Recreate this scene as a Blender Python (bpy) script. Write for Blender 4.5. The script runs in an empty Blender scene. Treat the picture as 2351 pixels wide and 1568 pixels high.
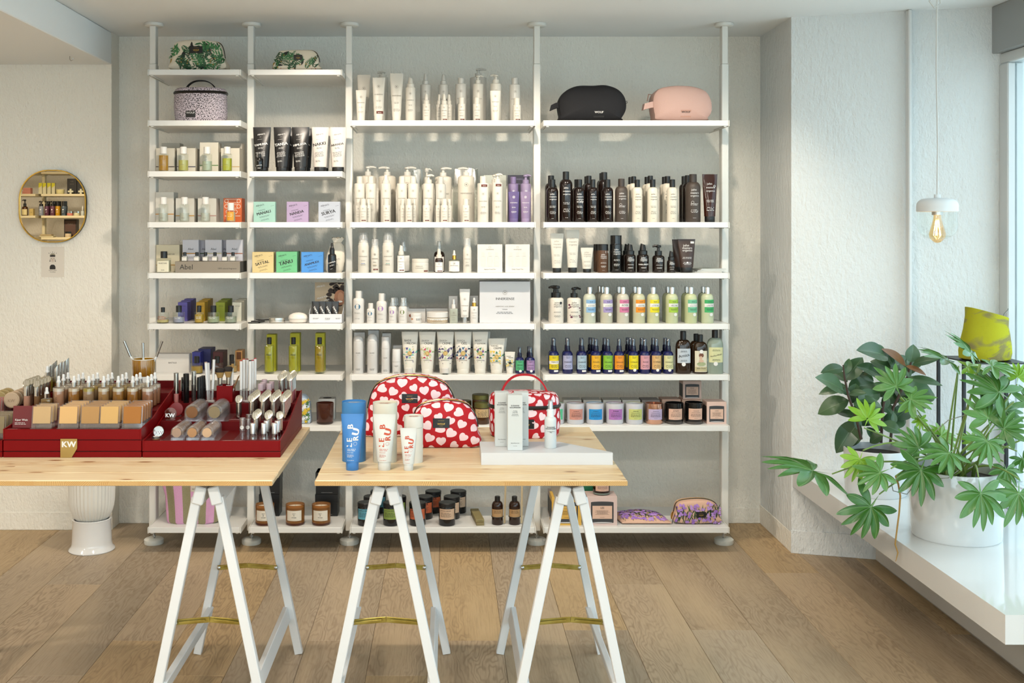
import bpy, math, random
from math import sin, cos, pi, radians as R
from mathutils import Vector as V, Matrix
from mathutils.bvhtree import BVHTree

S = bpy.context.scene
COL = S.collection
rnd = random.Random(7)

# ------------------------------------------------------------------ camera
F, PX, PY, H = 2550.0, 1027.0, 527.0, 1.406      # focal length and principal point in photo pixels, eye height
cam = bpy.data.cameras.new('camera'); cam.sensor_width = 36; cam.sensor_fit = 'HORIZONTAL'
cam.lens = F / 2351 * 36
cam.shift_x = (1175.5 - PX) / 2351; cam.shift_y = -(784 - PY) / 2351
cam.clip_start = .05
camo = bpy.data.objects.new('camera', cam); COL.objects.link(camo)
camo.location = (0, 0, H); camo.rotation_euler = (R(90), 0, 0); S.camera = camo

def sc(d): return F / d
def wx(px, d): return (px - PX) * d / F
def wz(py, d): return H - (py - PY) * d / F
def W(px, py, d): return V((wx(px, d), d, wz(py, d)))

def hexc(h):
    c = [int(h[i:i+2], 16) / 255 for i in (0, 2, 4)]
    return tuple(x / 12.92 if x <= .04045 else ((x + .055) / 1.055) ** 2.4 for x in c)

# ------------------------------------------------------------------ world, lamps, exposure
wd = bpy.data.worlds.new('sky'); S.world = wd; wd.use_nodes = True
bg = wd.node_tree.nodes['Background']
bg.inputs[0].default_value = (*hexc('e6eff3'), 1); bg.inputs[1].default_value = 3.1
S.view_settings.view_transform = 'Standard'; S.view_settings.look = 'None'
S.view_settings.gamma = 1; S.view_settings.use_curve_mapping = False
S.view_settings.exposure = 0.77
S.cycles.transparent_max_bounces = 24
S.cycles.max_bounces = 7; S.cycles.diffuse_bounces = 3; S.cycles.glossy_bounces = 3
S.cycles.sample_clamp_indirect = 6
S.cycles.caustics_reflective = False; S.cycles.caustics_refractive = False

def lamp(name, kind, loc, energy, color, aim=None, **kw):
    l = bpy.data.lights.new(name, kind); l.energy = energy; l.color = hexc(color)
    for k, v in kw.items(): setattr(l, k, v)
    o = bpy.data.objects.new(name, l); COL.objects.link(o); o.location = loc
    if aim is not None: o.rotation_euler = (V(aim) - V(loc)).to_track_quat('-Z', 'Y').to_euler()
    return o
# ceiling spots of a track about 0.8 m in front of the shelves, aimed at the shelves
for x, e, ax in ((-2.5, 56, -2.3), (-1.6, 44, -1.45), (-.62, 31, -.6), (.25, 28, .2), (.95, 20, .8)):
    lamp('track_spot_light', 'SPOT', (x, 3.98, 2.27), e, 'fff0dc', (ax, 5.0, .75), spot_size=R(100), spot_blend=.6, shadow_soft_size=.028)
# unseen fill lamps added under the ceiling; the first brightens the mirrored shelves
for x, y, e in ((-3.9, -.1, 38), (-1.4, .9, 20), (.5, .9, 16), (-3.4, 2.6, 22), (-.4, 2.5, 12)):
    o = lamp('room_fill_light', 'AREA', (x, y, 2.14 if x < -1.5 else 2.3), e, 'fff4e6', (x, y, 0), shape='DISK', size=.3)
# sky portals: shop window beside the viewer, and one added behind for frontal fill
def portal(loc, rz, w, h):
    l = bpy.data.lights.new('window_portal', 'AREA'); l.shape = 'RECTANGLE'; l.size = w; l.size_y = h; l.cycles.is_portal = True
    o = bpy.data.objects.new('window_portal', l); COL.objects.link(o); o.location = loc; o.rotation_euler = (R(90), 0, rz)
portal((2.36, 1.25, 1.25), R(90), 6.7, 1.8)
portal((-.1, -2.14, 1.25), R(180) + R(180), 4.7, 1.8)

# ------------------------------------------------------------------ materials
class G:
    def __init__(s, name):
        s.m = bpy.data.materials.new(name); s.m.use_nodes = True
        s.t = s.m.node_tree; s.b = s.t.nodes['Principled BSDF']; s.out = s.t.nodes['Material Output']
    def node(s, typ, ins=None, **props):
        n = s.t.nodes.new(typ)
        for k, v in props.items(): setattr(n, k, v)
        for k, v in (ins or {}).items(): s.put(n.inputs[k], v)
        return n
    def put(s, sock, v):
        if isinstance(v, bpy.types.NodeSocket): s.t.links.new(v, sock)
        else: sock.default_value = v
    def m_(s, op, a, b=0., c=0.):
        n = s.node('ShaderNodeMath', operation=op)
        for i, v in enumerate((a, b, c)): s.put(n.inputs[i], v)
        return n.outputs[0]
    def tc(s, k='Object'): return s.node('ShaderNodeTexCoord').outputs[k]
    def map(s, v, scale=(1, 1, 1), loc=(0, 0, 0), rot=(0, 0, 0)):
        return s.node('ShaderNodeMapping', {'Vector': v, 'Scale': scale, 'Location': loc, 'Rotation': rot}).outputs[0]
    def noise(s, v, scale, detail=3, rough=.5, dist=0.):
        return s.node('ShaderNodeTexNoise', {'Vector': v, 'Scale': scale, 'Detail': detail, 'Roughness': rough, 'Distortion': dist}).outputs[0]
    def ramp(s, f, *stops):
        n = s.node('ShaderNodeValToRGB', {0: f}); e = n.color_ramp.elements
        while len(e) < len(stops): e.new(.5)
        for el, (p, c) in zip(e, stops): el.position = p; el.color = (*c, 1) if len(c) == 3 else c
        return n.outputs[0]
    def mix(s, f, a, b, mode='MIX'):
        n = s.node('ShaderNodeMix', data_type='RGBA', blend_type=mode)
        for i, v in ((0, f), (6, a), (7, b)):
            if isinstance(v, tuple) and len(v) == 3: v = (*v, 1)
            s.put(n.inputs[i], v)
        return n.outputs[2]
    def bump(s, h, strength, dist=.002):
        s.t.links.new(s.node('ShaderNodeBump', {'Height': h, 'Strength': strength, 'Distance': dist}).outputs[0], s.b.inputs['Normal'])
    def rand(s): return s.node('ShaderNodeObjectInfo').outputs['Random']
    def sep(s, v):
        n = s.node('ShaderNodeSeparateXYZ', {0: v}); return n.outputs
    def comb(s, x, y, z=0.): return s.node('ShaderNodeCombineXYZ', {0: x, 1: y, 2: z}).outputs[0]
    def set(s, **kw):
        for k, v in kw.items():
            k = k.replace('_', ' ')
            if isinstance(v, tuple) and len(v) == 3: v = (*v, 1)
            s.put(s.b.inputs[k], v)
        return s.m

_K = {}
def K(h, rough=.45, metal=0., trans=0., spec=.5, coat=0., sub=0.):
    key = (h, rough, metal, trans, spec, coat)
    if key not in _K:
        g = G('finish_' + h); c = tuple(x * .8 for x in hexc(h)) if metal < .5 else hexc(h)   # photographed tones are brighter than the surfaces themselves
        g.set(Base_Color=c, Roughness=rough, Metallic=metal, Transmission_Weight=trans, Specular_IOR_Level=spec, Coat_Weight=coat)
        _K[key] = g.m
    return _K[key]

def thin(name, tint='ffffff', base=.04, edge=.55, rough=.03, milk=0.):
    """thin clear glass or acrylic: see-through with a reflection that grows towards grazing"""
    g = G(name)
    tr = g.node('ShaderNodeBsdfTransparent', {'Color': (*hexc(tint), 1)}).outputs[0]
    gl = g.node('ShaderNodeBsdfGlossy', {'Roughness': rough, 'Color': (1, 1, 1, 1)}).outputs[0]
    lw = g.node('ShaderNodeLayerWeight', {'Blend': .35}).outputs['Facing']
    f = g.m_('MULTIPLY_ADD', g.m_('POWER', lw, 2.2), edge, base)
    if milk:
        df = g.node('ShaderNodeBsdfDiffuse', {'Color': (.8, .8, .8, 1)}).outputs[0]
        tr = g.node('ShaderNodeMixShader', {0: milk, 1: tr, 2: df}).outputs[0]
    mx = g.node('ShaderNodeMixShader', {0: f, 1: tr, 2: gl}).outputs[0]
    g.t.links.new(mx, g.out.inputs[0]); g.m.surface_render_method = 'BLENDED'
    return g.m
GLASS = thin('clear_glass', 'f8faf8', .04, .4)
ACRYL = thin('clear_acrylic', 'f3eeee', .1, .7, .06, .045)
PANE = thin('window_glass', 'eef6f8', .04, .3)
OVERCAP = thin('frosted_clear_plastic', 'eef0ee', .12, .5, .2, .25)

def plaster(name, col, amp=.9, scale=1.):
    g = G(name); v = g.tc('Object')
    w = g.map(v, (1, 1, .5))
    h = g.noise(w, 78 * scale, 3, .65)
    g.bump(h, amp, .010)
    c = hexc(col); big = g.noise(v, 1.4, 2)
    g.set(Base_Color=g.ramp(big, (.3, tuple(x * .965 for x in c)), (.7, c)), Roughness=.85, Specular_IOR_Level=.2)
    return g.m
WALL = plaster('rough_white_plaster', 'f0ece1', .85)
WALLR = plaster('coarse_white_plaster', 'dfe2e1', .8, .7)
g = G('white_ceiling_paint'); g.bump(g.noise(g.tc(), 300, 2), .15, .001); CEIL = g.set(Base_Color=hexc('f1f4f4'), Roughness=.8, Specular_IOR_Level=.2)
WHITE = K('f4f2ea', .38); WHITES = K('f4f3ef', .3); LACQ = K('eff0ef', .12, coat=.5)
CHROME = K('d8d8d6', .12, 1.); STEEL = K('b9b9b7', .3, 1.); GOLD = K('c9a04c', .25, 1.); BRASS = K('a5842e', .3, 1.)
BLK = K('131313', .35); BLKG = K('101010', .12); INK = K('1c1a1a', .6); PAPER = K('f1eee8', .6); INKW = K('f4f2ee', .6)
GREYI = K('8d877c', .6); BROWNT = K('6b2f1f', .5); GOLDI = K('d9b25a', .35, .6)

def oak():
    g = G('oiled_oak_plank'); r = g.rand(); v = g.tc('Object')
    off = g.comb(g.m_('MULTIPLY', r, 37.), g.m_('MULTIPLY', r, 91.), 0.)
    p = g.node('ShaderNodeVectorMath', {0: v, 1: off}, operation='ADD').outputs[0]
    warp = g.noise(g.map(p, (5, 1.1, 1)), 1.6, 3, .55)
    sx = g.sep(p)
    xx = g.m_('MULTIPLY_ADD', warp, .5, sx[0])
    rings = g.m_('SINE', g.m_('MULTIPLY', xx, 240.))
    fine = g.noise(g.map(p, (160, 5, 1)), 1., 3, .7)
    patch = g.noise(g.map(p, (3.5, .8, 1)), 1.3, 3)
    r2, r3 = g.m_('FRACT', g.m_('MULTIPLY', r, 7.3)), g.m_('FRACT', g.m_('MULTIPLY', r, 13.7))
    c = g.mix(r2, hexc('b8a082'), hexc('ab9a84'))
    c = g.mix(g.m_('MULTIPLY', g.m_('GREATER_THAN', r3, .7), .5), c, hexc('bb9a66'))
    c = g.mix(g.m_('MULTIPLY', g.m_('LESS_THAN', r3, .22), .35), c, hexc('8d7c66'))
    ringf = g.m_('MULTIPLY', g.m_('POWER', g.m_('MULTIPLY_ADD', rings, .5, .5), 2.5), g.ramp(patch, (.38, (.12, .12, .12)), (.62, (1, 1, 1))))
    c = g.mix(g.m_('MULTIPLY', ringf, .4), c, hexc('6e583f'))
    c = g.mix(g.m_('MULTIPLY', g.ramp(fine, (.48, (0, 0, 0)), (.7, (1, 1, 1))), .34), c, hexc('6c5842'))
    c = g.mix(g.m_('MULTIPLY', g.ramp(patch, (.3, (1, 1, 1)), (.55, (0, 0, 0))), .3), c, hexc('c9b08a'))
    g.bump(g.m_('ADD', g.m_('MULTIPLY', rings, .12), fine), .12, .001)
    return g.set(Base_Color=c, Roughness=g.m_('MULTIPLY_ADD', fine, .2, .4), Specular_IOR_Level=.35)
OAK = oak()

def pine(name, edge=False):
    g = G(name); r = g.rand(); v = g.tc('Object')
    off = g.comb(g.m_('MULTIPLY', r, 53.), g.m_('MULTIPLY', r, 17.), g.m_('MULTIPLY', r, 5.))
    p = g.node('ShaderNodeVectorMath', {0: v, 1: off}, operation='ADD').outputs[0]
    if edge:
        vo = g.node('ShaderNodeTexVoronoi', {'Vector': g.map(p, (17, .01, .01)), 'Scale': 1.}, voronoi_dimensions='3D')
        cell = vo.outputs['Color']; cs = g.sep(cell); q = g.sep(p)
        ang = g.m_('MULTIPLY_ADD', cs[0], 2.4, -1.2)
        u = g.m_('ADD', g.m_('MULTIPLY', q[0], g.m_('COSINE', ang)), g.m_('MULTIPLY', q[2], g.m_('MULTIPLY', g.m_('SINE', ang), 2.)))
        u = g.m_('MULTIPLY_ADD', g.noise(p, 22., 2), .012, u)
        rings = g.m_('MULTIPLY_ADD', g.m_('SINE', g.m_('MULTIPLY', u, 1250.)), .5, .5)
        c = g.mix(g.m_('MULTIPLY', rings, .55), hexc('cfac74'), hexc('8a5c28'))
        c = g.mix(g.m_('MULTIPLY', cs[1], .35), c, hexc('b07e42'))
        return g.set(Base_Color=c, Roughness=.6, Specular_IOR_Level=.3)
    w = g.noise(g.map(p, (1.2, 9, 9)), 1.5, 3)
    q = g.sep(p)
    rings = g.m_('MULTIPLY_ADD', g.m_('SINE', g.m_('MULTIPLY', g.m_('MULTIPLY_ADD', w, .16, q[1]), 330.)), .5, .5)
    vo = g.node('ShaderNodeTexVoronoi', {'Vector': g.map(p, (5.2, 13, 1)), 'Scale': 1., 'Randomness': 1.}, voronoi_dimensions='2D')
    dd, cc = vo.outputs['Distance'], g.sep(vo.outputs['Color'])
    big = g.m_('GREATER_THAN', cc[0], .5)
    knot = g.m_('MULTIPLY', g.ramp(g.m_('ADD', dd, g.m_('MULTIPLY', cc[1], .08)), (.07, (1, 1, 1)), (.15, (0, 0, 0))), big)
    halo = g.m_('MULTIPLY', g.ramp(dd, (.1, (1, 1, 1)), (.5, (0, 0, 0))), big)
    c = g.mix(r, hexc('dccaa8'), hexc('d2b88e'))
    c = g.mix(g.m_('MULTIPLY', g.m_('POWER', rings, 2.), .36), c, hexc('bd9664'))
    c = g.mix(g.m_('MULTIPLY', halo, .22), c, hexc('b88a4e'))
    c = g.mix(g.m_('MULTIPLY', knot, .85), c, hexc('7e4d22'))
    return g.set(Base_Color=c, Roughness=.42, Specular_IOR_Level=.4)
PINE = pine('knotty_pine'); PINEE = pine('pine_end_grain', True)

def hearts():
    g = G('red_fabric_pink_hearts'); uv = g.tc('UV')
    q = g.map(uv, (26, 29, 1), rot=(0, 0, .35)); s = g.sep(q)
    row = g.m_('FLOOR', s[1]); x = g.m_('MULTIPLY_ADD', row, .5, s[0])
    cx = g.m_('FLOOR', x)
    wn = g.node('ShaderNodeTexWhiteNoise', {'Vector': g.comb(cx, row)}, noise_dimensions='2D').outputs['Color']; rc = g.sep(wn)
    dx = g.m_('SUBTRACT', g.m_('SUBTRACT', g.m_('FRACT', x), .5), g.m_('MULTIPLY_ADD', rc[0], .16, -.08))
    dy = g.m_('SUBTRACT', g.m_('SUBTRACT', g.m_('FRACT', s[1]), .5), g.m_('MULTIPLY_ADD', rc[1], .12, -.06))
    a = g.m_('MULTIPLY_ADD', rc[2], 2.2, -1.45)
    ca, sa = g.m_('COSINE', a), g.m_('SINE', a)
    k = g.m_('MULTIPLY_ADD', rc[0], .9, 2.45)
    X = g.m_('MULTIPLY', g.m_('SUBTRACT', g.m_('MULTIPLY', dx, ca), g.m_('MULTIPLY', dy, sa)), k)
    Y = g.m_('MULTIPLY_ADD', g.m_('ADD', g.m_('MULTIPLY', dx, sa), g.m_('MULTIPLY', dy, ca)), k, .12)
    x2, y2 = g.m_('MULTIPLY', X, X), g.m_('MULTIPLY', Y, Y)
    q3 = g.m_('POWER', g.m_('ABSOLUTE', g.m_('SUBTRACT', g.m_('ADD', x2, y2), 1.)), 3.)
    sg = g.m_('SIGN', g.m_('SUBTRACT', g.m_('ADD', x2, y2), 1.))
    hf = g.m_('SUBTRACT', g.m_('MULTIPLY', q3, sg), g.m_('MULTIPLY', x2, g.m_('MULTIPLY', y2, Y)))
    ins = g.m_('LESS_THAN', hf, 0.)
    c = g.mix(ins, hexc('b01420'), hexc('ecd2d6'))
    g.bump(g.noise(g.tc(), 900, 2), .15, .0005)
    return g.set(Base_Color=c, Roughness=.6, Specular_IOR_Level=.3)
HEARTS = hearts()

def fabric(name, h, rough=.7, scale=600, amp=.25):
    g = G(name); v = g.tc(); c = hexc(h)
    g.bump(g.m_('ADD', g.noise(v, scale, 3), g.m_('MULTIPLY', g.noise(v, 16, 4, .6), 2.)), amp, .003)
    return g.set(Base_Color=c, Roughness=rough, Specular_IOR_Level=.25)
BLACKF = fabric('black_nylon', '17171a'); PINKF = fabric('dusty_pink_nylon', 'bf9d92', .55, 300, .35); CREAMF = fabric('cream_canvas', 'dcd0bb')
BLUSHF = fabric('blush_canvas', 'd3ab94'); BLUEF = fabric('pale_blue_canvas', 'b9c9da'); LINEN = fabric('translucent_linen', 'd8d0c0')

def leopard():
    g = G('lilac_leopard_fabric'); v = g.tc('UV')
    n = g.noise(g.map(v, (1, .8, 1), rot=(0, 0, .5)), 240, 1., .35, .2)
    c = g.mix(g.ramp(n, (.53, (0, 0, 0)), (.57, (1, 1, 1))), hexc('c3b6be'), hexc('1c171b'))
    return g.set(Base_Color=c, Roughness=.6)
LEOPARD = leopard()

def stripes():
    g = G('striped_terry_fabric'); u = g.sep(g.tc('UV'))
    s = g.m_('GREATER_THAN', g.m_('FRACT', g.m_('MULTIPLY', u[0], 15.2)), .5)
    c = g.mix(s, hexc('d58fc0'), hexc('75702a'))
    n = g.noise(g.tc(), 420, 3, .7); c = g.mix(g.m_('MULTIPLY', n, .35), c, hexc('fff2f0'))
    g.bump(n, .8, .003)
    return g.set(Base_Color=c, Roughness=.9, Specular_IOR_Level=.1)
TERRY = stripes()

def felt():
    g = G('yellow_mottled_felt'); v = g.tc()
    n = g.noise(g.map(v, (7, 7, 16), rot=(.5, .6, .4)), 1., 3, .55, 1.)
    c = g.mix(g.ramp(n, (.5, (0, 0, 0)), (.6, (1, 1, 1))), hexc('bcb81c'), hexc('8f8458'))
    f = g.noise(v, 500, 3, .7); g.bump(f, .9, .004)
    return g.set(Base_Color=g.mix(g.m_('MULTIPLY', f, .2), c, hexc('d8d67a')), Roughness=.95, Specular_IOR_Level=.1)
FELT = felt()

def leafmat(name, a, b, vein, rough=.3):
    g = G(name); uv = g.sep(g.tc('UV')); r = g.rand()
    mid = g.ramp(g.m_('ABSOLUTE', uv[0]), (.0, (1, 1, 1)), (.035, (0, 0, 0)))
    n = g.noise(g.tc(), 14, 2)
    c = g.mix(g.m_('MULTIPLY_ADD', r, .7, g.m_('MULTIPLY', n, .3)), hexc(a), hexc(b))
    c = g.mix(g.m_('MULTIPLY', mid, .42), c, hexc(vein))
    g.bump(g.m_('SINE', g.m_('MULTIPLY', g.m_('SUBTRACT', uv[1], g.m_('ABSOLUTE', uv[0])), 90.)), .12, .001)
    return g.set(Base_Color=c, Roughness=rough, Specular_IOR_Level=.5, Subsurface_Weight=0.)
LEAFD = leafmat('rubber_leaf', '2c4a2c', '4c6844', '8aa47a', .22)
LEAFP = leafmat('philodendron_leaf', '2c5c18', '5c8c44', '9cb87c', .26)
LEAFY = leafmat('young_philodendron_leaf', '5f9418', '84ad28', 'b0c860', .32)
LEAFB = leafmat('browned_rubber_leaf', '6a4220', '7d5428', '9a7a48', .35)
STEMG = K('7d9a48', .4); STEMB = K('4a382c', .7); SOIL = K('2c2018', .9)

# ------------------------------------------------------------------ mesh building
def arc(r0, z0, r1, z1, n=5):
    return [(r1 + (r0 - r1) * cos(pi / 2 * i / n), z0 + (z1 - z0) * sin(pi / 2 * i / n)) for i in range(n + 1)]

class MB:
    def __init__(s): s.v = []; s.f = []; s.uv = None
    def add(s, vs, fs):
        o = len(s.v); s.v += [tuple(v) for v in vs]; s.f += [tuple(i + o for i in f) for f in fs]; return s
    def box(s, x0, x1, y0, y1, z0, z1, c=.0015):
        """box with chamfered edges (26 faces)"""
        lo, hi = (x0, y0, z0), (x1, y1, z1)
        c = min(c, *(abs(b - a) * .45 for a, b in zip(lo, hi)))
        if c <= 0:
            vs = [(x, y, z) for x in (x0, x1) for y in (y0, y1) for z in (z0, z1)]
            return s.add(vs, [(0, 1, 3, 2), (4, 6, 7, 5), (0, 4, 5, 1), (2, 3, 7, 6), (0, 2, 6, 4), (1, 5, 7, 3)])
        vs, idx = [], {}
        for sx in (0, 1):
            for sy in (0, 1):
                for sz in (0, 1):
                    for ax in range(3):
                        p = []
                        for k, b in enumerate((sx, sy, sz)):
                            e = hi[k] if b else lo[k]
                            if k != ax: e += -c if b else c
                            p.append(e)
                        idx[sx, sy, sz, ax] = len(vs); vs.append(p)
        fs = []
        g = lambda a, b, cc, ax: idx[a, b, cc, ax]
        for b in (0, 1):
            q = [g(b, 0, 0, 0), g(b, 1, 0, 0), g(b, 1, 1, 0), g(b, 0, 1, 0)]; fs.append(q if b else q[::-1])
            q = [g(0, b, 0, 1), g(0, b, 1, 1), g(1, b, 1, 1), g(1, b, 0, 1)]; fs.append(q if b else q[::-1])
            q = [g(0, 0, b, 2), g(1, 0, b, 2), g(1, 1, b, 2), g(0, 1, b, 2)]; fs.append(q if b else q[::-1])
        for a in (0, 1):
            for b in (0, 1):
                q = [g(0, a, b, 1), g(1, a, b, 1), g(1, a, b, 2), g(0, a, b, 2)]; fs.append(q if a == b else q[::-1])
                q = [g(a, 0, b, 2), g(a, 1, b, 2), g(a, 1, b, 0), g(a, 0, b, 0)]; fs.append(q if a == b else q[::-1])
                q = [g(a, b, 0, 0), g(a, b, 1, 0), g(a, b, 1, 1), g(a, b, 0, 1)]; fs.append(q if a == b else q[::-1])
                for d in (0, 1):
                    q = [g(a, b, d, 0), g(a, b, d, 1), g(a, b, d, 2)]; fs.append(q if (a + b + d) % 2 else q[::-1])
        return s.add(vs, fs)
    def rings(s, rs, close0=True, close1=True, wrap=True):
        o = len(s.v); n = len(rs[0])
        for r in rs: s.v += [tuple(p) for p in r]
        m = n if wrap else n - 1
        for j in range(len(rs) - 1):
            for i in range(m):
                a, b = o + j * n + i, o + j * n + (i + 1) % n
                s.f.append((a, b, b + n, a + n))
        if close0: s.f.append(tuple(o + i for i in range(n))[::-1])
        if close1: s.f.append(tuple(o + (len(rs) - 1) * n + i for i in range(n)))
        return s
    def lathe(s, prof, n=20, sx=1., sy=1., p=2., at=(0, 0, 0), close0=True, close1=True, tilt=0.):
        rs = []
        for r, z in prof:
            ring = []
            for i in range(n):
                t = 2 * pi * i / n + pi / n; c_, s_ = cos(t), sin(t)
                x = math.copysign(abs(c_) ** (2 / p), c_) * r * sx; y = math.copysign(abs(s_) ** (2 / p), s_) * r * sy
                ring.append((at[0] + x, at[1] + y, at[2] + z + tilt * x * (z == prof[-1][1])))
            rs.append(ring)
        return s.rings(rs, close0, close1)
    def tube(s, pts, r, n=8, cap=True):
        pts = [V(p) for p in pts]; rs = []; up = V((0, 0, 1)); prev = None
        for i, p in enumerate(pts):
            t = (pts[min(i + 1, len(pts) - 1)] - pts[max(i - 1, 0)]).normalized()
            if prev is None:
                a = t.cross(up if abs(t.z) < .9 else V((1, 0, 0))).normalized()
            else:
                a = (prev - t * prev.dot(t)).normalized()
            prev = a; b = t.cross(a)
            rr = r[i] if isinstance(r, (list, tuple)) else r
            rs.append([p + a * cos(2 * pi * k / n) * rr + b * sin(2 * pi * k / n) * rr for k in range(n)])
        return s.rings(rs, cap, cap)
    def bar(s, p0, p1, w, h, up=(0, 1, 0), c=.0015):
        """square-edged bar from p0 to p1, w across, h along up"""
        p0, p1, up = V(p0), V(p1), V(up); t = (p1 - p0); L = t.length; t.normalize()
        a = t.cross(up).normalized(); b = a.cross(t).normalized()
        m = MB().box(-w / 2, w / 2, -h / 2, h / 2, 0, L, c)
        return s.add([p0 + a * x + b * y + t * z for x, y, z in m.v], m.f)
    def prism(s, pts, z0, z1, ax='z'):
        n = len(pts)
        f = {'z': lambda p, z: (p[0], p[1], z), 'y': lambda p, z: (p[0], z, p[1]), 'x': lambda p, z: (z, p[0], p[1])}[ax]
        s.add([f(p, z0) for p in pts] + [f(p, z1) for p in pts],
              [tuple(range(n))[::-1], tuple(range(n, 2 * n))] + [(i, (i + 1) % n, n + (i + 1) % n, n + i) for i in range(n)])
        return s
    def strip(s, path, half, nrm, t):
        """ribbon of half-width half along direction nrm with thickness t, following path"""
        path = [V(p) for p in path]; nrm = V(nrm).normalized(); rs = []
        for i, p in enumerate(path):
            tg = (path[min(i + 1, len(path) - 1)] - path[max(i - 1, 0)]).normalized(); o = tg.cross(nrm).normalized() * t / 2
            rs.append([p - nrm * half - o, p + nrm * half - o, p + nrm * half + o, p - nrm * half + o])
        return s.rings(rs)
    def xf(s, m):
        s.v = [tuple(m @ V(v)) for v in s.v]; return s
    def tree(s): return BVHTree.FromPolygons([V(v) for v in s.v], s.f)
    def build(s, name, mat, parent=None, loc=None, rz=0., smooth=38):
        me = bpy.data.meshes.new(name); me.from_pydata(s.v, [], s.f); me.materials.append(mat)
        if s.uv:
            l = me.uv_layers.new(name='UVMap'); vi = [0] * len(me.loops); me.loops.foreach_get('vertex_index', vi)
            l.data.foreach_set('uv', [c for i in vi for c in s.uv[i]])
        if smooth:
            me.polygons.foreach_set('use_smooth', [True] * len(me.polygons)); me.set_sharp_from_angle(angle=R(smooth))
        return link(name, me, parent, loc, rz)

def link(name, me, parent=None, loc=None, rz=0.):
    o = bpy.data.objects.new(name, me); COL.objects.link(o)
    if parent is not None: o.parent = parent
    if loc is not None: o.location = loc
    if rz: o.rotation_euler = (0, 0, rz)
    return o
LABELS = {}
def tag(o, label, cat, group=None):
    o['label'] = label; o['category'] = cat
    if group: o['group'] = group
    LABELS.setdefault(label, []).append(group)
    return o
def thing(name, label, cat, loc=(0, 0, 0), rz=0., group=None):
    o = bpy.data.objects.new(name, None); COL.objects.link(o); o.empty_display_size = .05
    o.location = loc; o.rotation_euler = (0, 0, rz)
    return tag(o, label, cat, group)
def struct(name, mb, mat, parent=None, **k):
    o = mb.build(name, mat, parent, **k)
    if parent is None: o['kind'] = 'structure'
    return o

# ------------------------------------------------------------------ flat print
_T = {}
def glyphs(t, bold):
    if (t, bold) not in _T:
        cu = bpy.data.curves.new('print', 'FONT'); cu.body = t; cu.size = 1; cu.resolution_u = 2; cu.offset = 0.
        o = bpy.data.objects.new('print', cu); me = bpy.data.meshes.new_from_object(o)
        vs = [(v.co.x, v.co.y) for v in me.vertices]; fs = [tuple(p.vertices) for p in me.polygons]
        wd_ = max([v[0] for v in vs] or [0]); _T[t, bold] = (vs, fs, wd_)
        bpy.data.objects.remove(o); bpy.data.curves.remove(cu); bpy.data.meshes.remove(me)
    return _T[t, bold]

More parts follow.
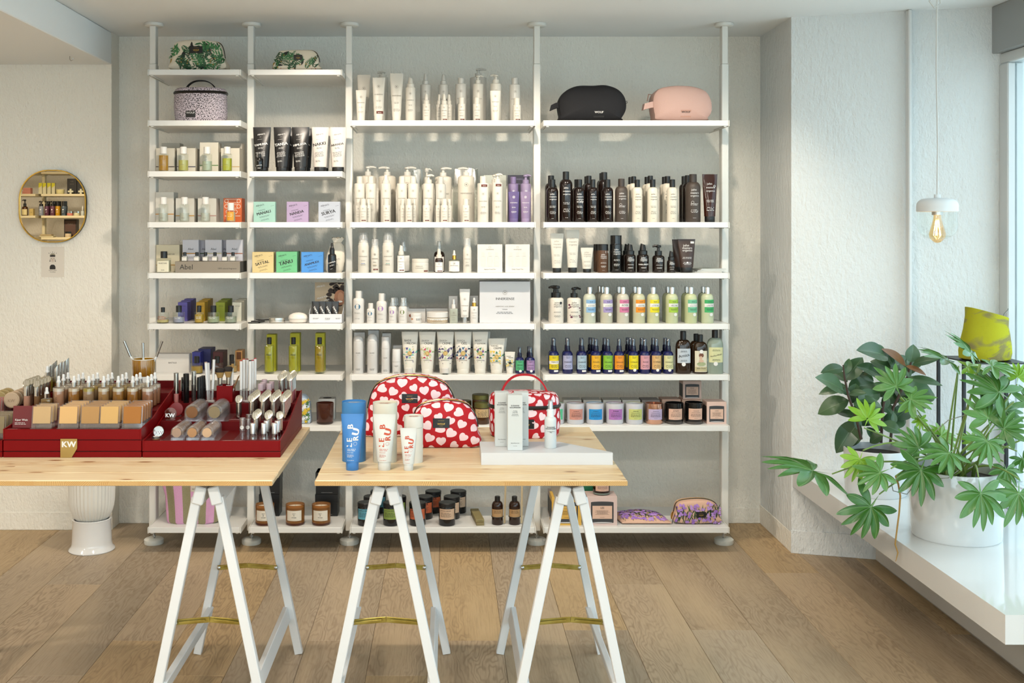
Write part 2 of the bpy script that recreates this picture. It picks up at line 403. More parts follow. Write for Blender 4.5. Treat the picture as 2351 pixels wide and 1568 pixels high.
class Pr:
    """a layer of print in one colour, drawn in the (x, z) plane of a front and laid onto its surface"""
    def __init__(s): s.v = []; s.f = []; s.k = 0; s.c = []
    def add(s, vs, fs):
        o = len(s.v); s.c.append((o, len(s.f), len(vs), len(fs))); s.v += [(a, b, s.k * .00004) for a, b in vs]; s.f += [tuple(i + o for i in f) for f in fs]; s.k = (s.k + 1) % 8; return s
    def text(s, t, x, z, size, rot=0., bold=0., align='c', sx=1.):
        vs, fs, w = glyphs(t, 0.); k = {'c': -.5, 'l': 0., 'r': -1.}[align] * w
        c, n = cos(R(rot)), sin(R(rot))
        for e in ((0.,) if not bold else (-bold, 0., bold)):
            s.add([(x + ((a + k + e) * c * sx - b * n) * size, z + ((a + k + e) * n * sx + b * c) * size) for a, b in vs], fs)
        return s
    def fit(s, t, x, z, width, rot=0., bold=0., align='c', hmax=9.):
        """text scaled to a given width"""
        w = glyphs(t, 0.)[2] or 1.
        return s.text(t, x, z, min(width / w, hmax), rot, bold, align)
    def rect(s, x0, z0, x1, z1, n=1):
        n = 20 if n > 3 else n
        vs = [(x0 + (x1 - x0) * i / n, z) for i in range(n + 1) for z in (z0, z1)]
        return s.add(vs, [(2 * i, 2 * i + 2, 2 * i + 3, 2 * i + 1) for i in range(n)])
    def poly(s, pts): return s.add(list(pts), [tuple(range(len(pts)))])
    def disc(s, x, z, r, n=14, rz=None): return s.poly([(x + r * cos(2 * pi * i / n), z + (rz or r) * sin(2 * pi * i / n)) for i in range(n)])
    def ring(s, x, z, r, t, n=16):
        vs = [(x + q * cos(2 * pi * i / n), z + q * sin(2 * pi * i / n)) for i in range(n) for q in (r - t, r)]
        return s.add(vs, [(2 * i, 2 * i + 1, 2 * ((i + 1) % n) + 1, 2 * ((i + 1) % n)) for i in range(n)])
    def lines(s, x, z, w, n, lh, align='c', rot=0., seed=1):
        """n lines of running text too small to read, w wide, going down from z"""
        r = random.Random(seed * 31 + n); c, sn = cos(R(rot)), sin(R(rot))
        for i in range(n):
            lw = w * r.uniform(.7, 1.); k = {'c': -lw / 2, 'l': 0.}[align]; q = 0.
            while q < lw - lh * .5:
                ww = min(lh * r.uniform(.9, 2.6), lw - q)
                pts = [(k + q, -i * lh), (k + q + ww, -i * lh), (k + q + ww, -i * lh + lh * .3), (k + q, -i * lh + lh * .3)]
                s.poly([(x + a * c - b * sn, z + a * sn + b * c) for a, b in pts]); q += ww + lh * .4
        return s
    def clusters(s, gap=.013):
        """strokes that stand apart become pieces of print of their own"""
        bx = []
        for v0, f0, nv, nf in s.c:
            q = s.v[v0:v0 + nv]; bx.append((min(a[0] for a in q), max(a[0] for a in q), min(a[1] for a in q), max(a[1] for a in q)) if q else None)
        par = list(range(len(bx)))
        def root(i):
            while par[i] != i: par[i] = par[par[i]]; i = par[i]
            return i
        for i, a in enumerate(bx):
            for j in range(i):
                b = bx[j]
                if a and b and a[0] - gap < b[1] and b[0] - gap < a[1] and a[2] - gap < b[3] and b[2] - gap < a[3]: par[root(i)] = root(j)
        out = {}
        for i, (v0, f0, nv, nf) in enumerate(s.c):
            if not nv: continue
            vs, fs = out.setdefault(root(i), ([], [])); o = len(vs) - v0
            vs += s.v[v0:v0 + nv]; fs += [tuple(k + o for k in f) for f in s.f[f0:f0 + nf]]
        return out.values()
class Deco:
    """collects print layers for one surface; call it with a material to get that layer"""
    def __init__(s): s.l = []
    def __call__(s, mat, name='lettering', layer=None):
        for a, b, q in s.l:
            if a is mat and b == name: return q
        p = Pr(); s.l.append((mat, name, p)); return p
    def lay(s, parent, proj, eps=.0005):
        for i, (mat, name, p) in enumerate(s.l):
            if not p.v: continue
            e = eps * (i + 1)
            for vs, fs in p.clusters():
                m = MB(); m.f = fs
                if hasattr(proj, 'off'): m.v = [proj.off(x, z, e + k) for x, z, k in vs]
                else: m.v = [(x, proj(x, z) - e - k, z) for x, z, k in vs]
                m.build(name, mat, parent, smooth=0)
def onto(mb, default=0., xf=None):
    t = mb.tree()
    def f(x, z):
        h = t.ray_cast(V((x, -2, z)), V((0, 1, 0)))
        return h[0].y if h[0] is not None else default
    def off(x, z, e):
        h = t.ray_cast(V((x, -2, z)), V((0, 1, 0)))
        if h[0] is None: return (x, default - e, z)
        n = h[1] if h[1].y < 0 else -h[1]
        return tuple(h[0] + n * e)
    f.off = off
    return f
# ------------------------------------------------------------------ room shell
ZC, YB, YL, XJ = 2.33, 5.32, 5.20, -1.572          # ceiling height, recess wall, mirror wall, corner between them
XW = 2.27                                          # window plane
XL, YF = -5.6, -2.1
struct('wall_back', MB().box(XJ, 1.50, YB, YB + .12, 0, ZC, 0), WALL)
struct('wall_mirror', MB().box(XL, XJ, YL, YB + .12, 0, ZC, 0), WALL)
struct('wall_left', MB().box(XL - .12, XL, YF, YB + .12, 0, ZC, 0), WALL)
struct('wall_front', MB().box(XL - .12, -2.5, YF - .12, YF, 0, ZC, 0).box(-2.5, XW + .12, YF - .12, YF, 0, .35, 0).box(-2.5, XW + .12, YF - .12, YF, 2.14, ZC, 0), WALL)
w2 = bpy.data.objects.new('added_fill_window', None); COL.objects.link(w2); w2['kind'] = 'structure'  # unseen window added behind the viewer to give soft frontal light
for x in (-2.46, -.1, 2.23): MB().box(x - .035, x + .035, YF - .09, YF - .03, .35, 2.14, .004).build('mullion', K('dfe3e3', .35), w2)
for a, b in ((-2.425, -.135), (-.065, 2.195)): MB().box(a, b, YF - .06, YF - .052, .35, 2.14, 0).build('pane', PANE, w2)
colpts = [(1.500, YB + .12), (1.496, 4.83), (XW + .02, 4.60), (XW + .14, 4.60), (XW + .14, YB + .12)]
struct('wall_column', MB().prism(colpts, 0, ZC), WALLR)
struct('wall_right', MB().box(XW + .06, XW + .18, YF, 3.0, 0, .30, 0), WALL)
struct('ceiling', MB().box(XL - .12, XW + .14, YF - .12, YB + .12, ZC, ZC + .1, 0), CEIL)
struct('ceiling_beam', MB().box(XL, XJ, YF, YL, 2.178, ZC - .001, .004), CEIL)
struct('baseboard_back', MB().box(XJ, 1.50, YB - .005, YB, 0, .075, .003), WALL)
struct('baseboard_mirror', MB().box(XL, XJ + .004, YL - .005, YL, 0, .085, .003), WALL)
u = V((XW + .02 - 1.496, 4.60 - 4.83, 0)).normalized()
struct('baseboard_column', MB().bar((1.494, 4.828, .05), (1.494 + u.x * .52, 4.828 + u.y * .52, .05), .1, .005, (u.y, -u.x, 0)), WALLR)
struct('baseboard_reveal', MB().box(1.4955, 1.50, 4.83, YB, 0, .09, .003), WALL)
# window wall: lintel, posts, frame and panes
struct('wall_lintel', MB().box(XW - .01, XW + .16, YF, 4.62, 2.135, ZC, .003), K('a9adad', .5))
win1 = MB().box(XW + .02, XW + .08, YF, 4.60, 2.09, 2.135, .004); WF = K('dfe3e3', .35)
wroot = bpy.data.objects.new('window_1', None); COL.objects.link(wroot); wroot['kind'] = 'structure'
win1.build('head_rail', WF, wroot)
MB().box(XW + .02, XW + .08, YF, 4.60, .30, .375, .004).build('bottom_rail', WF, wroot)
for y in (4.565, 2.3, .1, -2.08):
    MB().box(XW + .015, XW + .085, y - .035, y + .035, .375, 2.09, .005).build('mullion', WF, wroot)
for a, b in ((2.335, 4.53), (.135, 2.265), (-2.045, .065)):
    MB().box(XW + .045, XW + .053, a, b, .375, 2.09, 0).build('pane', PANE, wroot)
# outside: pavement and a pale rendered facade across the street
struct('exterior_pavement', MB().box(XW + .2, 14, -8, 16, -.3, -.15, 0), K('f4f4f2', .8))
struct('exterior_street', MB().box(-9, XW + .2, -9, YF - .2, -.3, -.15, 0), K('f4f4f2', .8))
fa = struct('exterior_facade', MB().box(9.2, 9.6, -8, 18, -.15, 5.8, 0), plaster('pale_facade', 'dce7ee', .5))
for y in (-4, -.8, 2.4, 5.6, 8.8, 12):
    for z in (1.0, 3.9):
        MB().box(9.12, 9.25, y, y + 1.3, z, z + 1.7, .02).build('facade_window', K('aebcc6', .15), fa)
# oak floor, one object per plank, laid along the depth of the room
fl = struct('floor', MB().box(XL, XW + .14, YF, YB + .1, -.12, -.016, 0), K('3a2f24', .9))
PWI = .2225; pm = {}
def plank_mesh(L):
    L = round(L, 2)
    if L not in pm:
        m = MB().box(-PWI / 2 + .0004, PWI / 2 - .0004, 0, L - .0008, -.016, 0, .0012)
        me = bpy.data.meshes.new('plank'); me.from_pydata(m.v, [], m.f); me.materials.append(OAK); pm[L] = me
    return pm[L]
k = 0; x = 1.0787 + PWI * 5.5
ends = {2: 3.86, 3: 3.42, 1: 2.95, 4: 4.55, 5: 3.1, 6: 3.9}
i = 0
while x > XL + .05:
    y = YF
    first = (ends[i] - YF) if i in ends else rnd.choice((1.1, 1.7, 2.3, 2.8, 3.2))
    seq = first % 2.4 if first % 2.4 > .4 else 1.2
    while y < YB:
        L = min(seq, YB - y)
        if L > .01: link('plank', plank_mesh(L), fl, (x, y, 0))
        y += L; seq = 2.4
    x -= PWI; i += 1

# ------------------------------------------------------------------ window ledge
LZ = .370
lp = [(1.50, 2.986), (XW + .05, 2.986), (XW + .05, 4.595), (1.50, 4.826)]
ld = thing('window_ledge', 'long white lacquered window ledge carrying the two potted plants', 'ledge', (1.5, 2.986, 0))
MB().prism([(a - 1.5, b - 2.986) for a, b in lp], LZ - .08, LZ).build('top', LACQ, ld)
MB().box(.30, .80, .05, 1.7, .0, LZ - .08, .02).build('base', K('d8d5ce', .5), ld)
def grille(y0, y1, label):
    t = thing('air_grille', label, 'grille', (2.12, y0, LZ))
    L = y1 - y0
    MB().box(-.045, .045, 0, L, 0, .004, .001).build('plate', K('a9b4ba', .4, .6), t)
    n = int(L / .022)
    for i in range(n):
        for j in (-1, 0, 1):
            MB().box(j * .026 - .009, j * .026 + .009, i * .022 + .007, i * .022 + .013, .004, .0046, 0).build('slot', K('20262a', .6), t)
grille(3.25, 3.72, 'grey slotted air grille set in the ledge beside the big plant pot')
grille(4.02, 4.42, 'grey slotted air grille set in the ledge behind the rubber plant pot')
# cable trunking on the column
px_, py_ = 2.0, 4.83 - (2.0 - 1.496) * .297
o = struct('trim_1', MB().box(wx(2085, 4.68) - .008, wx(2085, 4.68) + .008, 4.655, 4.69, LZ, ZC, .004), K('eceeed', .4))

# ------------------------------------------------------------------ pendant lamp
d = 4.2; X = wx(2152, d)
t = thing('pendant_lamp', 'small pendant lamp with white cap and clear glass shade', 'lamp', (X, d, wz(552, d)))
zt = wz(455, d) - wz(552, d); zr = wz(486, d) - wz(552, d); rr = .0742
MB().lathe([(.012, zt + .014), (.012, zt + .001), (.03, zt), (rr * .62, zt - .002)] + [(rr * .62 + (rr * .38) * sin(pi / 2 * k / 6), zt - .03 + .028 * cos(pi / 2 * k / 6)) for k in range(1, 7)] + [(rr, zr + .002), (rr - .002, zr), (rr - .006, zr)], 40).build('cap', K('f4f6f6', .5), t)
gp = [(rr - .004, zr)] + arc(rr - .003, .05, .012, .004, 8)
MB().lathe(gp, 36, close0=False).build('glass_shade', GLASS, t)
MB().lathe([(.02, zr + .001), (.02, zr - .012), (.014, zr - .014)], 20).build('socket', STEEL, t)
MB().lathe([(.013, zr - .012), (.015, zr - .03), (.03, zr - .085), (.027, zr - .1), (.012, zr - .115), (.002, zr - .118)], 20).build('bulb_glass', thin('warm_bulb_glass', 'ffe7c2', .06, .5), t)
g = G('glowing_filament'); g.set(Base_Color=hexc('ffd9a0'), Emission_Color=hexc('ffcf8a'), Emission_Strength=60.); FIL = g.m
for i in range(5):
    a = 2 * pi * i / 5
    MB().tube([(.006 * cos(a), .006 * sin(a), zr - .035), (.013 * cos(a + .4), .013 * sin(a + .4), zr - .09)], .0009, 5).build('filament', FIL, t)
zc = ZC - wz(552, d)
MB().tube([(0, 0, zt + .01), (.002, 0, zt + .2), (-.003, 0, zt + .5), (0, 0, zc)], .0036, 8).build('cord', K('e6e6e2', .6), t)
MB().tube([(0.004, 0, zc - .001), (-.03, 0, zc - .06), (-.012, 0, zc - .085), (.012, 0, zc - .07), (.004, 0, zc - .001)], .003, 8).build('cord_loop', K('e6e6e2', .6), t)

# ------------------------------------------------------------------ shelving
YS0, YS1 = 4.811, 5.171
PXS = [-1.3146, -.8777, -.4388, .4000, 1.2388]; PWD = .0157
def zk(k): return 2.0996 - .22047 * k
for i, x in enumerate(PXS):
    where = ['nearest the wall mirror', 'second from the wall mirror', 'between the narrow and the wide bays', 'between the two wide bays', 'at the column end of the shelves'][i]
    t = thing('shelf_post', 'white metal shelf post clamped floor to ceiling, ' + where, 'shelf post', (x, 4.976, 0))
    MB().box(-PWD, PWD, -.025, .025, .062, 2.145, .003).build('tube', WHITE, t)
    MB().box(-PWD + .0022, PWD - .0022, -.022, .022, 2.145, 2.314, .002).build('extension_tube', WHITE, t)
    MB().lathe([(.036, 2.313), (.042, 2.317), (.042, 2.326), (.041, ZC - .001)], 28).build('ceiling_plate', WHITE, t)
    MB().lathe([(.005, .024), (.005, .064)], 10).build('threaded_rod', STEEL, t)
    MB().lathe([(.009, .03), (.009, .038)], 6).build('nut', STEEL, t)
    MB().lathe([(.041, 0), (.043, .004), (.043, .02), (.036, .025)], 28).build('foot', K('f6f4ea', .5), t)
    MB().lathe([(.0035, -.001), (.0035, .003)], 8, at=(0, 0, 0)).xf(Matrix.Translation((PWD, 0, 2.08)) @ Matrix.Rotation(R(90), 4, 'Y')).build('screw', STEEL, t)
BAYS = [(PXS[i] + PWD + .0005, PXS[i + 1] - PWD - .0005) for i in range(4)]
rows = [(0, 1, 2, 3, 4, 5, 6, 7, 9), (0, 2, 3, 4, 5, 6, 7, 9), (1, 3, 4, 5, 6, 7, 9), (1, 3, 4, 5, 6, 7, 9)]
onit = [['the big jungle print bag', 'the leopard vanity case', 'four perfume bottles with cream boxes', 'perfume bottles and an orange box', 'the taupe fragrance display', 'five low perfume bottles', 'a wide white carton and blue boxes', 'nothing in sight', 'the striped tote'],
        ['the small jungle print bag', 'black and white tubes', 'three pastel square cartons', 'yellow, green and blue cartons', 'a soap dish and lip balm tray', 'three yellow-green bottles', 'the brown glass candle', 'three amber candles'],
        ['white tubes and small white sprays', 'big white pump bottles', 'foam bottles with clear caps', 'the big white gift box', 'geometric print tubes', 'gold-lidded candles', 'black candle jars'],
        ['the black and the pink wash bag', 'black and cream shampoo bottles', 'short brown and black bottles', 'chrome-capped bath gels', 'cobalt spray bottles', 'coloured candle jars', 'floral pouches and candle cartons']]
for b, (x0, x1) in enumerate(BAYS):
    for k, ct in zip(rows[b], onit[b]):
        z = zk(k); xm, hw = (x0 + x1) / 2, (x1 - x0) / 2
        t = thing('shelf', f'{"narrow" if b < 2 else "wide"} white shelf holding {ct}' if ct[0] != 'n' else 'narrow white shelf hidden behind the red makeup display', 'shelf', (xm, YS0, z), group='white wall shelves')
        MB().box(-hw + .005, hw - .005, 0, .36, -.024, 0, .0012).build('board', WHITES, t)
        for s in (-1, 1):
            a, c = sorted((s * hw, s * (hw - .0045)))
            o = MB().box(a, c, -.001, .361, -.026, .0005, .001).build('bracket', WHITE, t)
            MB().box(s * hw - s * .018 - .006, s * hw - s * .018 + .006, .004, .02, -.0285, -.0242, .001).build('peg', WHITE, o)
            MB().box(s * hw - s * .018 - .003, s * hw - s * .018 + .003, .02, .2, -.0275, -.0242, .001).build('rail', WHITE, o)

# ------------------------------------------------------------------ tables and trestles
TZ = .725; TY0, TY1 = 3.014, 3.83; TT = .0155
def table(x0, x1, label):
    t = thing('table_top', label, 'table top', ((x0 + x1) / 2, TY0, TZ - TT)); hw = (x1 - x0) / 2
    ys = [0]; r = random.Random(int(x0 * 100))
    while ys[-1] < TY1 - TY0 - .06: ys.append(ys[-1] + r.choice((.07, .085, .1)))
    ys[-1] = TY1 - TY0
    for i, (a, b) in enumerate(zip(ys, ys[1:])):
        MB().box(-hw, hw, a, b - .0002, 0, TT, .0008 if i else .003).build('board', PINE, t)
    MB().box(-hw + .001, hw - .001, -.0012, -.0002, .0018, TT - .002, .0).build('edge_grain', PINEE, t)
table(-1.95, -.474, 'long knotty pine table top under the red makeup displays')
table(-.3605, .490, 'short knotty pine table top carrying the red heart bags')
LEGM = K('eef0f1', .55)
ZN = G('yellow_zinc_brace'); ZN.set(Base_Color=ZN.ramp(ZN.noise(ZN.tc(), 30, 2), (.35, hexc('8c7a36')), (.65, hexc('a89a52'))), Metallic=.8, Roughness=.35); ZN = ZN.m
def trestle(x, label):
    t = thing('trestle', label, 'trestle', (x, 3.065, 0)); top = TZ - TT - .001; L = .62; top -= .003
    for s in (-1, 1):
        MB().bar((s * .022, -.02, top - .03), (s * .022, L + .02, top - .03), .031, .05, (s * -.25, 0, 1), .003).build('top_rail', LEGM, t)
        for y in (0., L):
            m = MB().bar((s * .168, y, .0), (s * .03, y, top - .036), .026, .026, (0, 1, 0), .002)
            m.v = [(a, b, max(c, 0.)) for a, b, c in m.v]
            m.build('leg', LEGM, t)
        MB().bar((s * .128, -.0, .135), (s * .128, L, .135), .018, .045, (s * -.22, 0, 1), .002).build('stretcher', LEGM, t)
    for y, yy in ((.016, 1), (L - .016, -1)):
        z = .315 if yy > 0 else .29
        for s in (-1, 1):
            o = MB().bar((0, y + .004 * yy, z + .008), (s * .098, y + .004 * yy, z), .0025, .016, (0, 0, 1), .0008).build('brace', ZN, t)
            MB().bar((s * .012, y + .0065 * yy - .004 * (yy > 0) * 2, z + .0075), (s * .085, y + .0065 * yy - .008 * (yy > 0), z + .001), .0015, .005, (0, 0, 1), .0004).build('groove', ZN, o)
            MB().lathe([(.006, 0), (.006, .004), (.003, .006)], 10).xf(Matrix.Translation((s * .094, y - .002, z)) @ Matrix.Rotation(R(90), 4, 'X')).build('bolt', STEEL, o)
trestle(-.660, 'white wooden trestle under the pine table of the red displays')
trestle(-.170, 'white wooden trestle near the black candle jars under the short table')
trestle(.342, 'white wooden trestle near the candle cartons under the short table')
trestle(-1.68, 'white wooden trestle at the far end of the red display table')

# ------------------------------------------------------------------ fluted planter on a stand
d = 4.88; X = wx(211, d)
st = tag(MB().lathe([(.096, 0), (.099, .004), (.097, .01), (.088, .02), (.085, .035), (.082, .13), (.084, .138), (.08, .14), (.074, .138), (.07, .05), (0.001, .05)], 40, close1=False).build('plant_stand', K('fdfcfa', .12, coat=.6), None, (X, d, 0)), 'glossy white ceramic cylinder stand on the oak floor', 'stand')
m = MB(); prof = [(.03, .118)] + [(r_, z_) for r_, z_ in arc(.096, .23, .04, .122, 8)[::-1]] + [(.098, .3), (.099, .35)]
n = 144; rs = []
for r_, z_ in prof + [(.093, .35), (.088, .24), (.02, .16)]:
    fl_ = .0022 if r_ > .05 and (r_, z_) in prof else 0.
    rs.append([((r_ + fl_ * cos(36 * 2 * pi * i / n)) * cos(2 * pi * i / n), (r_ + fl_ * cos(36 * 2 * pi * i / n)) * sin(2 * pi * i / n), z_) for i in range(n)])
m.rings(rs)
tag(m.build('fluted_pot', K('fcf9f0', .35), None, (X, d, .003)), 'cream fluted plant pot standing on the white cylinder stand', 'pot')

# ------------------------------------------------------------------ mirror, print, hook
def rrect(w, h, r, n=8):
    p = []
    for cx, cz, a0 in ((w - r, h - r, 0), (-w + r, h - r, 90), (-w + r, -h + r, 180), (w - r, -h + r, 270)):
        for i in range(n + 1):
            a = R(a0 + 90 * i / n); p.append((cx + r * cos(a), cz + r * sin(a)))
    return p
d = YL; s = sc(d); t = thing('wall_mirror_glass', 'rounded wall mirror with thin brass rim', 'mirror', (wx(123.5, d), d, wz(473.5, d)))
t.name = 'brass_mirror'
hw, hh = 76.5 / s, 83 / s
a, b = rrect(hw, hh, .138, 10), rrect(hw - .004, hh - .004, .134, 10)
m = MB(); m.rings([[(x, 0, z) for x, z in a], [(x, -.022, z) for x, z in a], [(x, -.022, z) for x, z in b], [(x, -.014, z) for x, z in b]], False, False); m.build('rim', BRASS, t, smooth=30)
g = G('mirror_silver'); g.set(Base_Color=hexc('d9d2c2'), Metallic=1., Roughness=.004)
MB().add([(x, -.015, z) for x, z in b], [tuple(range(len(b)))[::-1]]).build('mirror_face', g.m, t, smooth=0)
MB().prism(a, -.012, 0, 'y').build('back_plate', BLK, t)
x0, x1, z0, z1 = wx(95, d), wx(147.5, d), wz(636, d), wz(566.5, d)
t = thing('art_print', 'small paper print of a drawn woman in a dark sweater below the mirror', 'print', ((x0 + x1) / 2, d, z0))
w, h = x1 - x0, z1 - z0
MB().box(-w / 2, w / 2, -.002, -.0003, 0, h, 0).build('paper', K('f2e9db', .7), t)
D = Deco()
for i, c in enumerate('GIRLS'):
    a = (i - 2) * .38; D(INK).text(c, .019 * sin(a) * 1.2, h * .80 + .014 * (cos(a) - 1) * 1.2, .0085, -a * 40)
D(K('a8a08a', .7), 'print').poly([(.013 * cos(a), h * .71 + .011 * sin(a)) for a in [pi * i / 10 for i in range(11)]])
D(K('e3d6c6', .7), 'print').disc(0, h * .6, .0118, 20, .0165)
D(INK, 'print').poly([(-.0125, h * .67), (.0125, h * .67), (.0125, h * .715), (0, h * .735), (-.0125, h * .715)])
D(INK, 'print').poly([(-.0135, h * .255), (.0135, h * .255), (.0135, h * .34), (.009, h * .395), (.004, h * .41), (-.004, h * .41), (-.009, h * .395), (-.0135, h * .34)])
for s_ in (-1, 1): D(INK, 'print').disc(s_ * .006, h * .605, .0016, 8).poly([(s_ * .0125, h * .6), (s_ * .0145, h * .505), (s_ * .011, h * .505)])
D(K('c0532f', .7), 'print').poly([(0, h * .62), (.001, h * .565), (-.001, h * .565)]).disc(0, h * .535, .0016, 8, .0009)
D(INK).text("DON'T HAVE", 0, h * .205, .0062).text('TO SMILE', 0, h * .15, .0062)
D.lay(t, lambda x, z: -.002, .0002)
d = 4.95; tag(MB().tube([(0, 0, .0), (0, 0, -.012), (.006, 0, -.02), (.014, 0, -.016), (.015, 0, -.008)], .0018, 6).build('ceiling_hook', STEEL, None, (wx(160, d), d, 2.178)), 'tiny bent metal hook screwed under the ceiling beam', 'hook')
# ------------------------------------------------------------------ builders for goods (sizes measured in photo pixels at a known depth)
def base_y(z, d): return PY + (H - z) * sc(d)
def place(x0, x1, d): return wx((x0 + x1) / 2, d), (x1 - x0) / sc(d)

def topping(t, kind, r, hb, Ht, mat, side=1, capr=.55, over=None):
    """closure of a bottle whose body ends at height hb; the whole is Ht high"""
    cr = r * capr; h = Ht - hb
    if kind == 'cap':
        MB().lathe([(cr, hb - .001), (cr, Ht - .0015), (cr - .0015, Ht)], 18).build('cap', mat, t)
    elif kind == 'pump':
        MB().lathe([(cr, hb - .001), (cr, hb + h * .42), (cr * .45, hb + h * .46), (cr * .36, hb + h * .8)], 16).build('collar', mat, t)
        m = MB().lathe([(cr * .7, hb + h * .76), (cr * .8, hb + h * .82), (cr * .74, Ht - .002), (cr * .5, Ht)], 14)
        m.tube([(0, 0, hb + h * .9), (side * r * .55, 0, hb + h * .93), (side * r * .98, 0, hb + h * .84)], [cr * .42, cr * .34, cr * .24], 8)
        m.build('pump_head', mat, t)
    elif kind == 'spray':
        MB().lathe([(cr, hb - .001), (cr, hb + h * .34), (cr * .72, hb + h * .4)], 16).build('collar', mat, t)
        MB().lathe([(cr * .72, hb + h * .36), (cr * .66, hb + h * .6), (cr * .5, hb + h * .95), (cr * .46, Ht)], 14, tilt=-.35).build('nozzle', mat, t)
    elif kind == 'mist':
        MB().lathe([(cr, hb - .001), (cr * 1.05, hb + h * .1), (cr * .95, hb + h * .42), (cr * .72, hb + h * .46)], 14).build('collar', mat, t)
        MB().lathe([(cr * .55, hb + h * .44), (cr * .5, Ht - h * .1)], 12).build('nozzle', mat, t)
        MB().lathe([(cr * .8, hb + h * .43), (cr * .74, Ht - .001), (cr * .7, Ht)], 14, close0=False).build('overcap', over or OVERCAP, t)
    elif kind == 'foam':
        MB().lathe([(r * .96, hb - .001)] + arc(r * .94, hb + h * .05, r * .3, hb + h * .42, 5), 18).build('pump_dome', mat, t)
        MB().lathe([(r * .95, hb), (r * .88, hb + h * .2), (r * .85, Ht - .002), (r * .8, Ht)], 18, close0=False).build('overcap', over or OVERCAP, t)
    elif kind == 'dropper':
        MB().lathe([(cr, hb - .001), (cr, hb + h * .4), (cr * .9, hb + h * .42)], 16).build('collar', over or mat, t)
        MB().lathe([(cr * .82, hb + h * .4), (cr * .82, hb + h * .52), (cr * .6, hb + h * .58), (cr * .52, hb + h * .85)] + arc(cr * .5, hb + h * .88, .0004, Ht, 4), 14).build('bulb', mat, t)

def bottle(name, label, cat, x0, x1, ysh, ytop, z, d, body, cap, top='cap', capr=.55, sh=.5, deco=None, group=None, side=1, sy=1., p=2., over=None, liquid=None, neck=None, n=22):
    """ysh: photo row where the shoulder ends and the closure begins; sh: shoulder height over radius"""
    X, w = place(x0, x1, d); r = w / 2; hb = wz(ysh, d) - z; Ht = wz(ytop, d) - z
    t = thing(name, label, cat, (X, d, z), 0., group)
    nr = r * (neck or capr * .92); s = min(r * sh, hb * .4)
    prof = [(r * .94, 0), (r, r * .1)] + arc(r, hb - s, nr, hb, 6)
    if liquid:                                                # clear bottle with its filling
        m = MB().lathe(prof, n, 1, sy, p); m.build('bottle_glass', GLASS, t)
        lc, lv = liquid; q = .93; top_ = hb * lv
        pr = [(r * q * .94, hb * .06), (r * q, hb * .06 + r * .05)] + [(min(r * q, a * q), min(b_, top_)) for a, b_ in prof[2:] if b_ < top_] + [(r * q * (1 if top_ < hb - s else .8), top_)]
        MB().lathe(pr, n, 1, sy, p).build('liquid', lc, t)
    else:
        m = MB().lathe(prof, n, 1, sy, p); m.build('body', body, t)
    topping(t, top, r, hb, Ht, cap, side, capr, over)
    if deco:
        D = Deco(); deco(D, w, hb); D.lay(t, onto(m, -r * .7))
    return t

def tube(name, label, cat, x0, x1, ytop, z, d, body, cap, capf=.12, basef=.72, capw=.62, deco=None, group=None, dep=.62, rz=0.):
    """squeeze tube standing on its cap; x0..x1 is the crimped top edge"""
    X, w = place(x0, x1, d); Ht = wz(ytop, d) - z; hc = Ht * capf
    t = thing(name, label, cat, (X, d, z), rz, group); rs = []; n = 24
    for i in range(9):
        u = i / 8; a = w / 2 * (basef + (1 - basef) * u); b = max(.0016, w / 2 * basef * dep * 1.25 * (1 - u ** 1.6))
        rs.append([(a * cos(2 * pi * k / n), b * sin(2 * pi * k / n), hc + (Ht - hc - .004) * u) for k in range(n)])
    a = w / 2; rs.append([(a * max(-1, min(1, 1.02 * cos(2 * pi * k / n))), .0012 * (1 if sin(2 * pi * k / n) > 0 else -1), Ht) for k in range(n)])
    m = MB().rings(rs); m.build('body', body, t)
    rc = w / 2 * capw
    MB().lathe([(rc * .97, 0), (rc, .001), (rc * 1.02, hc * .9), (rc * .98, hc + .001)], 20, 1, min(1., dep * 1.35)).build('cap', cap, t)
    if deco:
        D = Deco(); deco(D, w, Ht); D.lay(t, onto(m, -.004))
    return t

def carton(name, label, cat, x0, x1, ytop, z, d, dep, mat, deco=None, group=None, rz=0., side=None, c=.0008):
    """upright box whose front face spans x0..x1 at depth d"""
    X, w = place(x0, x1, d); h = wz(ytop, d) - z
    t = thing(name, label, cat, (X, d, z), rz, group)
    MB().box(-w / 2, w / 2, 0, dep, 0, h, c).build('box', mat, t)
    if side is not None: MB().box(w / 2, w / 2 + .0006, .001, dep - .001, .001, h - .001, 0).build('side_panel', side, t)
    if deco:
        D = Deco(); deco(D, w, h); D.lay(t, lambda x, z: 0., .0003)
    return t

WAX = K('efe6d2', .5)
def candle(name, label, cat, x0, x1, ytop, z, d, glass, deco=None, group=None, wax=WAX, inner=None, fill=.8, foot=None, taper=.94):
    X, w = place(x0, x1, d); r = w / 2; h = wz(ytop, d) - z
    t = thing(name, label, cat, (X, d, z), 0., group)
    m = MB().lathe([(r * taper * .9, 0), (r * taper, r * .12), (r, h), (r * .93, h), (r * .88 * taper, h * .1)], 28)
    m.build('jar', glass, t)
    if inner: MB().lathe([(r * .925, h * fill), (r * .928, h * .999)], 28, close0=False, close1=False).build('coloured_lining', inner, t)
    MB().lathe([(r * .84 * taper, h * .101), (r * .915, h * fill)], 24).build('wax', wax, t)
    MB().tube([(0, 0, h * fill - .002), (.0006, 0, h * fill + .009)], .0009, 5).build('wick', K('c8bda8', .8), t)
    if foot: MB().lathe([(r * taper * .91, .0006), (r * taper * 1.004, r * .12), (r * taper * 1.004, h * .13)], 28, close1=False).build('base_band', foot, t)
    if deco:
        D = Deco(); deco(D, w, h); D.lay(t, onto(m, -r * .8))
    return t

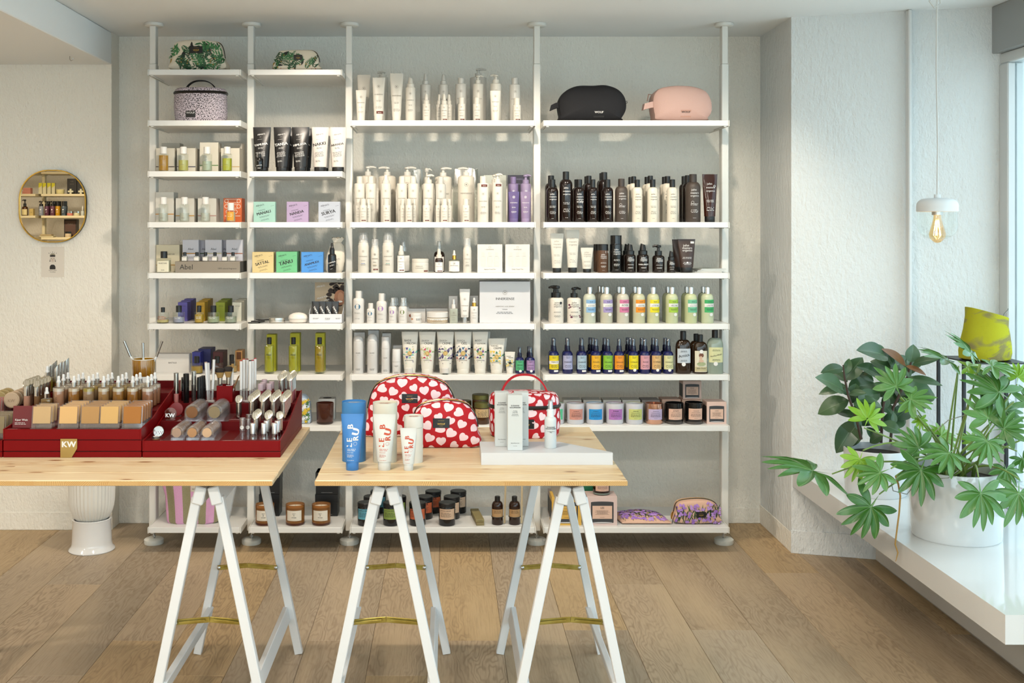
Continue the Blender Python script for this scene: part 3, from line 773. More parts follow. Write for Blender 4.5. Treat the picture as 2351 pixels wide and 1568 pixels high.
def jar(name, label, cat, x0, x1, ylid, ytop, z, d, body, lid, deco=None, group=None, lidr=1.02):
    X, w = place(x0, x1, d); r = w / 2; hb = wz(ylid, d) - z; Ht = wz(ytop, d) - z
    t = thing(name, label, cat, (X, d, z), 0., group)
    m = MB().lathe([(r * .93, 0), (r, r * .1)] + arc(r, hb - r * .12, r * .88, hb, 3), 28); m.build('body', body, t)
    MB().lathe([(r * lidr, hb - .001), (r * lidr, Ht - .002), (r * lidr - .002, Ht)], 28).build('lid', lid, t)
    if deco:
        D = Deco(); deco(D, w, hb); D.lay(t, onto(m, -r * .8))
    return t

def smooth_loop(pts, n=56):
    """closed Catmull-Rom curve through pts"""
    m = len(pts); out = []
    for i in range(m):
        p0, p1, p2, p3 = (V((*pts[(i + j - 1) % m], 0)) for j in range(4)); k = max(2, round(n / m))
        for j in range(k):
            u = j / k
            q = .5 * ((2 * p1) + (p2 - p0) * u + (2 * p0 - 5 * p1 + 4 * p2 - p3) * u * u + (3 * p1 - p0 - 3 * p2 + p3) * u ** 3)
            out.append((q.x, q.y))
    return out

def pouch(name, label, cat, pts, z, d, dep, bulge, mat, deco=None, group=None, zipper=True, zipm=GOLD, pull=True, n=64, zy=.5, flat=.93):
    """soft zipped bag: pts is the photo outline of its front (pixels); dep its depth; the front stands at depth d"""
    xs = [p[0] for p in pts]; cx = (min(xs) + max(xs)) / 2
    ol = smooth_loop([((a - cx) / sc(d), max(0., wz(b, d) - z)) for a, b in pts], n); ol = [(a, max(b, 0.)) for a, b in ol]
    t = thing(name, label, cat, (wx(cx, d), d + dep / 2, z), 0., group)
    mx, mz = 0., max(p[1] for p in ol) * .48; N = len(ol)
    nr = []
    for i in range(N):
        e = V((ol[(i + 1) % N][0] - ol[i - 1][0], ol[(i + 1) % N][1] - ol[i - 1][1], 0)); e = V((e.y, -e.x, 0))
        if e.length > 0: e.normalize()
        if e.dot(V((ol[i][0] - mx, ol[i][1] - mz, 0))) < 0: e = -e
        nr.append(e)
    spec = [(.02, -dep / 2 - bulge), (.35, -dep / 2 - bulge * .93), (.62, -dep / 2 - bulge * .7), (.82, -dep / 2 - bulge * .38), (flat, -dep / 2 - bulge * .05), (.985, -dep / 2 + .004), (1., -dep / 2 + .012), (1.012, 0.), (1., dep / 2 - .012), (.985, dep / 2 - .004), (.85, dep / 2 + .002), (.02, dep / 2 + .006)]
    m = MB(); m.uv = []; rs = []
    for k, y in spec:
        ring = []
        for (a, b), e in zip(ol, nr):
            x_, z_ = mx + (a - mx) * k, max(0., mz + (b - mz) * k)
            if b < .004: z_ = min(z_, .003 + (1 - k) * mz)
            ring.append((x_, y, z_)); g_ = max(0., y + dep / 2) if k > .9 else 0.
            m.uv.append((x_ + e.x * g_, z_ + e.y * g_))
        rs.append(ring)
    m.rings(rs); m.build('body', mat, t)
    if zipper:
        hz = max(b for a, b in ol) * .42; yz = -dep / 2 + dep * zy
        path = [(a * 1.014, yz, mz + (b - mz) * 1.014) for a, b in ol if b > hz]
        k0 = max(range(len(path)), key=lambda i: (V(path[i]) - V(path[i - 1])).length); path = path[k0:] + path[:k0]
        MB().tube(path, .0032, 6).build('zipper_tape', BLK, t)
        MB().tube([(a * 1.004, b, mz + (c - mz) * 1.006 + .0014) for a, b, c in path], .0022, 6).build('zipper', zipm, t)
        if pull:
            p = V(path[0]) if path[0][0] < path[-1][0] else V(path[-1])
            MB().tube([p, p + V((-.008, -.01, -.006)), p + V((-.012, -.012, -.03))], [.0018, .0035, .003], 6).build('zipper_pull', zipm, t)
    if deco:
        D = Deco(); deco(D, max(a for a, b in ol) * 2, max(b for a, b in ol)); D.lay(t, onto(m, -dep / 2), .0007)
    return t
def bag_label(D, x, z, w, h, mat=BLK, ink=GOLDI, small=True):
    D(mat, 'label').rect(x - w / 2, z - h / 2, x + w / 2, z + h / 2, 8)
    D(ink).fit('WOUF', x, z - h * .17, w * .46, bold=.012)
    if small: D(ink).lines(x, z + h * .24, w * .5, 1, h * .07).lines(x, z - h * .3, w * .3, 1, h * .06)
# ================================================================== narrow bays: perfumes, bags, tubes, cartons
D1, D2, D3 = 4.862, 4.945, 5.03
LQ = lambda h: K(h, .08, 0., .35)
# ---- bags on the top shelves
def jungle(seed, n):
    def f(D, w, h):
        r = random.Random(seed); gr = [K(c, .6) for c in ('2f6a3a', '1d4a2a', '3f8048')]
        for i in range(n // 3):                                   # black cats and shadows between the leaves
            x, z = r.uniform(-.42, .42) * w, r.uniform(.1, .85) * h; a = r.uniform(0, pi); L = r.uniform(.12, .2) * h
            pts = [(x + L * (1 + .3 * sin(3 * q)) * cos(q) * cos(a) - L * .35 * sin(q) * sin(a), z + L * (1 + .3 * sin(3 * q)) * cos(q) * sin(a) + L * .35 * sin(q) * cos(a)) for q in [2 * pi * k / 12 for k in range(12)]]
            if all(abs(p[0]) < w * .47 and .02 * h < p[1] < h * .93 for p in pts): D(K('14120f', .6), 'leaf_print').poly(pts)
        for i in range(n):
            x, z = r.uniform(-.44, .44) * w, r.uniform(.06, .86) * h; a = r.uniform(0, 2 * pi); L = r.uniform(.14, .27) * h
            u, v_ = V((cos(a), sin(a))), V((-sin(a), cos(a))); P_ = D(gr[i % 3], 'leaf_print')
            def pt(q, s_): c = u * q + v_ * s_; return (x + c.x, z + c.y)
            inside = lambda pts: all(abs(b) < w * .475 and .015 * h < c < h * .955 - .3 * h * (abs(b) / (w / 2)) ** 4 for b, c in pts)
            for k in range(6):                                     # fingers of a split leaf
                q = L * (-1 + k / 2.8)
                for s_ in (-1, 1):
                    ll = L * .75 * (1 - abs(k - 2) / 6)
                    pts = [pt(q, 0), pt(q + L * .3, s_ * ll * .5), pt(q + L * .5, s_ * ll), pt(q + L * .22, s_ * ll * .85), pt(q - L * .06, s_ * ll * .35)]
                    if inside(pts): P_.poly(pts if s_ > 0 else pts[::-1])
        for i in range(n // 2):
            D(K('b98a2c', .5), 'blossom_print').disc(r.uniform(-.4, .4) * w, r.uniform(.1, .75) * h, .0028, 7)
            D(K('a83a22', .5), 'blossom_print').disc(r.uniform(-.4, .4) * w, r.uniform(.1, .75) * h, .0018, 6)
        bag_label(D, -.0 * w if n > 22 else .03 * w, h * .66 if n > 22 else h * .62, .05 * (1.1 if n > 22 else .75), .0275 * (1.1 if n > 22 else .8))
    return f
z = zk(0)
pouch('toiletry_bag', 'large jungle leaf print toiletry bag with black label', 'bag', [(394, 158.5), (393, 138), (396, 112), (402, 98), (420, 92), (452, 90.5), (488, 93), (504, 102), (510.5, 130), (511, 158.5)], z, 4.87, .10, .012, CREAMF, jungle(3, 27))
pouch('toiletry_bag', 'small jungle leaf print pouch with black label', 'bag', [(633, 158.5), (632, 140), (638, 120), (652, 115), (690, 114), (718, 116), (729, 130), (731, 148), (730, 158.5)], z, 4.87, .07, .008, CREAMF, jungle(8, 17))
# ---- vanity cases (oval, lid with zip, strap)
def vanity(name, label, x0, x1, ylid, ytop, yhandle, z, d, sy, mat, zmat, deco, hx=.34):
    X, w = place(x0, x1, d); r = w / 2; hb = wz(ylid, d) - z; Ht = wz(ytop, d) - z; hh = wz(yhandle, d) - z
    t = thing(name, label, 'vanity case', (X, d, z)); n = 48; P_ = 2.5
    def loft(prof, nm, m_):
        m = MB(); m.uv = []; rs = []
        acc, pv = 0., None
        for q, zz in prof:
            if pv: acc += math.hypot(q * r - pv[0] * r, zz - pv[1])
            pv = (q, zz); ring = []
            for i in range(n):
                a = 2 * pi * i / n - pi / 2; c_, s_ = cos(a), sin(a)
                wr = 1 + .012 * sin(5 * a + 40 * zz)
                ring.append((math.copysign(abs(c_) ** (2 / P_), c_) * r * q * wr, math.copysign(abs(s_) ** (2 / P_), s_) * r * q * sy * wr, zz))
                m.uv.append((r * 1.15 * (a + pi / 2 if a < pi / 2 else a - 1.5 * pi) * max(q, .35), prof[0][1] + acc))
            rs.append(ring)
        m.rings(rs); return m, m.build(nm, m_, t)
    b, _ = loft([(.9, 0), (.955, .004), (.985, hb * .25), (1., hb * .55), (.99, hb * .85), (.975, hb)], 'body', mat)
    loft([(.975, hb + .006), (.985, hb + (Ht - hb) * .3), (.97, hb + (Ht - hb) * .62), (.9, hb + (Ht - hb) * .88), (.7, Ht), (.3, Ht + .002), (.02, Ht + .003)], 'lid', mat)
    def ring(k, zz, rr_, nm, m_):
        pts = []
        for i in range(n + 1):
            a = 2 * pi * i / n; c_, s_ = cos(a), sin(a)
            pts.append((math.copysign(abs(c_) ** (2 / P_), c_) * r * k, math.copysign(abs(s_) ** (2 / P_), s_) * r * k * sy, zz))
        MB().tube(pts, rr_, 6, False).build(nm, m_, t)
    ring(.975, hb + .003, .0068, 'zipper_tape', BLK); ring(1.0, hb + .003, .0034, 'zipper', zmat)
    path = [(r * hx * 2 * (u - .5) * 1.9 * (1 - .12 * (2 * u - 1) ** 8), 0, Ht - .012 + (hh - Ht + .012) * (1 - abs(2 * u - 1) ** 2.6)) for u in [i / 20 for i in range(21)]]
    MB().strip(path, .011, (0, 1, .0), .0052 if mat is HEARTS else .004).build('handle', mat if mat is HEARTS else BLACKF, t)
    D = Deco(); deco(D, w, hb); D.lay(t, onto(b, -r * sy), .0006)
    return t
vanity('vanity_case', 'lilac leopard print vanity case with black strap', 401, 521.5, 216.5, 203, 185.5, zk(1), 4.93, .62, LEOPARD, STEEL, lambda D, w, h: (D(BLK, 'label').rect(-.052, .018, -.008, .047, 6), D(INKW).fit('WOUF', -.03, .034, .038, bold=.01)))

# ---- perfume bottles with their cartons
def stripe(hexs, f=.24, txt=False):
    def g_(D, w, h):
        D(K(hexs, .5), 'stripe_print').rect(-w / 2, h * f - .002, w / 2, h * f + .002)
        D(K('b9b0a0', .6)).lines(0, h * .12, w * .3, 1, .002)
    return g_
z = zk(2); CRM = K('e3dccb', .6); CRMD = K('cfc8b8', .6)
for x0, x1, yt, st_, nm in ((357.8, 400.8, 340, '4a3a2c', 'dark brown'), (405.8, 448.8, 340, '3a3850', 'slate'), (458.5, 501, 327, '5f8a4c', 'green'), (507, 550, 340, 'c8ab74', 'tan')):
    carton('perfume_carton', f'cream perfume carton with a {nm} stripe, third shelf down', 'carton', x0, x1, yt, z, 4.93, .075, CRM, stripe(st_))
for x0, x1, nm in ((371, 413, 'brown-striped'), (514, 556, 'tan-striped')):
    carton('perfume_carton', f'taller pale carton showing behind the {nm} cream perfume carton', 'carton', x0, x1, 328.5, z, 5.05, .07, CRMD, group='pale cartons behind perfume cartons')
for cx, lc, lv, nm in ((375.5, 'd39a1e', .9, 'amber'), (421, 'd6cf6a', .64, 'pale yellow'), (475.5, 'cbd6bb', .58, 'pale green'), (521.5, 'cdd03a', .74, 'bright yellow-green')):
    bottle('perfume_bottle', f'clear perfume bottle of {nm} scent with white cap', 'perfume', cx - 11.5, cx + 11.5, 353, 337, z, D1, None, K('f2efe9', .5), capr=.66, sh=.18, liquid=(LQ(lc), lv), deco=lambda D, w, h: D(K('6a6250', .6)).lines(0, h * .38, w * .5, 1, .004))
z = zk(3)
for x0, x1, yt, st_, nm in ((357, 399, 441, 'cf8f3a', 'ochre'), (403, 446, 455, 'c9963c', 'gold'), (454, 496.5, 455, 'b9877c', 'dusky pink')):
    carton('perfume_carton', f'{"tall " if yt < 450 else ""}clear-wrapped cream perfume carton with {nm} stripe', 'carton', x0, x1, yt, z, 4.93, .08, K('d9d5ca', .35), stripe(st_, .27))
ORG = K('d9662c', .45)
def squig(D, w, h):
    for i, (u, v_, ww) in enumerate(((0, .88, .8), (0, .66, .8), (-.1, .44, .5))):
        D(K('f4e2d0', .5), 'loop_print').ring(-w * ww / 2.4 + w * u * .5, h * v_, h * .085, h * .02).ring(w * ww / 2.4 + w * u * .5, h * v_, h * .085, h * .02).rect(-w * ww / 2.4, h * v_ + h * .065, w * ww / 2.4, h * v_ + h * .085).rect(-w * ww / 2.4, h * v_ - h * .085, w * ww / 2.4, h * v_ - h * .065)
    D(K('f4e2d0', .5), 'loop_print').ring(0, h * .66, h * .07, h * .02).rect(-w * .42, h * .25, w * .42, h * .275)
carton('perfume_carton', 'orange carton with white looping line print', 'carton', 513, 555, 455, z, 4.95, .08, ORG, squig)
for cx, nm in ((375, 'tall'), (423.3, 'gold-striped'), (471.7, 'pink-striped')):
    bottle('perfume_bottle', f'nearly clear perfume bottle with white cap before the {nm} carton', 'perfume', cx - 11, cx + 11, 468.4, 452.6, z, D1, None, K('f2efe9', .5), capr=.7, sh=.15, liquid=(LQ('dfe0d0'), .5), deco=lambda D, w, h: D(K('4a4a40', .6)).lines(0, h * .22, w * .5, 1, .004))
bottle('perfume_bottle', 'perfume bottle with orange label and white cap before the orange carton', 'perfume', 519.5, 540.5, 482.6, 466, z, D1, None, K('f2efe9', .5), capr=.68, sh=.15, liquid=(LQ('eed9b0'), .85), deco=lambda D, w, h: (D(K('eaa22a', .5), 'label').rect(-w * .36, h * .14, w * .36, h * .86, 6), D(K('f6e6c6', .5)).lines(0, h * .66, w * .5, 3, .005)))
# ---- taupe display with miniature perfumes
z = zk(4)
carton('perfume_carton', 'broad cream perfume carton behind the black-capped bottle', 'carton', 358.5, 412, 562, z, 4.93, .06, K('dcd2b4', .6), lambda D, w, h: (D(INK).fit('NURTURE', w * .12, h * .63, w * .36), D(K('b98b3c', .5), 'stripe_print').rect(-w / 2, h * .24, w / 2, h * .27)))
bottle('perfume_bottle', 'square clear perfume bottle with black cap and cream label', 'perfume', 361, 392, 592, 577, z, D1, None, BLK, capr=.5, sh=.12, p=6, sy=.7, liquid=(LQ('d9d2ae'), .85), deco=lambda D, w, h: (D(K('ece5cb', .6), 'label').rect(-w * .42, h * .05, w * .42, h * .8, 4), D(INK).fit('NURTURE', 0, h * .6, w * .6).lines(0, h * .2, w * .3, 2, .003)))
X0, X1 = 402, 551; dd = 4.845
t = carton('fragrance_display', 'long taupe display base under a row of miniature perfumes', 'display base', X0, X1, 600.5, z, dd, .16, K('938878', .5), lambda D, w, h: (D(INK).fit('Abel', -w * .33, h * .3, w * .2), D(INK).fit('100% natural fragrance', w * .3, h * .32, w * .29)), side=K('1a1917', .4))
zd = wz(600.5, dd)
for x0, x1, c, nm in ((419, 456, 'b98a4a', 'first'), (471, 509, 'c9c2a0', 'middle'), (519, 557, 'a8705a', 'last')):
    carton('perfume_carton', f'pale lilac-grey carton on the taupe display, {nm} of the front three', 'carton', x0, x1, 550.5, zd, 4.925, .03, K('d3d2da', .5), lambda D, w, h, c=c: (D(INK).fit('Abel', 0, h * .52, w * .34), D(K(c, .5), 'stripe_print').rect(-w / 2, h * .33, w / 2, h * .38), D(K('8a8890', .6)).lines(0, h * .2, w * .6, 3, .004)))
for x0, x1, nm in ((447, 484, 'first and middle'), (496, 533, 'middle and last')):
    carton('perfume_carton', f'lilac-grey carton tucked behind the {nm} front cartons on the taupe display', 'carton', x0, x1, 551.5, zd, 4.965, .035, K('bdbcc8', .5), lambda D, w, h: (D(INK).fit('Abel', w * .12, h * .52, w * .34), D(K('3f5a3c', .5), 'stripe_print').rect(-w / 2, h * .33, w / 2, h * .38)), group='back cartons on the taupe display')
for i, cx in enumerate((424.3, 452, 472, 493.5, 516.5, 535)):
    bottle('perfume_miniature', f'miniature perfume bottle with black cap, {("first","second","third","fourth","fifth","last")[i]} along the taupe display', 'perfume', cx - 7, cx + 7, 587, 579, zd, 4.875, None, BLK, capr=.56, sh=.1, p=5, liquid=(LQ('e6e2d6'), .8), n=16, deco=lambda D, w, h: D(K('f0e9e0', .6), 'label').rect(-w * .36, h * .15, w * .36, h * .72, 3), group='miniature perfumes')
# ---- low perfume bottles with coloured cartons
z = zk(5)
bottle('perfume_bottle', 'low perfume bottle with bare black spray nozzle and orange print', 'perfume', 360, 388, 716, 705.5, z, D1, None, BLK, capr=.33, sh=.08, liquid=(LQ('e6d48a'), .3), deco=lambda D, w, h: D(K('c8663a', .6)).lines(0, h * .6, w * .7, 3, .006))
for x0, x1, c, lv, nm in ((397, 424, 'b9bcd4', .55, 'pale violet'), (446.5, 468, 'd9b23a', .8, 'golden'), (476, 504, 'b9c6a0', .6, 'pale olive'), (516, 544, 'b5bda4', .6, 'grey-green')):
    bottle('perfume_bottle', f'low perfume bottle of {nm} scent with black cap, sixth shelf down', 'perfume', x0, x1, 716, 701.5, z, D1, None, BLK, capr=.48, sh=.08, liquid=(LQ(c), lv), deco=lambda D, w, h: D(INKW).lines(0, h * .55, w * .6, 2, .006))
for x0, x1, yt, c, nm in ((408.5, 430, 694, '5f57a8', 'violet'), (450.5, 470, 694, 'c79a16', 'mustard'), (495, 516, 694, '8f9a1c', 'olive green'), (533, 554, 694, 'e2ddc8', 'ivory')):
    for j in range(3):
        dj = 4.955 + j * .06
        sh = (wx((x0 + x1) / 2, 4.955)) ; px0 = PX + (sh + j * .0 - (x1 - x0) / 2 / sc(4.955)) * sc(dj); px1 = PX + (sh + (x1 - x0) / 2 / sc(4.955)) * sc(dj)
        carton('perfume_carton', f'{nm} perfume carton, {("front","middle","rearmost")[j]} of three one behind another', 'carton', px0, px1, PY + (yt - 2 * j - PY) * 4.955 / dj, z, dj, .055, K(c, .5), (lambda D, w, h: D(INK).fit('BASTILLE', w * .1, h * .78, w * .5)) if j == 0 else None)
# ---- shelf with the wide white carton
z = zk(6)
carton('gift_carton', 'wide flat white carton with small black lettering', 'carton', 358, 434, 812.5, z, 4.9, .05, K('dedbd6', .5), lambda D, w, h: D(INK).fit('BASTILLE', -.0 * w, h * .48, w * .25, bold=.01))
carton('perfume_carton', 'bright blue perfume carton, front one of its pair', 'carton', 441, 460, 808.5, z, 4.93, .06, K('3c3f96', .45))
carton('perfume_carton', 'deep blue perfume carton, rear one of its pair', 'carton', 455, 484, 801, z, 5.0, .1, K('30346f', .45))
carton('perfume_carton', 'burgundy perfume carton behind a black-capped bottle', 'carton', 489, 512, 808, z, 4.95, .1, K('4d1c20', .45))
bottle('perfume_bottle', 'low round perfume bottle of honey scent before the blue cartons', 'perfume', 438, 466, 832.5, 818, z, D1, None, BLK, capr=.42, sh=.08, liquid=(LQ('c9a64a'), .7))
bottle('perfume_bottle', 'low round perfume bottle before the burgundy carton', 'perfume', 485, 512.5, 832.5, 818, z, D1, None, BLK, capr=.42, sh=.08, liquid=(LQ('c98a62'), .5))
bottle('perfume_bottle', 'low round perfume bottle beside the copper-windowed carton', 'perfume', 519, 545, 830, 814, z, 4.9, None, BLK, capr=.4, sh=.08, liquid=(LQ('d9b06a'), .6))
t = carton('perfume_carton', 'copper-coloured carton with a recessed window', 'carton', 540, 556, 805, z, 4.93, .07, K('c9955a', .35, .3), lambda D, w, h: (D(K('6a3f1c', .4, .3), 'window_print').rect(-w * .3, h * .58, w * .36, h * .93), D(K('8a6030', .5)).fit('BASTILLE', 0, h * .25, w * .6)))

# ================================================================== second narrow bay
z = zk(2)
TB, TW = K('1d1b1b', .3), K('ded6ce', .4)
def abh(word, ink, rot=8):
    def f(D, w, h):
        D(ink).fit('ABHATI', -w * .03, h * .82, w * .42, rot).lines(-w * .06, h * .775, w * .16, 1, .0024, rot=rot)
        D(ink).lines(-w * .1, h * .72, w * .36, 1, .0025, rot=rot)
        D(ink).fit(word, -w * .03, h * .585, w * .74, rot + 2, .03)
        D(ink).lines(-w * .03, h * .535, w * .36, 2, .0042, rot=rot).lines(-w * .05, h * .43, w * .58, 5, .0046, rot=rot, seed=len(word)).lines(-w * .1, h * .24, w * .34, 2, .0042, rot=rot)
    return f
for x0, x1, wd_, c, nm in ((581, 622, 'YAMUNA', 0, 'YAMUNA'), (628, 668, 'TANSA', 0, 'TANSA'), (670, 710.5, 'HIMLAYA', 0, 'HIMLAYA'), (715.5, 755, 'NAKKI', 1, 'NAKKI'), (757, 796, 'ARANDA', 1, 'ARANDA')):
    tube('cream_tube', f'{"white" if c else "black"} squeeze tube lettered {nm}', 'tube', x0, x1, 292, z, D1, TW if c else TB, TB, .105, .76, .68, abh(wd_, INK if c else INKW))
for x0, x1, c, nm in ((583, 622, 0, 'YAMUNA'), (638, 676, 0, 'TANSA'), (682, 718, 0, 'HIMLAYA'), (722, 760, 1, 'NAKKI'), (757, 791, 1, 'ARANDA')):
    tube('cream_tube', f'{"white" if c else "black"} squeeze tube mostly hidden behind the one lettered {nm}', 'tube', x0, x1, 295, z, 4.935, TW if c else TB, TB, .105, .76, .68, abh('NAKKI' if c else 'TANSA', INK if c else INKW), group=f'{"white" if c else "black"} tubes of the rear row')
bottle('travel_bottle', 'tiny black travel bottle standing before the first black tube', 'bottle', 588, 604, 362, 353, z, 4.832, BLKG, BLK, capr=.45, deco=lambda D, w, h: D(INKW).fit('YAMUNA', 0, h * .4, w * .8, 8, .02).lines(0, h * .25, w * .5, 2, .003))
def pastel(word):
    def f(D, w, h):
        D(INK).fit('ABHATI', -w * .2, h * .78, w * .38, 10).lines(-w * .22, h * .73, w * .14, 1, .002, rot=10)
        D(INK).lines(-w * .12, h * .6, w * .36, 2, .0028, rot=13).fit(word, -w * .02, h * .4, w * .66, 14, .03)
        D(INK).lines(-w * .0, h * .3, w * .56, 2, .0036, rot=14).lines(.02 * w, h * .14, w * .4, 2, .0034, rot=14).lines(w * .36, h * .8, w * .22, 1, .0026, rot=14)
    return f
for zz, x0, x1, yt, wd_, c, nm, dp in ((3, 582, 632, 463, 'MANALI', 'a3cdbf', 'mint green', .03), (3, 658, 708, 463, 'NANDA', 'b19cbe', 'lilac', .03), (3, 731, 780.5, 463, 'SURYA', 'b9bfcb', 'pale grey-blue', .05),
                                       (4, 579, 628, 578.6, 'SATTAL', 'e0c88e', 'sand yellow', .05), (4, 634, 682, 578, 'TANU', '6fbf88', 'green', .06), (4, 691.6, 742, 578.6, 'ANAMUDI', '4a94dd', 'bright blue', .04)):
    carton('soap_carton', f'{nm} square carton lettered {wd_}', 'carton', x0, x1, yt, zk(zz), 4.87, dp, K(c, .5), pastel(wd_))
carton('soap_carton', 'darker green square carton directly behind the green one', 'carton', 640, 687, 577, zk(4), 4.94, .04, K('3f8a5c', .5))
z = zk(4)
bottle('serum_bottle', 'black dropper bottle with slanted white lettering CHAMBAL', 'bottle', 753, 772, 583, 557.6, z, D1, K('151515', .2), BLK, 'dropper', capr=.62, deco=lambda D, w, h: (D(INKW).fit('CHAMBAL', 0, h * .52, w * .95, 18, .02), D(INKW).lines(0, h * .4, w * .6, 2, .003, rot=18).lines(0, h * .2, w * .4, 1, .003, rot=18)))
d = 4.925; X, w = place(745, 788, d); t = thing('drawstring_pouch', 'small cream linen drawstring pouch behind the black dropper bottle', 'pouch', (X, d, z))
m = MB(); rs = []; n = 28
for q, zz, sy in ((.78, 0, .3), (.95, .01, .42), (1., .05, .42), (.93, .085, .4), (.72, .112, .36), (.42, .126, .3), (.34, .131, .28), (.5, .142, .3), (.66, .152, .3)):
    rs.append([(w / 2 * q * cos(a) * (1 + .05 * sin(7 * a + zz * 60)) + zz * .12, w / 2 * q * sin(a) * sy * (1 + .08 * sin(6 * a)), zz + (.004 * sin(5 * a) if zz > .1 else 0)) for a in [2 * pi * i / n for i in range(n)]])
m.rings(rs); m.build('body', LINEN, t); D = Deco(); D(K('8f8a7c', .7)).fit('ABHATI', .008, .052, .04, 4).lines(.01, .035, .02, 2, .004); D.lay(t, onto(m, -.01))
MB().tube([(w / 2 * .37 * cos(a) + .0155, w / 2 * .37 * sin(a) * .32, .1295) for a in [2 * pi * i / 20 for i in range(21)]], .0013, 6).build('drawstring', K('cfc5b0', .8), t)
# ---- lip balm tray, soap dish, tin, sachets
z = zk(5)
for i, (x, y, a, zz) in enumerate(((583, 4.85, .2, 0), (592, 4.87, -.3, .0045), (603, 4.9, .5, .009))):
    t = thing('sample_sachet', f'black sample sachet, {("lowest","middle","topmost")[i]} of the flat pile', 'sachet', (wx(x, y), y, z + zz), a)
    MB().box(-.026, .026, -.018, .018, 0, .004, .0018).build('packet', K('181717', .35), t)
    MB().box(-.026, -.022, -.018, .018, .0041, .0045, 0).build('crimp', K('2a2929', .3), t); MB().box(-.01, .018, -.006, -.003, .0041, .0045, 0).build('lettering', INKW, t)
jar('soap_tin', 'low round aluminium tin lying beside the sachets', 'tin', 618, 654, 733.5, 728, z, D1, K('c9c6be', .3, .9), K('d3d0c8', .25, .9), lidr=1.03)
d = 4.87; X, w = place(662, 707, d); h = wz(717, d) - z; t = thing('soap_dish', 'closed white oval soap dish', 'soap dish', (X, d, z))
MB().lathe([(w * .36, 0), (w * .45, .004), (w * .49, h * .38)], 32, 1, .7).build('tray', K('efe6da', .35), t)
MB().lathe([(w * .5, h * .4), (w * .5, h * .46)] + arc(w * .49, h * .5, .001, h, 7), 32, 1, .7).build('lid', K('f3ebe0', .35), t)
d = 4.845; X, w = place(709, 786, d); t = thing('display_tray', 'white counter tray with a printed photo backboard', 'display tray', (X, d, z)); hf = wz(721, d) - z
m = MB(); m.box(-w / 2, w / 2, 0, .0015, 0, hf, 0); m.box(-w / 2, w / 2, 0, .09, 0, .0015, 0)
m.build('tray_front', K('e8e8ea', .45), t)
for s_ in (-1, 1):
    MB().prism([(0, 0), (.09, 0), (.09, hf * 1.9), (0, hf)], *sorted((s_ * w / 2, s_ * (w / 2 - .0015))), 'x').build('tray_side', K('e8e8ea', .45), t)
D = Deco()
for i, s_ in enumerate((-.38, -.02, .3)): D(INK).lines(w * s_ , hf * .55, w * .18, 3 - (i != 1), .0035, 'l', seed=i)
D.lay(t, lambda x, z: 0., .0003)
dB = d + .088; xa, xb = wx(723, dB) - X, wx(790, dB) - X; zt = wz(648, dB) - z
bk = MB().box(xa, xb, .087, .0885, .0, zt, 0).build('backboard', K('bfa98a', .5), t)
D = Deco(); wq, cx, cz = xb - xa, xa + (xb - xa) * .86, zt * .66
r = random.Random(5)
hairm = K('2c1d14', .7); ins = lambda x, y: (min(max(x, xa), xb), min(max(y, .01), zt - .001))
for i in range(70):
    a = r.uniform(.3 * pi, 1.5 * pi); q = r.uniform(.2, 1.); x, y = cx + wq * .46 * q * cos(a) + wq * .02, cz + zt * .33 * q * sin(a) + zt * .06
    D(hairm, 'photo_print').poly([ins(x + .009 * cos(b), y + .007 * sin(b)) for b in [2 * pi * k / 8 for k in range(8)]])
D(K('a06a4a', .6), 'photo_print').poly([ins(cx + wq * .2 * cos(b), cz - zt * .05 + zt * .2 * sin(b)) for b in [2 * pi * k / 16 for k in range(16)]])
D(K('c08a68', .6), 'photo_print').poly([ins(cx + wq * .02 + wq * .1 * cos(b), cz - zt * .03 + zt * .12 * sin(b)) for b in [2 * pi * k / 12 for k in range(12)]])
D(K('f2e8e0', .6), 'photo_print').poly([ins(cx + wq * .0 + wq * .09 * cos(b), cz - zt * .15 + zt * .025 * sin(b)) for b in [2 * pi * k / 10 for k in range(10)]])
D(INKW).fit('ABHATI', xa + wq * .2, zt * .88, wq * .28, 8).fit('PFLEGE FÜR', xa + wq * .26, zt * .6, wq * .36, 14, .02).fit('ZARTE LIPPEN', xa + wq * .29, zt * .51, wq * .42, 14, .02)
D.lay(bk, lambda x, z: .087, .0004)
for i, px in enumerate((725, 739.5, 754, 769)):
    tube('lip_balm_tube', f'black lip balm tube in the white tray, {("first","second","third","last")[i]} of four', 'tube', px - 9, px + 9, 692, z + .0025, 4.888, TB, TB, .2, .8, .7, lambda D, w, h: D(INKW).fit('YAMUNA', 0, h * .52, h * .5, -62, .03), group='lip balm tubes in the tray')
# ---- yellow-green body oils
z = zk(6)
for i, (bx0, bx1, yt, x0, x1, lc) in enumerate(((612, 633, 768, 607, 629.5, 'c3c22a'), (666, 688, 765, 662.5, 685, 'c6c42a'), (724, 745, 765, 722.5, 745, 'bfa21f'))):
    nm = ('first', 'second', 'third')[i]
    carton('oil_carton', f'tall yellow-green carton, {nm} of the three with body oil', 'carton', bx0, bx1, yt, z, 4.93, .05, K('c5c313', .45))
    bottle('body_oil_bottle', f'slim glass bottle of {"amber" if i == 2 else "yellow-green"} oil with black cap before the {nm} carton', 'bottle', x0, x1, 789.5, 774.5, z, D1, None, BLK, capr=.47, sh=.12, liquid=(LQ(lc), .93), deco=lambda D, w, h: D(INK).fit('Abel', 0, h * .62, w * .5, 0, .01).lines(0, h * .54, w * .7, 1, .003))
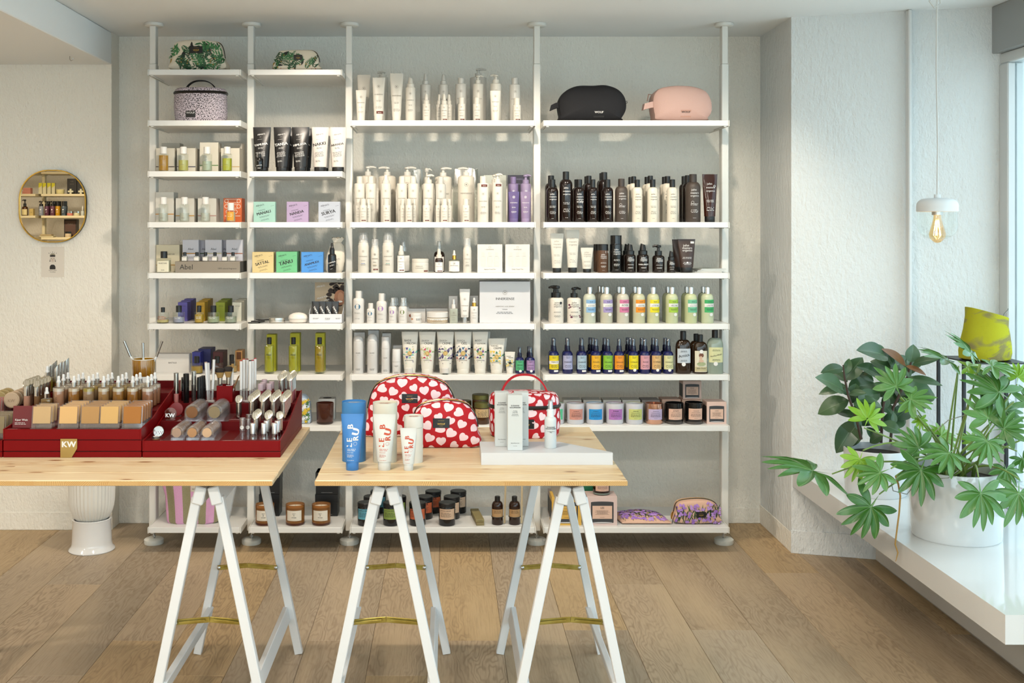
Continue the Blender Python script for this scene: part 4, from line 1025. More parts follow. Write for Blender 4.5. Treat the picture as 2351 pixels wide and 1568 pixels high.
# ---- brown candle, white box and a leafy pouch behind the red display
z = zk(7)
BRG = K('54281c', .15, 0., .25)
candle('scented_candle', 'brown glass candle with an engraved ring', 'candle', 726, 766.5, 924, z, 4.87, BRG, lambda D, w, h: D(K('3a1a12', .4), 'ring_print').ring(0, h * .42, h * .17, .0007, 24), wax=K('7a4c30', .5), foot=K('2b1a16', .2))
t = carton('candle_carton', 'white square candle carton behind the brown glass candle', 'carton', 731, 768, 916, z, 4.96, .07, K('dfdeda', .5))
MB().lathe([(.02, 0), (.02, .0004)], 24, at=(0, .035, wz(916, 4.96) - z)).build('lid_ring', INK, t)
pouch('leaf_print_pouch', 'pale blue pouch with green leaf and lemon print', 'pouch', [(676, 974), (675, 935), (684, 912), (696, 908), (708, 920), (711.5, 945), (710, 974)], z, 4.86, .06, .006, BLUEF, lambda D, w, h: [D(K(c, .6), 'leaf_print').poly([(x + L * cos(a + b) * (1 if k % 2 else .35), zz + L * sin(a + b) * (1 if k % 2 else .35)) for k, b in enumerate([2 * pi * j / 10 for j in range(10)])]) for i in range(72) for c, x, zz, L, a in [(('3c6a34', '5f8a4a', 'e9edf0', 'd8b82a')[i % 4], (hash((i, 1)) % 100 / 100 - .5) * w * .8, (i * 37 % 100) / 100 * h * .78 + h * .06, .011, i * 1.7)]], zipper=False)
# ---- bottom shelves
z = zk(9)
d = 4.93; t = thing('striped_tote', 'pink and olive striped terry tote bag', 'bag', (wx(446, d), d, z))
m = MB(); m.uv = []; rs = []; n = 48
for q, zz in ((.1, 0), (.92, 0), (1., .008), (1.02, .05), (1.08, .12), (1.16, .19), (1.2, .25), (1.17, .252), (1.05, .12), (.95, .02)):
    ring = []
    for i in range(n):
        a = 2 * pi * i / n; c_, s_ = cos(a), sin(a)
        x = math.copysign(abs(c_) ** .55, c_) * .118 * q + .006 * sin(3 * zz * 20); y = math.copysign(abs(s_) ** .55, s_) * .07 * q * (1 + .06 * sin(9 * a))
        ring.append((x, y, zz)); m.uv.append((x / q * (1 + .1 * zz), zz))
    rs.append(ring)
m.rings(rs); m.build('body', TERRY, t); D = Deco(); D(K('e6dccb', .7), 'label').rect(.002, .145, .04, .172, 4); D(INK).fit('WOUF', .021, .153, .028); D.lay(t, onto(m, -.07), .0008)
cd = [.118 * 1.18 * cos(.3), -.02]
pts = [(.135 + .008 * sin(i * 1.1), -.05 + .002 * i, .205 - .012 * i) for i in range(14)]
MB().tube([(.155 - .0025 * i, -.03, .24 - .011 * i) for i in range(15)], .0025, 6).build('cord', BLK, t)
AMB = K('d08a48', .1, 0., .65)
for i, (x0, x1) in enumerate(((586.5, 629.5), (656, 699.5), (716, 759))):
    candle('scented_candle', f'amber glass candle with white label on the bottom shelf, {("behind the trestle leg","middle of three","next to the black boxes")[i]}', 'candle', x0, x1, 1156.5, z, 4.87, AMB, lambda D, w, h: (D(K('ece4d4', .6), 'label').rect(-w * .37, h * .26, w * .37, h * .76, 10), D(INK).fit('SALT', 0, h * .59, w * .17, 0, .01).fit('&', 0, h * .5, w * .06).fit('STONE', 0, h * .4, w * .24, 0, .01).lines(0, h * .3, w * .6, 1, .002)), foot=K('4a1d10', .15), fill=.86, taper=.99)
ss = lambda D, w, h: (D(INKW).fit('SALT', 0, h * .66, w * .17, 0, .02).fit('&', 0, h * .52, w * .06).fit('STONE', 0, h * .4, w * .24, 0, .02).lines(0, h * .08, w * .7, 1, .0025))
for i, (x0, x1) in enumerate(((595, 641), (724, 775))):
    zz = z
    for j in range(3 if i == 0 else 2):
        t = carton('candle_carton', f'black carton {("at the bottom","second from the bottom","on top")[j]} of the stack {"behind the trestle leg" if i == 0 else "under the short table"}', 'carton', x0 + j, x1 + j, PY + (H - zz - .098) * sc(5.0), zz, 5.0, .09, K('121212', .4), ss)
        w_ = (x1 - x0) / sc(5.0); MB().box(-w_ / 2 - .0012, w_ / 2 + .0012, -.001, .0912, .06, .098, .0006).build('lid', K('151515', .4), t)
        zz += .0985
# ================================================================== wide bay of white hair products
PW_, PW2, PWS = K('dfdace', .4), K('d9d2c4', .42), K('cfcdc5', .4)
def inn(tag=None, top=.8, ink=GREYI):
    def f(D, w, h):
        D(ink, 'emblem').ring(0, h * top, w * .12, w * .018).disc(0, h * top, w * .05, 8)
        D(ink).fit('INNERSENSE', 0, h * (top - .2), w * .66).lines(0, h * (top - .33), w * .4, 2, h * .022).lines(0, h * (top - .47), w * .5, 3, h * .022)
        if tag: D(BROWNT, 'label').rect(-w * .22 + w * .06, h * (tag - .03), w * .28 + w * .06, h * (tag + .03), 4); D(INKW).lines(w * .09, h * (tag - .012), w * .3, 1, h * .024)
    return f
def HB(label, x0, x1, ysh, ytop, z, d, top='cap', side=1, capr=.56, deco='std', mat=PW_, name='hair_product_bottle', **k):
    return bottle(name, label, 'bottle', x0, x1, ysh, ytop, z, d, mat, mat, top, capr, .16, inn() if deco == 'std' else deco, side=side, **k)
def mini(label, x0, x1, z, d, ysh, ytop, top='cap', tag=True, capr=.74):
    return bottle('travel_bottle', label, 'bottle', x0, x1, ysh, ytop, z, d, PW_, PW_, top, capr, .1, inn(.1 if tag else None), n=18)
A = 'top shelf of white products'
z = zk(1)
tube('hair_cream_tube', 'tall pale grey-white tube at the mirror end of the top white shelf', 'tube', 820, 850.7, 172, z, 4.95, PW2, PW_, .03, .62, .6, inn(None, .72))
tube('hair_cream_tube', 'short white tube before the tall tube at the mirror end', 'tube', 816.7, 841, 207, z, D1, PW_, PW_, .03, .74, .72, inn(None, .78))
tube('hair_cream_tube', 'white tube with brown tag on the top white shelf', 'tube', 855, 884, 178.5, z, D1, PW_, PW_, .12, .76, .7, inn(.2, .8))
tube('hair_cream_tube', 'tall plain white tube before the spray bottles', 'tube', 895, 926, 168.7, z, D1, PW_, PW_, .1, .66, .62, inn(None, .72))
tube('hair_cream_tube', 'short white tube squeezed behind the brown-tagged tube', 'tube', 868, 890, 211, z, 4.93, PW_, PW_, .03, .7, .66)
HB('big white pump bottle hidden behind the brown-tagged tube', 866, 891, 177, 165, z, 5.02, 'pump', -1, .7)
HB('white spray bottle standing alone beside the tall plain tube', 931, 954, 200.6, 179, z, D1, 'spray', capr=.75)
HB('tall white spray bottle behind a single small spray', 965, 989, 194, 170.5, z, 4.95, 'spray', capr=.6, mat=PWS)
mini('small white spray bottle before the single tall spray', 970, 988, z, D1, 238.5, 216, 'spray', False)
HB('tall white spray bottle behind the cluster of three small sprays', 1006.5, 1030, 194, 171.8, z, 4.97, 'spray', capr=.6, mat=PWS)
mini('small white spray, middle of the cluster of three', 1011, 1028.5, z, D1, 239.8, 216.5, 'spray')
mini('small white spray, mirror side of the cluster of three', 1001, 1016, z, 4.905, 240, 217, 'spray', False)
mini('small white spray, window side of the cluster of three', 1024, 1038, z, 4.905, 240, 217, 'spray', False)
HB('white capped bottle behind a small bottle, before the giant pump', 1045, 1071, 192.5, 179.2, z, 4.95, mat=PWS)
mini('small white capped bottle with brown tag before the capped bottle', 1051, 1068.5, z, D1, 238.5, 224)
HB('giant white pump bottle at the back of the top white shelf', 1079, 1117, 177, 157.5, z, 5.05, 'pump', 1, .4, mat=PWS)
HB('white pump bottle before the giant pump bottle', 1085, 1110, 192.5, 173, z, 4.95, 'pump', 1, .5)
mini('small white capped bottle with brown tag before the two pumps', 1085.5, 1104, z, D1, 238.5, 224)
HB('white pump bottle with wide nozzle behind a small tube', 1125.5, 1151.5, 192, 171.5, z, 4.95, 'pump', -1, .6)
tube('hair_cream_tube', 'small white tube before the pump with wide nozzle', 'tube', 1125, 1149, 208.4, z, D1, PW_, PW_, .03, .78, .74, inn(None, .82))
HB('white capped bottle at the column end of the top white shelf', 1169, 1195, 194, 179.2, z, 4.95, mat=PWS)
mini('small white bottle with brown tag at the column end of the top white shelf', 1177, 1196, z, D1, 241, 225.5)
# ---- shelf of big pumps
z = zk(3)
def big(label, x0, x1, ysh, ytop, side, d=5.05): return bottle('litre_pump_bottle', label, 'bottle', x0, x1, ysh, ytop, z, d, PW2, PWS, 'pump', .4, .28, inn(), side=side)
big('litre pump bottle behind the first pair of white bottles', 826, 864, 403, 382, 1)
big('litre pump bottle with spout towards the mirror behind a spray', 869, 909, 403, 383.5, -1)
big('litre pump bottle behind the second pair of white bottles', 915, 956, 403, 383.5, 1)
big('litre pump bottle behind three travel bottles', 998, 1037, 404.5, 385, 1, 4.98)
big('litre pump bottle standing alone beside the clear bag', 1051, 1089.4, 403, 385, -1, 4.95)
for i, (x0, x1) in enumerate(((813.5, 838), (839, 864), (911, 935), (936.5, 961))):
    HB(f'white capped bottle, {("first","second")[i % 2]} of the {("first","second")[i // 2]} pair before a litre pump', x0, x1, 420.8, 404.8, z, 4.93)
HB('white spray bottle before the litre pump with mirror-side spout', 874, 898, 420.8, 402, z, 4.93, 'spray', capr=.7)
HB('white pump bottle between the second pair and the three travel bottles', 971, 996.5, 420.8, 401, z, 4.93, 'pump', 1, .6)
HB('white pump bottle peeking out behind the lone medium pump', 968, 992, 423, 386, z, 5.04, 'pump', 1, .5, mat=PWS)
HB('white capped bottle hidden behind three travel bottles', 1000, 1024, 422, 406, z, 4.915, mat=PWS)
HB('white capped bottle with brown tag near the cap', 1096, 1122, 420.3, 404.6, z, D1, deco=inn(.93, .72))
HB('white pump bottle with brown tag near the neck', 1129.5, 1154, 419, 398.8, z, D1, 'pump', 1, .62, deco=inn(.93, .72))
HB('white pump bottle behind the tagged pump bottle', 1124, 1148, 421, 401, z, 4.94, 'pump', 1, .6)
names = ('first', 'second', 'third', 'fourth', 'fifth', 'sixth')
for i, (x0, x1) in enumerate(((825, 842.5), (878, 896), (930.5, 947), (970.5, 987.5), (1011.5, 1028.5), (1060.5, 1078))):
    mini(f'white travel bottle with brown tag, {names[i]} along the litre pump shelf', x0, x1, z, 4.842, 471.3, 456.5)
for x0, x1, nm in ((816, 830, 'mirror side of the first tagged'), (839.5, 852, 'window side of the first tagged'), (918, 932, 'mirror side of the third tagged'), (946, 956, 'window side of the third tagged'), (999.5, 1013, 'mirror side of the fifth tagged'), (1025, 1037, 'window side of the fifth tagged')):
    mini(f'plain white travel bottle tucked at the {nm} one', x0, x1, z, 4.873, 471.5, 457, 'cap', False)
def wrap(label, x0, x1, y0, d):
    X, w = place(x0, x1, d); h = wz(y0, d) - z; t = thing('plastic_bag', label, 'plastic bag', (X, d, z)); m = MB(); rs = []; r = random.Random(int(x0))
    for q, f, zz in ((.7, .3, 0), (.95, .4, h * .1), (1., .45, h * .5), (.9, .35, h * .8), (.8, .12, h)):
        rs.append([(w / 2 * q * cos(a) * r.uniform(.9, 1.05), w / 2 * q * f * sin(a) * r.uniform(.8, 1.1), zz * r.uniform(.97, 1.)) for a in [2 * pi * i / 16 for i in range(16)]])
    m.rings(rs, True, False); m.build('film', thin('crinkled_clear_film', 'e9ece9', .18, .4, .25), t)
    MB().tube([rs[-1][i] for i in range(16)] + [rs[-1][0]], .0012, 5, False).build('hem', OVERCAP, t)
wrap('crinkled clear plastic bag behind the second pair of bottles', 944, 972, 388, 5.13)
wrap('crinkled clear plastic bag behind the lone litre pump', 1037, 1103, 386, 5.12)
carton('backing_card', 'dark navy backing card behind the purple bottles', 'card', 1165.5, 1216, 402, z, 5.02, .003, K('252338', .5), lambda D, w, h: D(K('8c86a8', .6)).fit('INNERSENSE', w * .1, h * .9, w * .5).fit('Color Balance', w * .15, h * .8, w * .6))
carton('backing_card', 'pale grey-green backing card behind the tagged white pump', 'card', 1110, 1162, 402, z, 5.06, .003, K('c3c8bd', .5), lambda D, w, h: D(K('9aa094', .6)).fit('Clean', w * .15, h * .8, w * .4))
PU, PUL = K('84739a', .35), K('9888a8', .35)
HB('purple capped bottle before the navy card', 1166.6, 1190, 421.6, 406, z, 4.92, mat=PU, deco=inn(None, .8, INKW))
HB('mauve pump bottle before the navy card', 1195, 1219, 421.6, 401, z, 4.92, 'pump', 1, .62, mat=PUL, deco=inn(None, .8, INKW))
tube('hair_cream_tube', 'deep purple tube standing before the purple capped bottle', 'tube', 1167, 1192, 440, z, D1, K('5d4c80', .3), K('6a5a8a', .3), .12, .86, .8, inn(None, .82, INKW))
tube('hair_cream_tube', 'mauve tube standing before the mauve pump bottle', 'tube', 1194.5, 1218.5, 440, z, D1, K('8a7698', .3), K('9684a4', .3), .12, .86, .8, inn(None, .82, INKW))
# ---- shelf of foams and serums
z = zk(4); BAR = lambda c: (lambda D, w, h: (inn(None, .78)(D, w, h), D(K(c, .5), 'stripe_print').rect(-w * .16, h * .33, w * .16, h * .345)))
def foam(label, x0, x1, ysh, ytop, d, c, tag=False): return bottle('foam_bottle', label, 'bottle', x0, x1, ysh, ytop, z, d, PW_, PW_, 'foam', .9, .1, (lambda D, w, h: (BAR(c)(D, w, h), inn(.14)(D, w, h) if tag else None)))
foam('tall white foam bottle with blue bar and clear cap', 822, 847, 563, 534, D1, '6a86c0')
foam('tall white foam bottle with teal bar and clear cap', 878, 904, 563, 534, D1, '5fb0a8')
t = foam('slim white foam bottle with amber base and clear cap', 851.6, 870.6, 573, 549, D1, 'c09a4a', True)
foam('slim white foam bottle with brown ring beside the two kits', 1063, 1082.5, 573, 547, D1, '8a7a6a')
bottle('serum_bottle', 'big clear spray bottle with white label behind the small white spray', 'bottle', 909, 943.5, 577, 553, z, 4.95, None, OVERCAP, 'mist', .52, .7, lambda D, w, h: D(PAPER, 'label').rect(-w * .4, h * .05, w * .4, h * .8, 8), liquid=(LQ('cfd3c8'), .7))
bottle('serum_bottle', 'small clear spray bottle with white label and brown tag', 'bottle', 912, 930, 585, 563.5, z, D1, None, PW_, 'spray', .72, .3, lambda D, w, h: (D(PAPER, 'label').rect(-w * .46, h * .04, w * .46, h * .95, 8), inn(.14)(D, w, h)), liquid=(LQ('dfe0d6'), .8))
jar('hair_mask_jar', 'low wide white jar with brown tag on the foam bottle shelf', 'jar', 946, 984, 601, 594, z, 4.87, PW_, PW_, lambda D, w, h: (D(GREYI).fit('INNERSENSE', -w * .06, h * .56, w * .42).lines(-w * .06, h * .45, w * .6, 2, .003), D(BROWNT, 'label').rect(w * .22, h * .1, w * .44, h * .22, 4)), lidr=1.0)
DKB = K('2b1710', .12)
bottle('serum_bottle', 'large dark brown spray bottle with white label', 'bottle', 996, 1021, 577, 553, z, 4.95, DKB, OVERCAP, 'mist', .5, .8, lambda D, w, h: D(PAPER, 'label').rect(-w * .42, h * .05, w * .42, h * .74, 8))
bottle('serum_bottle', 'small dark brown spray bottle with white label', 'bottle', 998.5, 1017.5, 592.5, 571.5, z, D1, DKB, PW_, 'spray', .68, .8, lambda D, w, h: (D(PAPER, 'label').rect(-w * .44, h * .05, w * .44, h * .72, 8), inn(.12, .6)(D, w, h)))
bottle('serum_bottle', 'round clear dropper bottle with gold collar on the foam shelf', 'bottle', 1030, 1055.5, 595, 574.5, z, D1, None, PW_, 'dropper', .36, .2, lambda D, w, h: (D(PAPER, 'label').rect(-w * .46, h * .1, w * .46, h * .86, 8), inn(None, .7)(D, w, h)), over=GOLD, liquid=(LQ('d9cfa8'), .9))
def kit(name):
    def f(D, w, h):
        D(GREYI, 'emblem').ring(0, h * .9, w * .045, w * .008); D(GREYI).fit('INNERSENSE', 0, h * .8, w * .32)
        for i in (-1, 0, 1):
            q = D(K('d9d6cf', .6), 'bottle_print'); q.rect(w * (i * .27 - .09), h * .22, w * (i * .27 + .09), h * .56); q.rect(w * (i * .27 - .06), h * .58, w * (i * .27 + .06), h * .72)
            D(GREYI).lines(w * i * .27, h * .46, w * .13, 6, h * .03, seed=i)
        D(INK).fit(name, 0, h * .1, w * .46)
    return f
carton('travel_kit_carton', 'white travel kit carton lettered Hydrate', 'carton', 1096, 1153.5, 561, z, 4.86, .06, K('e0dcd4', .5), kit('Hydrate Travel Trio'))
carton('travel_kit_carton', 'white travel kit carton lettered Color', 'carton', 1160, 1216.5, 561, z, 4.86, .06, K('e0dcd4', .5), kit('Color Travel Trio'))
# ---- shelf of the big gift box
z = zk(5)
def dot(c):
    return lambda D, w, h: (D(K(c, .5), 'label').disc(w * -.06, h * .66, w * .25, 18), D(INKW).fit('HAIR', -w * .06, h * .68, w * .26, 0, .03).fit('GIRLS', -w * .06, h * .6, w * .26, 0, .03), D(GREYI).lines(-w * .1, h * .42, w * .5, 2, h * .03), D(INK).lines(-w * .05, h * .18, w * .6, 1, h * .03))
WB = K('e2ded8', .35)
for x0, x1, ysh, yt, c, nm, d_ in ((810.5, 836, 684, 667.5, '2f6a8c', 'large white shampoo bottle with blue dot', D1), (864, 888, 690.5, 673.5, 'a374b8', 'large white conditioner bottle with violet dot', D1)):
    bottle('shampoo_bottle', nm, 'bottle', x0, x1, ysh, yt, z, d_, WB, WB, 'cap', .56, .5, dot(c))
    bottle('shampoo_bottle', nm.split(' with')[0] + f' hidden behind the one with {"blue" if c[0] == "2" else "violet"} dot', 'bottle', x0 + 3, x1 + 3, ysh, yt, z, 4.945, WB, WB, 'cap', .56, .5)
bottle('shampoo_bottle', 'small white shampoo bottle with blue dot', 'bottle', 842, 860.5, 708, 696, z, D1, WB, WB, 'cap', .64, .4, dot('2f6a8c'))
for x0, x1, c, nm in ((892, 911, 'a374b8', 'violet'), (915, 935, '6d7a3c', 'olive')):
    bottle('leave_in_spray', f'small white spray bottle with {nm} dot', 'bottle', x0, x1, 703, 683.5, z, D1, WB, OVERCAP, 'mist', .6, .5, dot(c))
    bottle('leave_in_spray', f'small white spray bottle hidden behind the one with {nm} dot', 'bottle', x0 + 5, x1 + 5, 703, 683, z, 4.94, WB, OVERCAP, 'mist', .6, .5)
bottle('leave_in_spray', 'small white spray bottle hidden between the two dotted sprays', 'bottle', 902, 920, 703, 683, z, 5.0, WB, OVERCAP, 'mist', .6, .5)
carton('jar_carton', 'pale carton with brown emblem behind the smallest jar', 'carton', 937, 977, 708.5, z, 4.93, .07, K('d9d6d2', .5), lambda D, w, h: D(K('8a4a32', .5), 'emblem').disc(-w * .36, h * .46, h * .12))
carton('jar_carton', 'pale carton behind the low wide cream jar', 'carton', 978, 1028, 708, z, 4.95, .08, K('dbd8d3', .5))
jar('cream_jar', 'smallest white jar with tiny orange emblem', 'jar', 943, 968.5, 724, 718, z, D1, WB, WB, lambda D, w, h: (D(K('c07a4a', .5), 'emblem').disc(-w * .36, h * .55, w * .08), D(INK).lines(0, h * .6, w * .5, 3, .0035, 'l')))
jar('cream_jar', 'low wide cream jar with white lid and label', 'jar', 980, 1029, 727, 715.5, z, 4.872, K('d9c4a6', .2, 0., .2), WB, lambda D, w, h: (D(PAPER, 'label').rect(-w * .47, h * .12, w * .47, h * .8, 10), D(GREYI).fit('INNERSENSE', 0, h * .55, w * .3).lines(0, h * .35, w * .5, 2, .003)))
carton('serum_carton', 'slim white carton behind the green-tinted pump bottle', 'carton', 1030.5, 1050.5, 679.5, z, 4.93, .04, K('e3e1dd', .5))
bottle('serum_bottle', 'square green-tinted pump bottle with clear-capped white pump', 'bottle', 1032, 1051, 708, 687, z, D1, K('cfd3c2', .15, 0., .3), WB, 'mist', .5, .05, inn(None, .72), p=6)
tube('serum_tube', 'tall narrow white tube beside the gift box', 'tube', 1055, 1079, 663.5, z, D1, WB, OVERCAP, .17, .74, .4, inn(None, .7))
carton('serum_carton', 'slim white carton behind the gold-collared dropper', 'carton', 1079, 1098, 679, z, 4.93, .04, K('e3e1dd', .5))
bottle('serum_bottle', 'white dropper bottle with gold collar beside the gift box', 'bottle', 1079.5, 1097.5, 703, 683.5, z, D1, WB, WB, 'dropper', .56, .1, inn(None, .8), over=GOLD)
carton('gift_carton', 'large white gift box with emblem and lettering', 'carton', 1101, 1217.5, 646, z, 4.86, .09, K('d6d6d8', .45), lambda D, w, h: (D(GREYI, 'emblem').ring(0, h * .73, w * .038, w * .006, 20).ring(0, h * .73, w * .05, w * .002, 20).disc(0, h * .73, w * .014, 8), D(INK).fit('INNERSENSE', 0, h * .555, w * .37), D(GREYI).fit('HARMONIC HAIR RENEW', 0, h * .385, w * .37), D(INK).rect(-w * .05, h * .325, w * .05, h * .332), D(INK).lines(0, h * .255, w * .35, 2, h * .03)))
# ---- shelf of geometric tubes
z = zk(6)
nu = lambda D, w, h: D(INK).fit('NUORI', 0, h * .62, w * .42).lines(0, h * .57, w * .16, 1, .002).lines(0, h * .15, w * .5, 3, .003)
NW = K('dedcd9', .3)
for i, (x0, x1, ysh, yt) in enumerate(((811, 834.5, 782, 771), (843, 866.7, 782, 766), (875.5, 894.7, 800, 773), (900.5, 920, 830, 801))):
    X, w = place(x0, x1, D1); h = wz(ysh, D1) - z; Ht = wz(yt, D1) - z
    nm = ('beside the mirror-side post', 'second of four', 'third and slimmer', 'shortest, next to the printed tubes')[i]
    t = thing('airless_pump', f'white airless pump bottle, {nm}', 'bottle', (X, D1, z))
    m = MB().lathe([(w * .47, 0), (w * .5, .002), (w * .5, h)], 22); m.build('body', NW, t)
    MB().lathe([(w * .5, h + .0005)] + (arc(w * .49, h + (Ht - h) * .1, .002, Ht, 6) if i < 2 else [(w * .48, Ht - .003), (w * .44, Ht)]), 22).build('cap', NW, t)
    D = Deco(); nu(D, w, h); D.lay(t, onto(m, -w / 2))
    carton('serum_carton', f'white carton standing behind the airless pump {nm}', 'carton', x0 + 2, x1 + 3, yt - 8, z, 4.92, .04, K('dcdad7', .4))
PAL = {'BADE MILCH': ('3d3a86', '6fbcae', 'd9cda6'), 'DUSCH CREME': ('c02a55', 'a9bf86', 'cfc08c'), 'DUSCH  CREME': ('3a2c5e', 'b6c49a', '5a4a80'), 'DUSCH GEL': ('1f2c4a', '2e5f86', 'b9837a'), 'BODY LOTION': ('5a2f80', '3a7a48', 'd0b98a'), 'HAND CREME': ('e3bf2c', '2f7a58', 'e9cf5a')}
def geo(word, seal='b0935a'):
    c = [K(x, .5) for x in PAL[word]]; a, b = word.split()
    def f(D, w, h):
        D(INK).fit(a, -w * .12, h * .77, w * .42, hmax=w * .17).fit(b, w * .06, h * .70, w * .5, 0, .01, hmax=w * .2)
        u = w * .17; z0 = h * .49; r = random.Random(len(word) * 7)
        for i in range(-2, 3):
            for j in range(-1, 3):
                if abs(i) == 2 and r.random() < .4: continue
                x, zz = i * u * .98, z0 + (j - .5) * u; q = D(c[(i + 2 * j) % 3], 'geometric_print')
                s_ = u * .47; k = r.choice((0, 1, 2, 3))
                if k == 3: q.poly([(x + s_ * cos(t_), zz - s_ * .5 + s_ * sin(t_)) for t_ in [pi * e / 8 for e in range(9)]])
                elif k == 2: q.poly([(x - s_, zz - s_), (x + s_, zz - s_), (x, zz + s_)])
                elif k == 1: q.poly([(x - s_, zz + s_), (x, zz - s_), (x + s_, zz + s_)])
                else: q.poly([(x - s_, zz - s_), (x + s_, zz - s_), (x + s_, zz + s_)])
        for i in range(9): D(c[i % 3], 'geometric_print').disc(r.uniform(-.36, .36) * w, r.choice((r.uniform(.24, .32), r.uniform(.62, .66))) * h, w * .022, 7)
        D(K(seal, .35, .6), 'seal').disc(0, z0, u * .78, 20); D(K('8a6d34', .5), 'seal').ring(0, z0, u * .6, u * .05)
        D(INK).lines(0, h * .33, w * .5, 2, .003)
        D(K('d8d4ca', .5), 'thumb_notch').disc(0, h * .055, w * .12, 14, w * .08)
    return f
TUB = K('e2ddd1', .35)
for x0, x1, yt, wd_, nm in ((922, 960, 761.5, 'BADE MILCH', 'indigo and mint'), (962, 1000, 761.5, 'DUSCH CREME', 'raspberry and leaf green'), (1003, 1042, 761.5, 'DUSCH  CREME', 'aubergine and sage'), (1043, 1083, 761.5, 'DUSCH GEL', 'navy and rose'), (1084.5, 1120.5, 761.5, 'BODY LOTION', 'violet and green'), (1121, 1159, 777, 'HAND CREME', 'yellow and green')):
    tube('body_care_tube', f'white tube with {nm} geometric print, lettered {" ".join(wd_.split())}', 'tube', x0, x1, yt, z, D1, TUB, TUB, .11, .72, .68, geo(wd_))
    tube('body_care_tube', f'white tube mostly hidden behind the {nm} one', 'tube', x0 + 6, x1 + 5, yt - 1, z, 4.94, TUB, TUB, .11, .72, .68, geo(wd_))
tube('body_care_tube', 'tiny white hand cream tube with yellow print beside the cobalt sprays', 'tube', 1159, 1182.5, 807.5, z, D1, TUB, TUB, .1, .68, .64, geo('HAND CREME', '1c1a1a'))
for x, nm in ((938.3, 'indigo'), (1021.8, 'aubergine')):
    jar('sample_jar', f'little clear jar with white lid before the {nm} print tube', 'jar', x - 9, x + 9, 855.5, 844, z, 4.828, GLASS, WB)
CB = K('141a52', .1); CBN = K('0c1030', .2)
def cob(c, word='', line2=None, tag=None):
    def f(D, w, h):
        D(K(c, .5), 'label').rect(-w * .44, h * .2, w * .44, h * .82, 8)
        if tag == 'band': D(PAPER, 'label').rect(-w * .44, h * .44, w * .44, h * .58, 8)
        D(INK).lines(0, h * .75, w * .4, 2, h * .05); 
        if word: D(INK).fit(word, 0, h * .5, w * .66, hmax=w * .2)
        D(INK).lines(0, h * .38, w * .6, 3, h * .05)
        if tag in ('disc',): D(PAPER, 'price_sticker').disc(w * .05, h * .17, w * .14, 14)
        if tag in ('box', 'band'): D(PAPER, 'price_sticker').rect(-w * .02, h * .09, w * .36, h * .17, 4)
    return f
def cobalt(label, cx, ysh, yt, z, d, c, word='', tag=None, w=24.):
    return bottle('cobalt_spray', label, 'bottle', cx - w / 2, cx + w / 2, ysh, yt, z, d, CB, CBN, 'mist', .5, .9, cob(c, word, None, tag) if c else None, over=thin('clear_blue_cap', 'b9bfd6', .12, .5, .1))
cobalt('cobalt spray with green label at the post beside the printed tubes', 1193, 820, 797, z, D1, '4fae76', 'ZEDER', 'disc', 20.5)
cobalt('cobalt spray with mauve label at the post beside the printed tubes', 1218, 820, 797, z, D1, 'a886b4', 'LAVENDEL', 'disc', 20.5)
cobalt('cobalt spray hidden behind the mauve-labelled one', 1214, 820, 795, z, 4.94, None, w=20.5)
# ---- gold-lidded candles behind the heart bags
z = zk(7); AMJ = K('5a3312', .1, 0., .35); GLID = K('6e6a3c', .3, .8)
kr = lambda D, w, h: (D(K('c8a878', .6), 'label').rect(-w * .42, h * .42, w * .42, h * .92, 10), D(INK).lines(0, h * .8, w * .6, 5, .006))
jar('lidded_candle', 'amber candle with brass lid and kraft label beside the heart vanity case', 'candle', 1089, 1124, 934, 924, z, 4.87, AMJ, GLID, kr)
jar('lidded_candle', 'taller amber candle with brass lid at the back', 'candle', 1084, 1122, 915, 905, z, 4.96, AMJ, GLID)
jar('lidded_candle', 'amber candle with brass lid directly behind the kraft-labelled one', 'candle', 1092, 1126, 929, 919, z, 4.915, AMJ, GLID) if 0 else None
jar('lidded_candle', 'low amber candle with brass lid peeking out between the heart bags', 'candle', 1049, 1082, 929, 919, z, 4.95, AMJ, GLID)
# ---- bottom shelf: black candle jars, incense, reed diffusers
z = zk(9); BJ, BLID = K('171617', .1), K('151516', .35)
cols = [('5fa8bd', 'sky blue'), ('8aa04a', 'moss green'), ('c4623a', 'rust orange'), ('d8b79a', 'beige')]
bj = lambda c, wd_: (lambda D, w, h: (D(K(c, .6), 'label').rect(-w * .43, h * .36, w * .43, h * .9, 10), D(INK).fit(wd_, -w * .08, h * .78, w * .6, 0, .01).lines(-w * .36, h * .69, w * .66, 5, .0042, 'l')))
wds = ('APPLE MINT', 'GOLDEN MOSS', 'AMBER', 'SMOKE CEDAR')
for i, (cx, rws) in enumerate(((840, (0, 1, 2)), (898.5, (0, 1)), (958.7, (0, 1, 2)), (1026.3, (0, 1, 2)))):
    for j in rws:
        d_ = (4.862, 4.972, 5.075)[j]
        cxx = cx + ((0, 13.5, 29), (0, 15.5, 0), (0, 16.5, 36), (0, 11, 26))[i][j]; hw = 19. * 4.862 / d_
        nm = ('front', 'middle', 'rear')[j]
        yl = base_y(z + .083, d_); yt = base_y(z + .0985, d_)
        jar('lidded_candle', f'black candle jar with {cols[i][1]} label, {nm} one of its row', 'candle', cxx - hw, cxx + hw, yl, yt, z, d_, BJ, BLID, bj(cols[i][0], wds[i]), group='black candle jars')
t = thing('incense_pack', 'folded olive-brown incense carton lying on the bottom shelf', 'carton', (wx(1103, 4.84), 4.84, z), R(6))
MB().box(-.017, .017, 0, .20, .0, .012, .001).build('tray', K('8a7a50', .6), t); MB().box(-.0185, .0185, .012, .205, .0125, .024, .001).build('sleeve', K('978858', .6), t)
D = Deco(); D(INK).lines(0, .02, .026, 1, .003); D.lay(t, lambda x, z: .012, .0004)
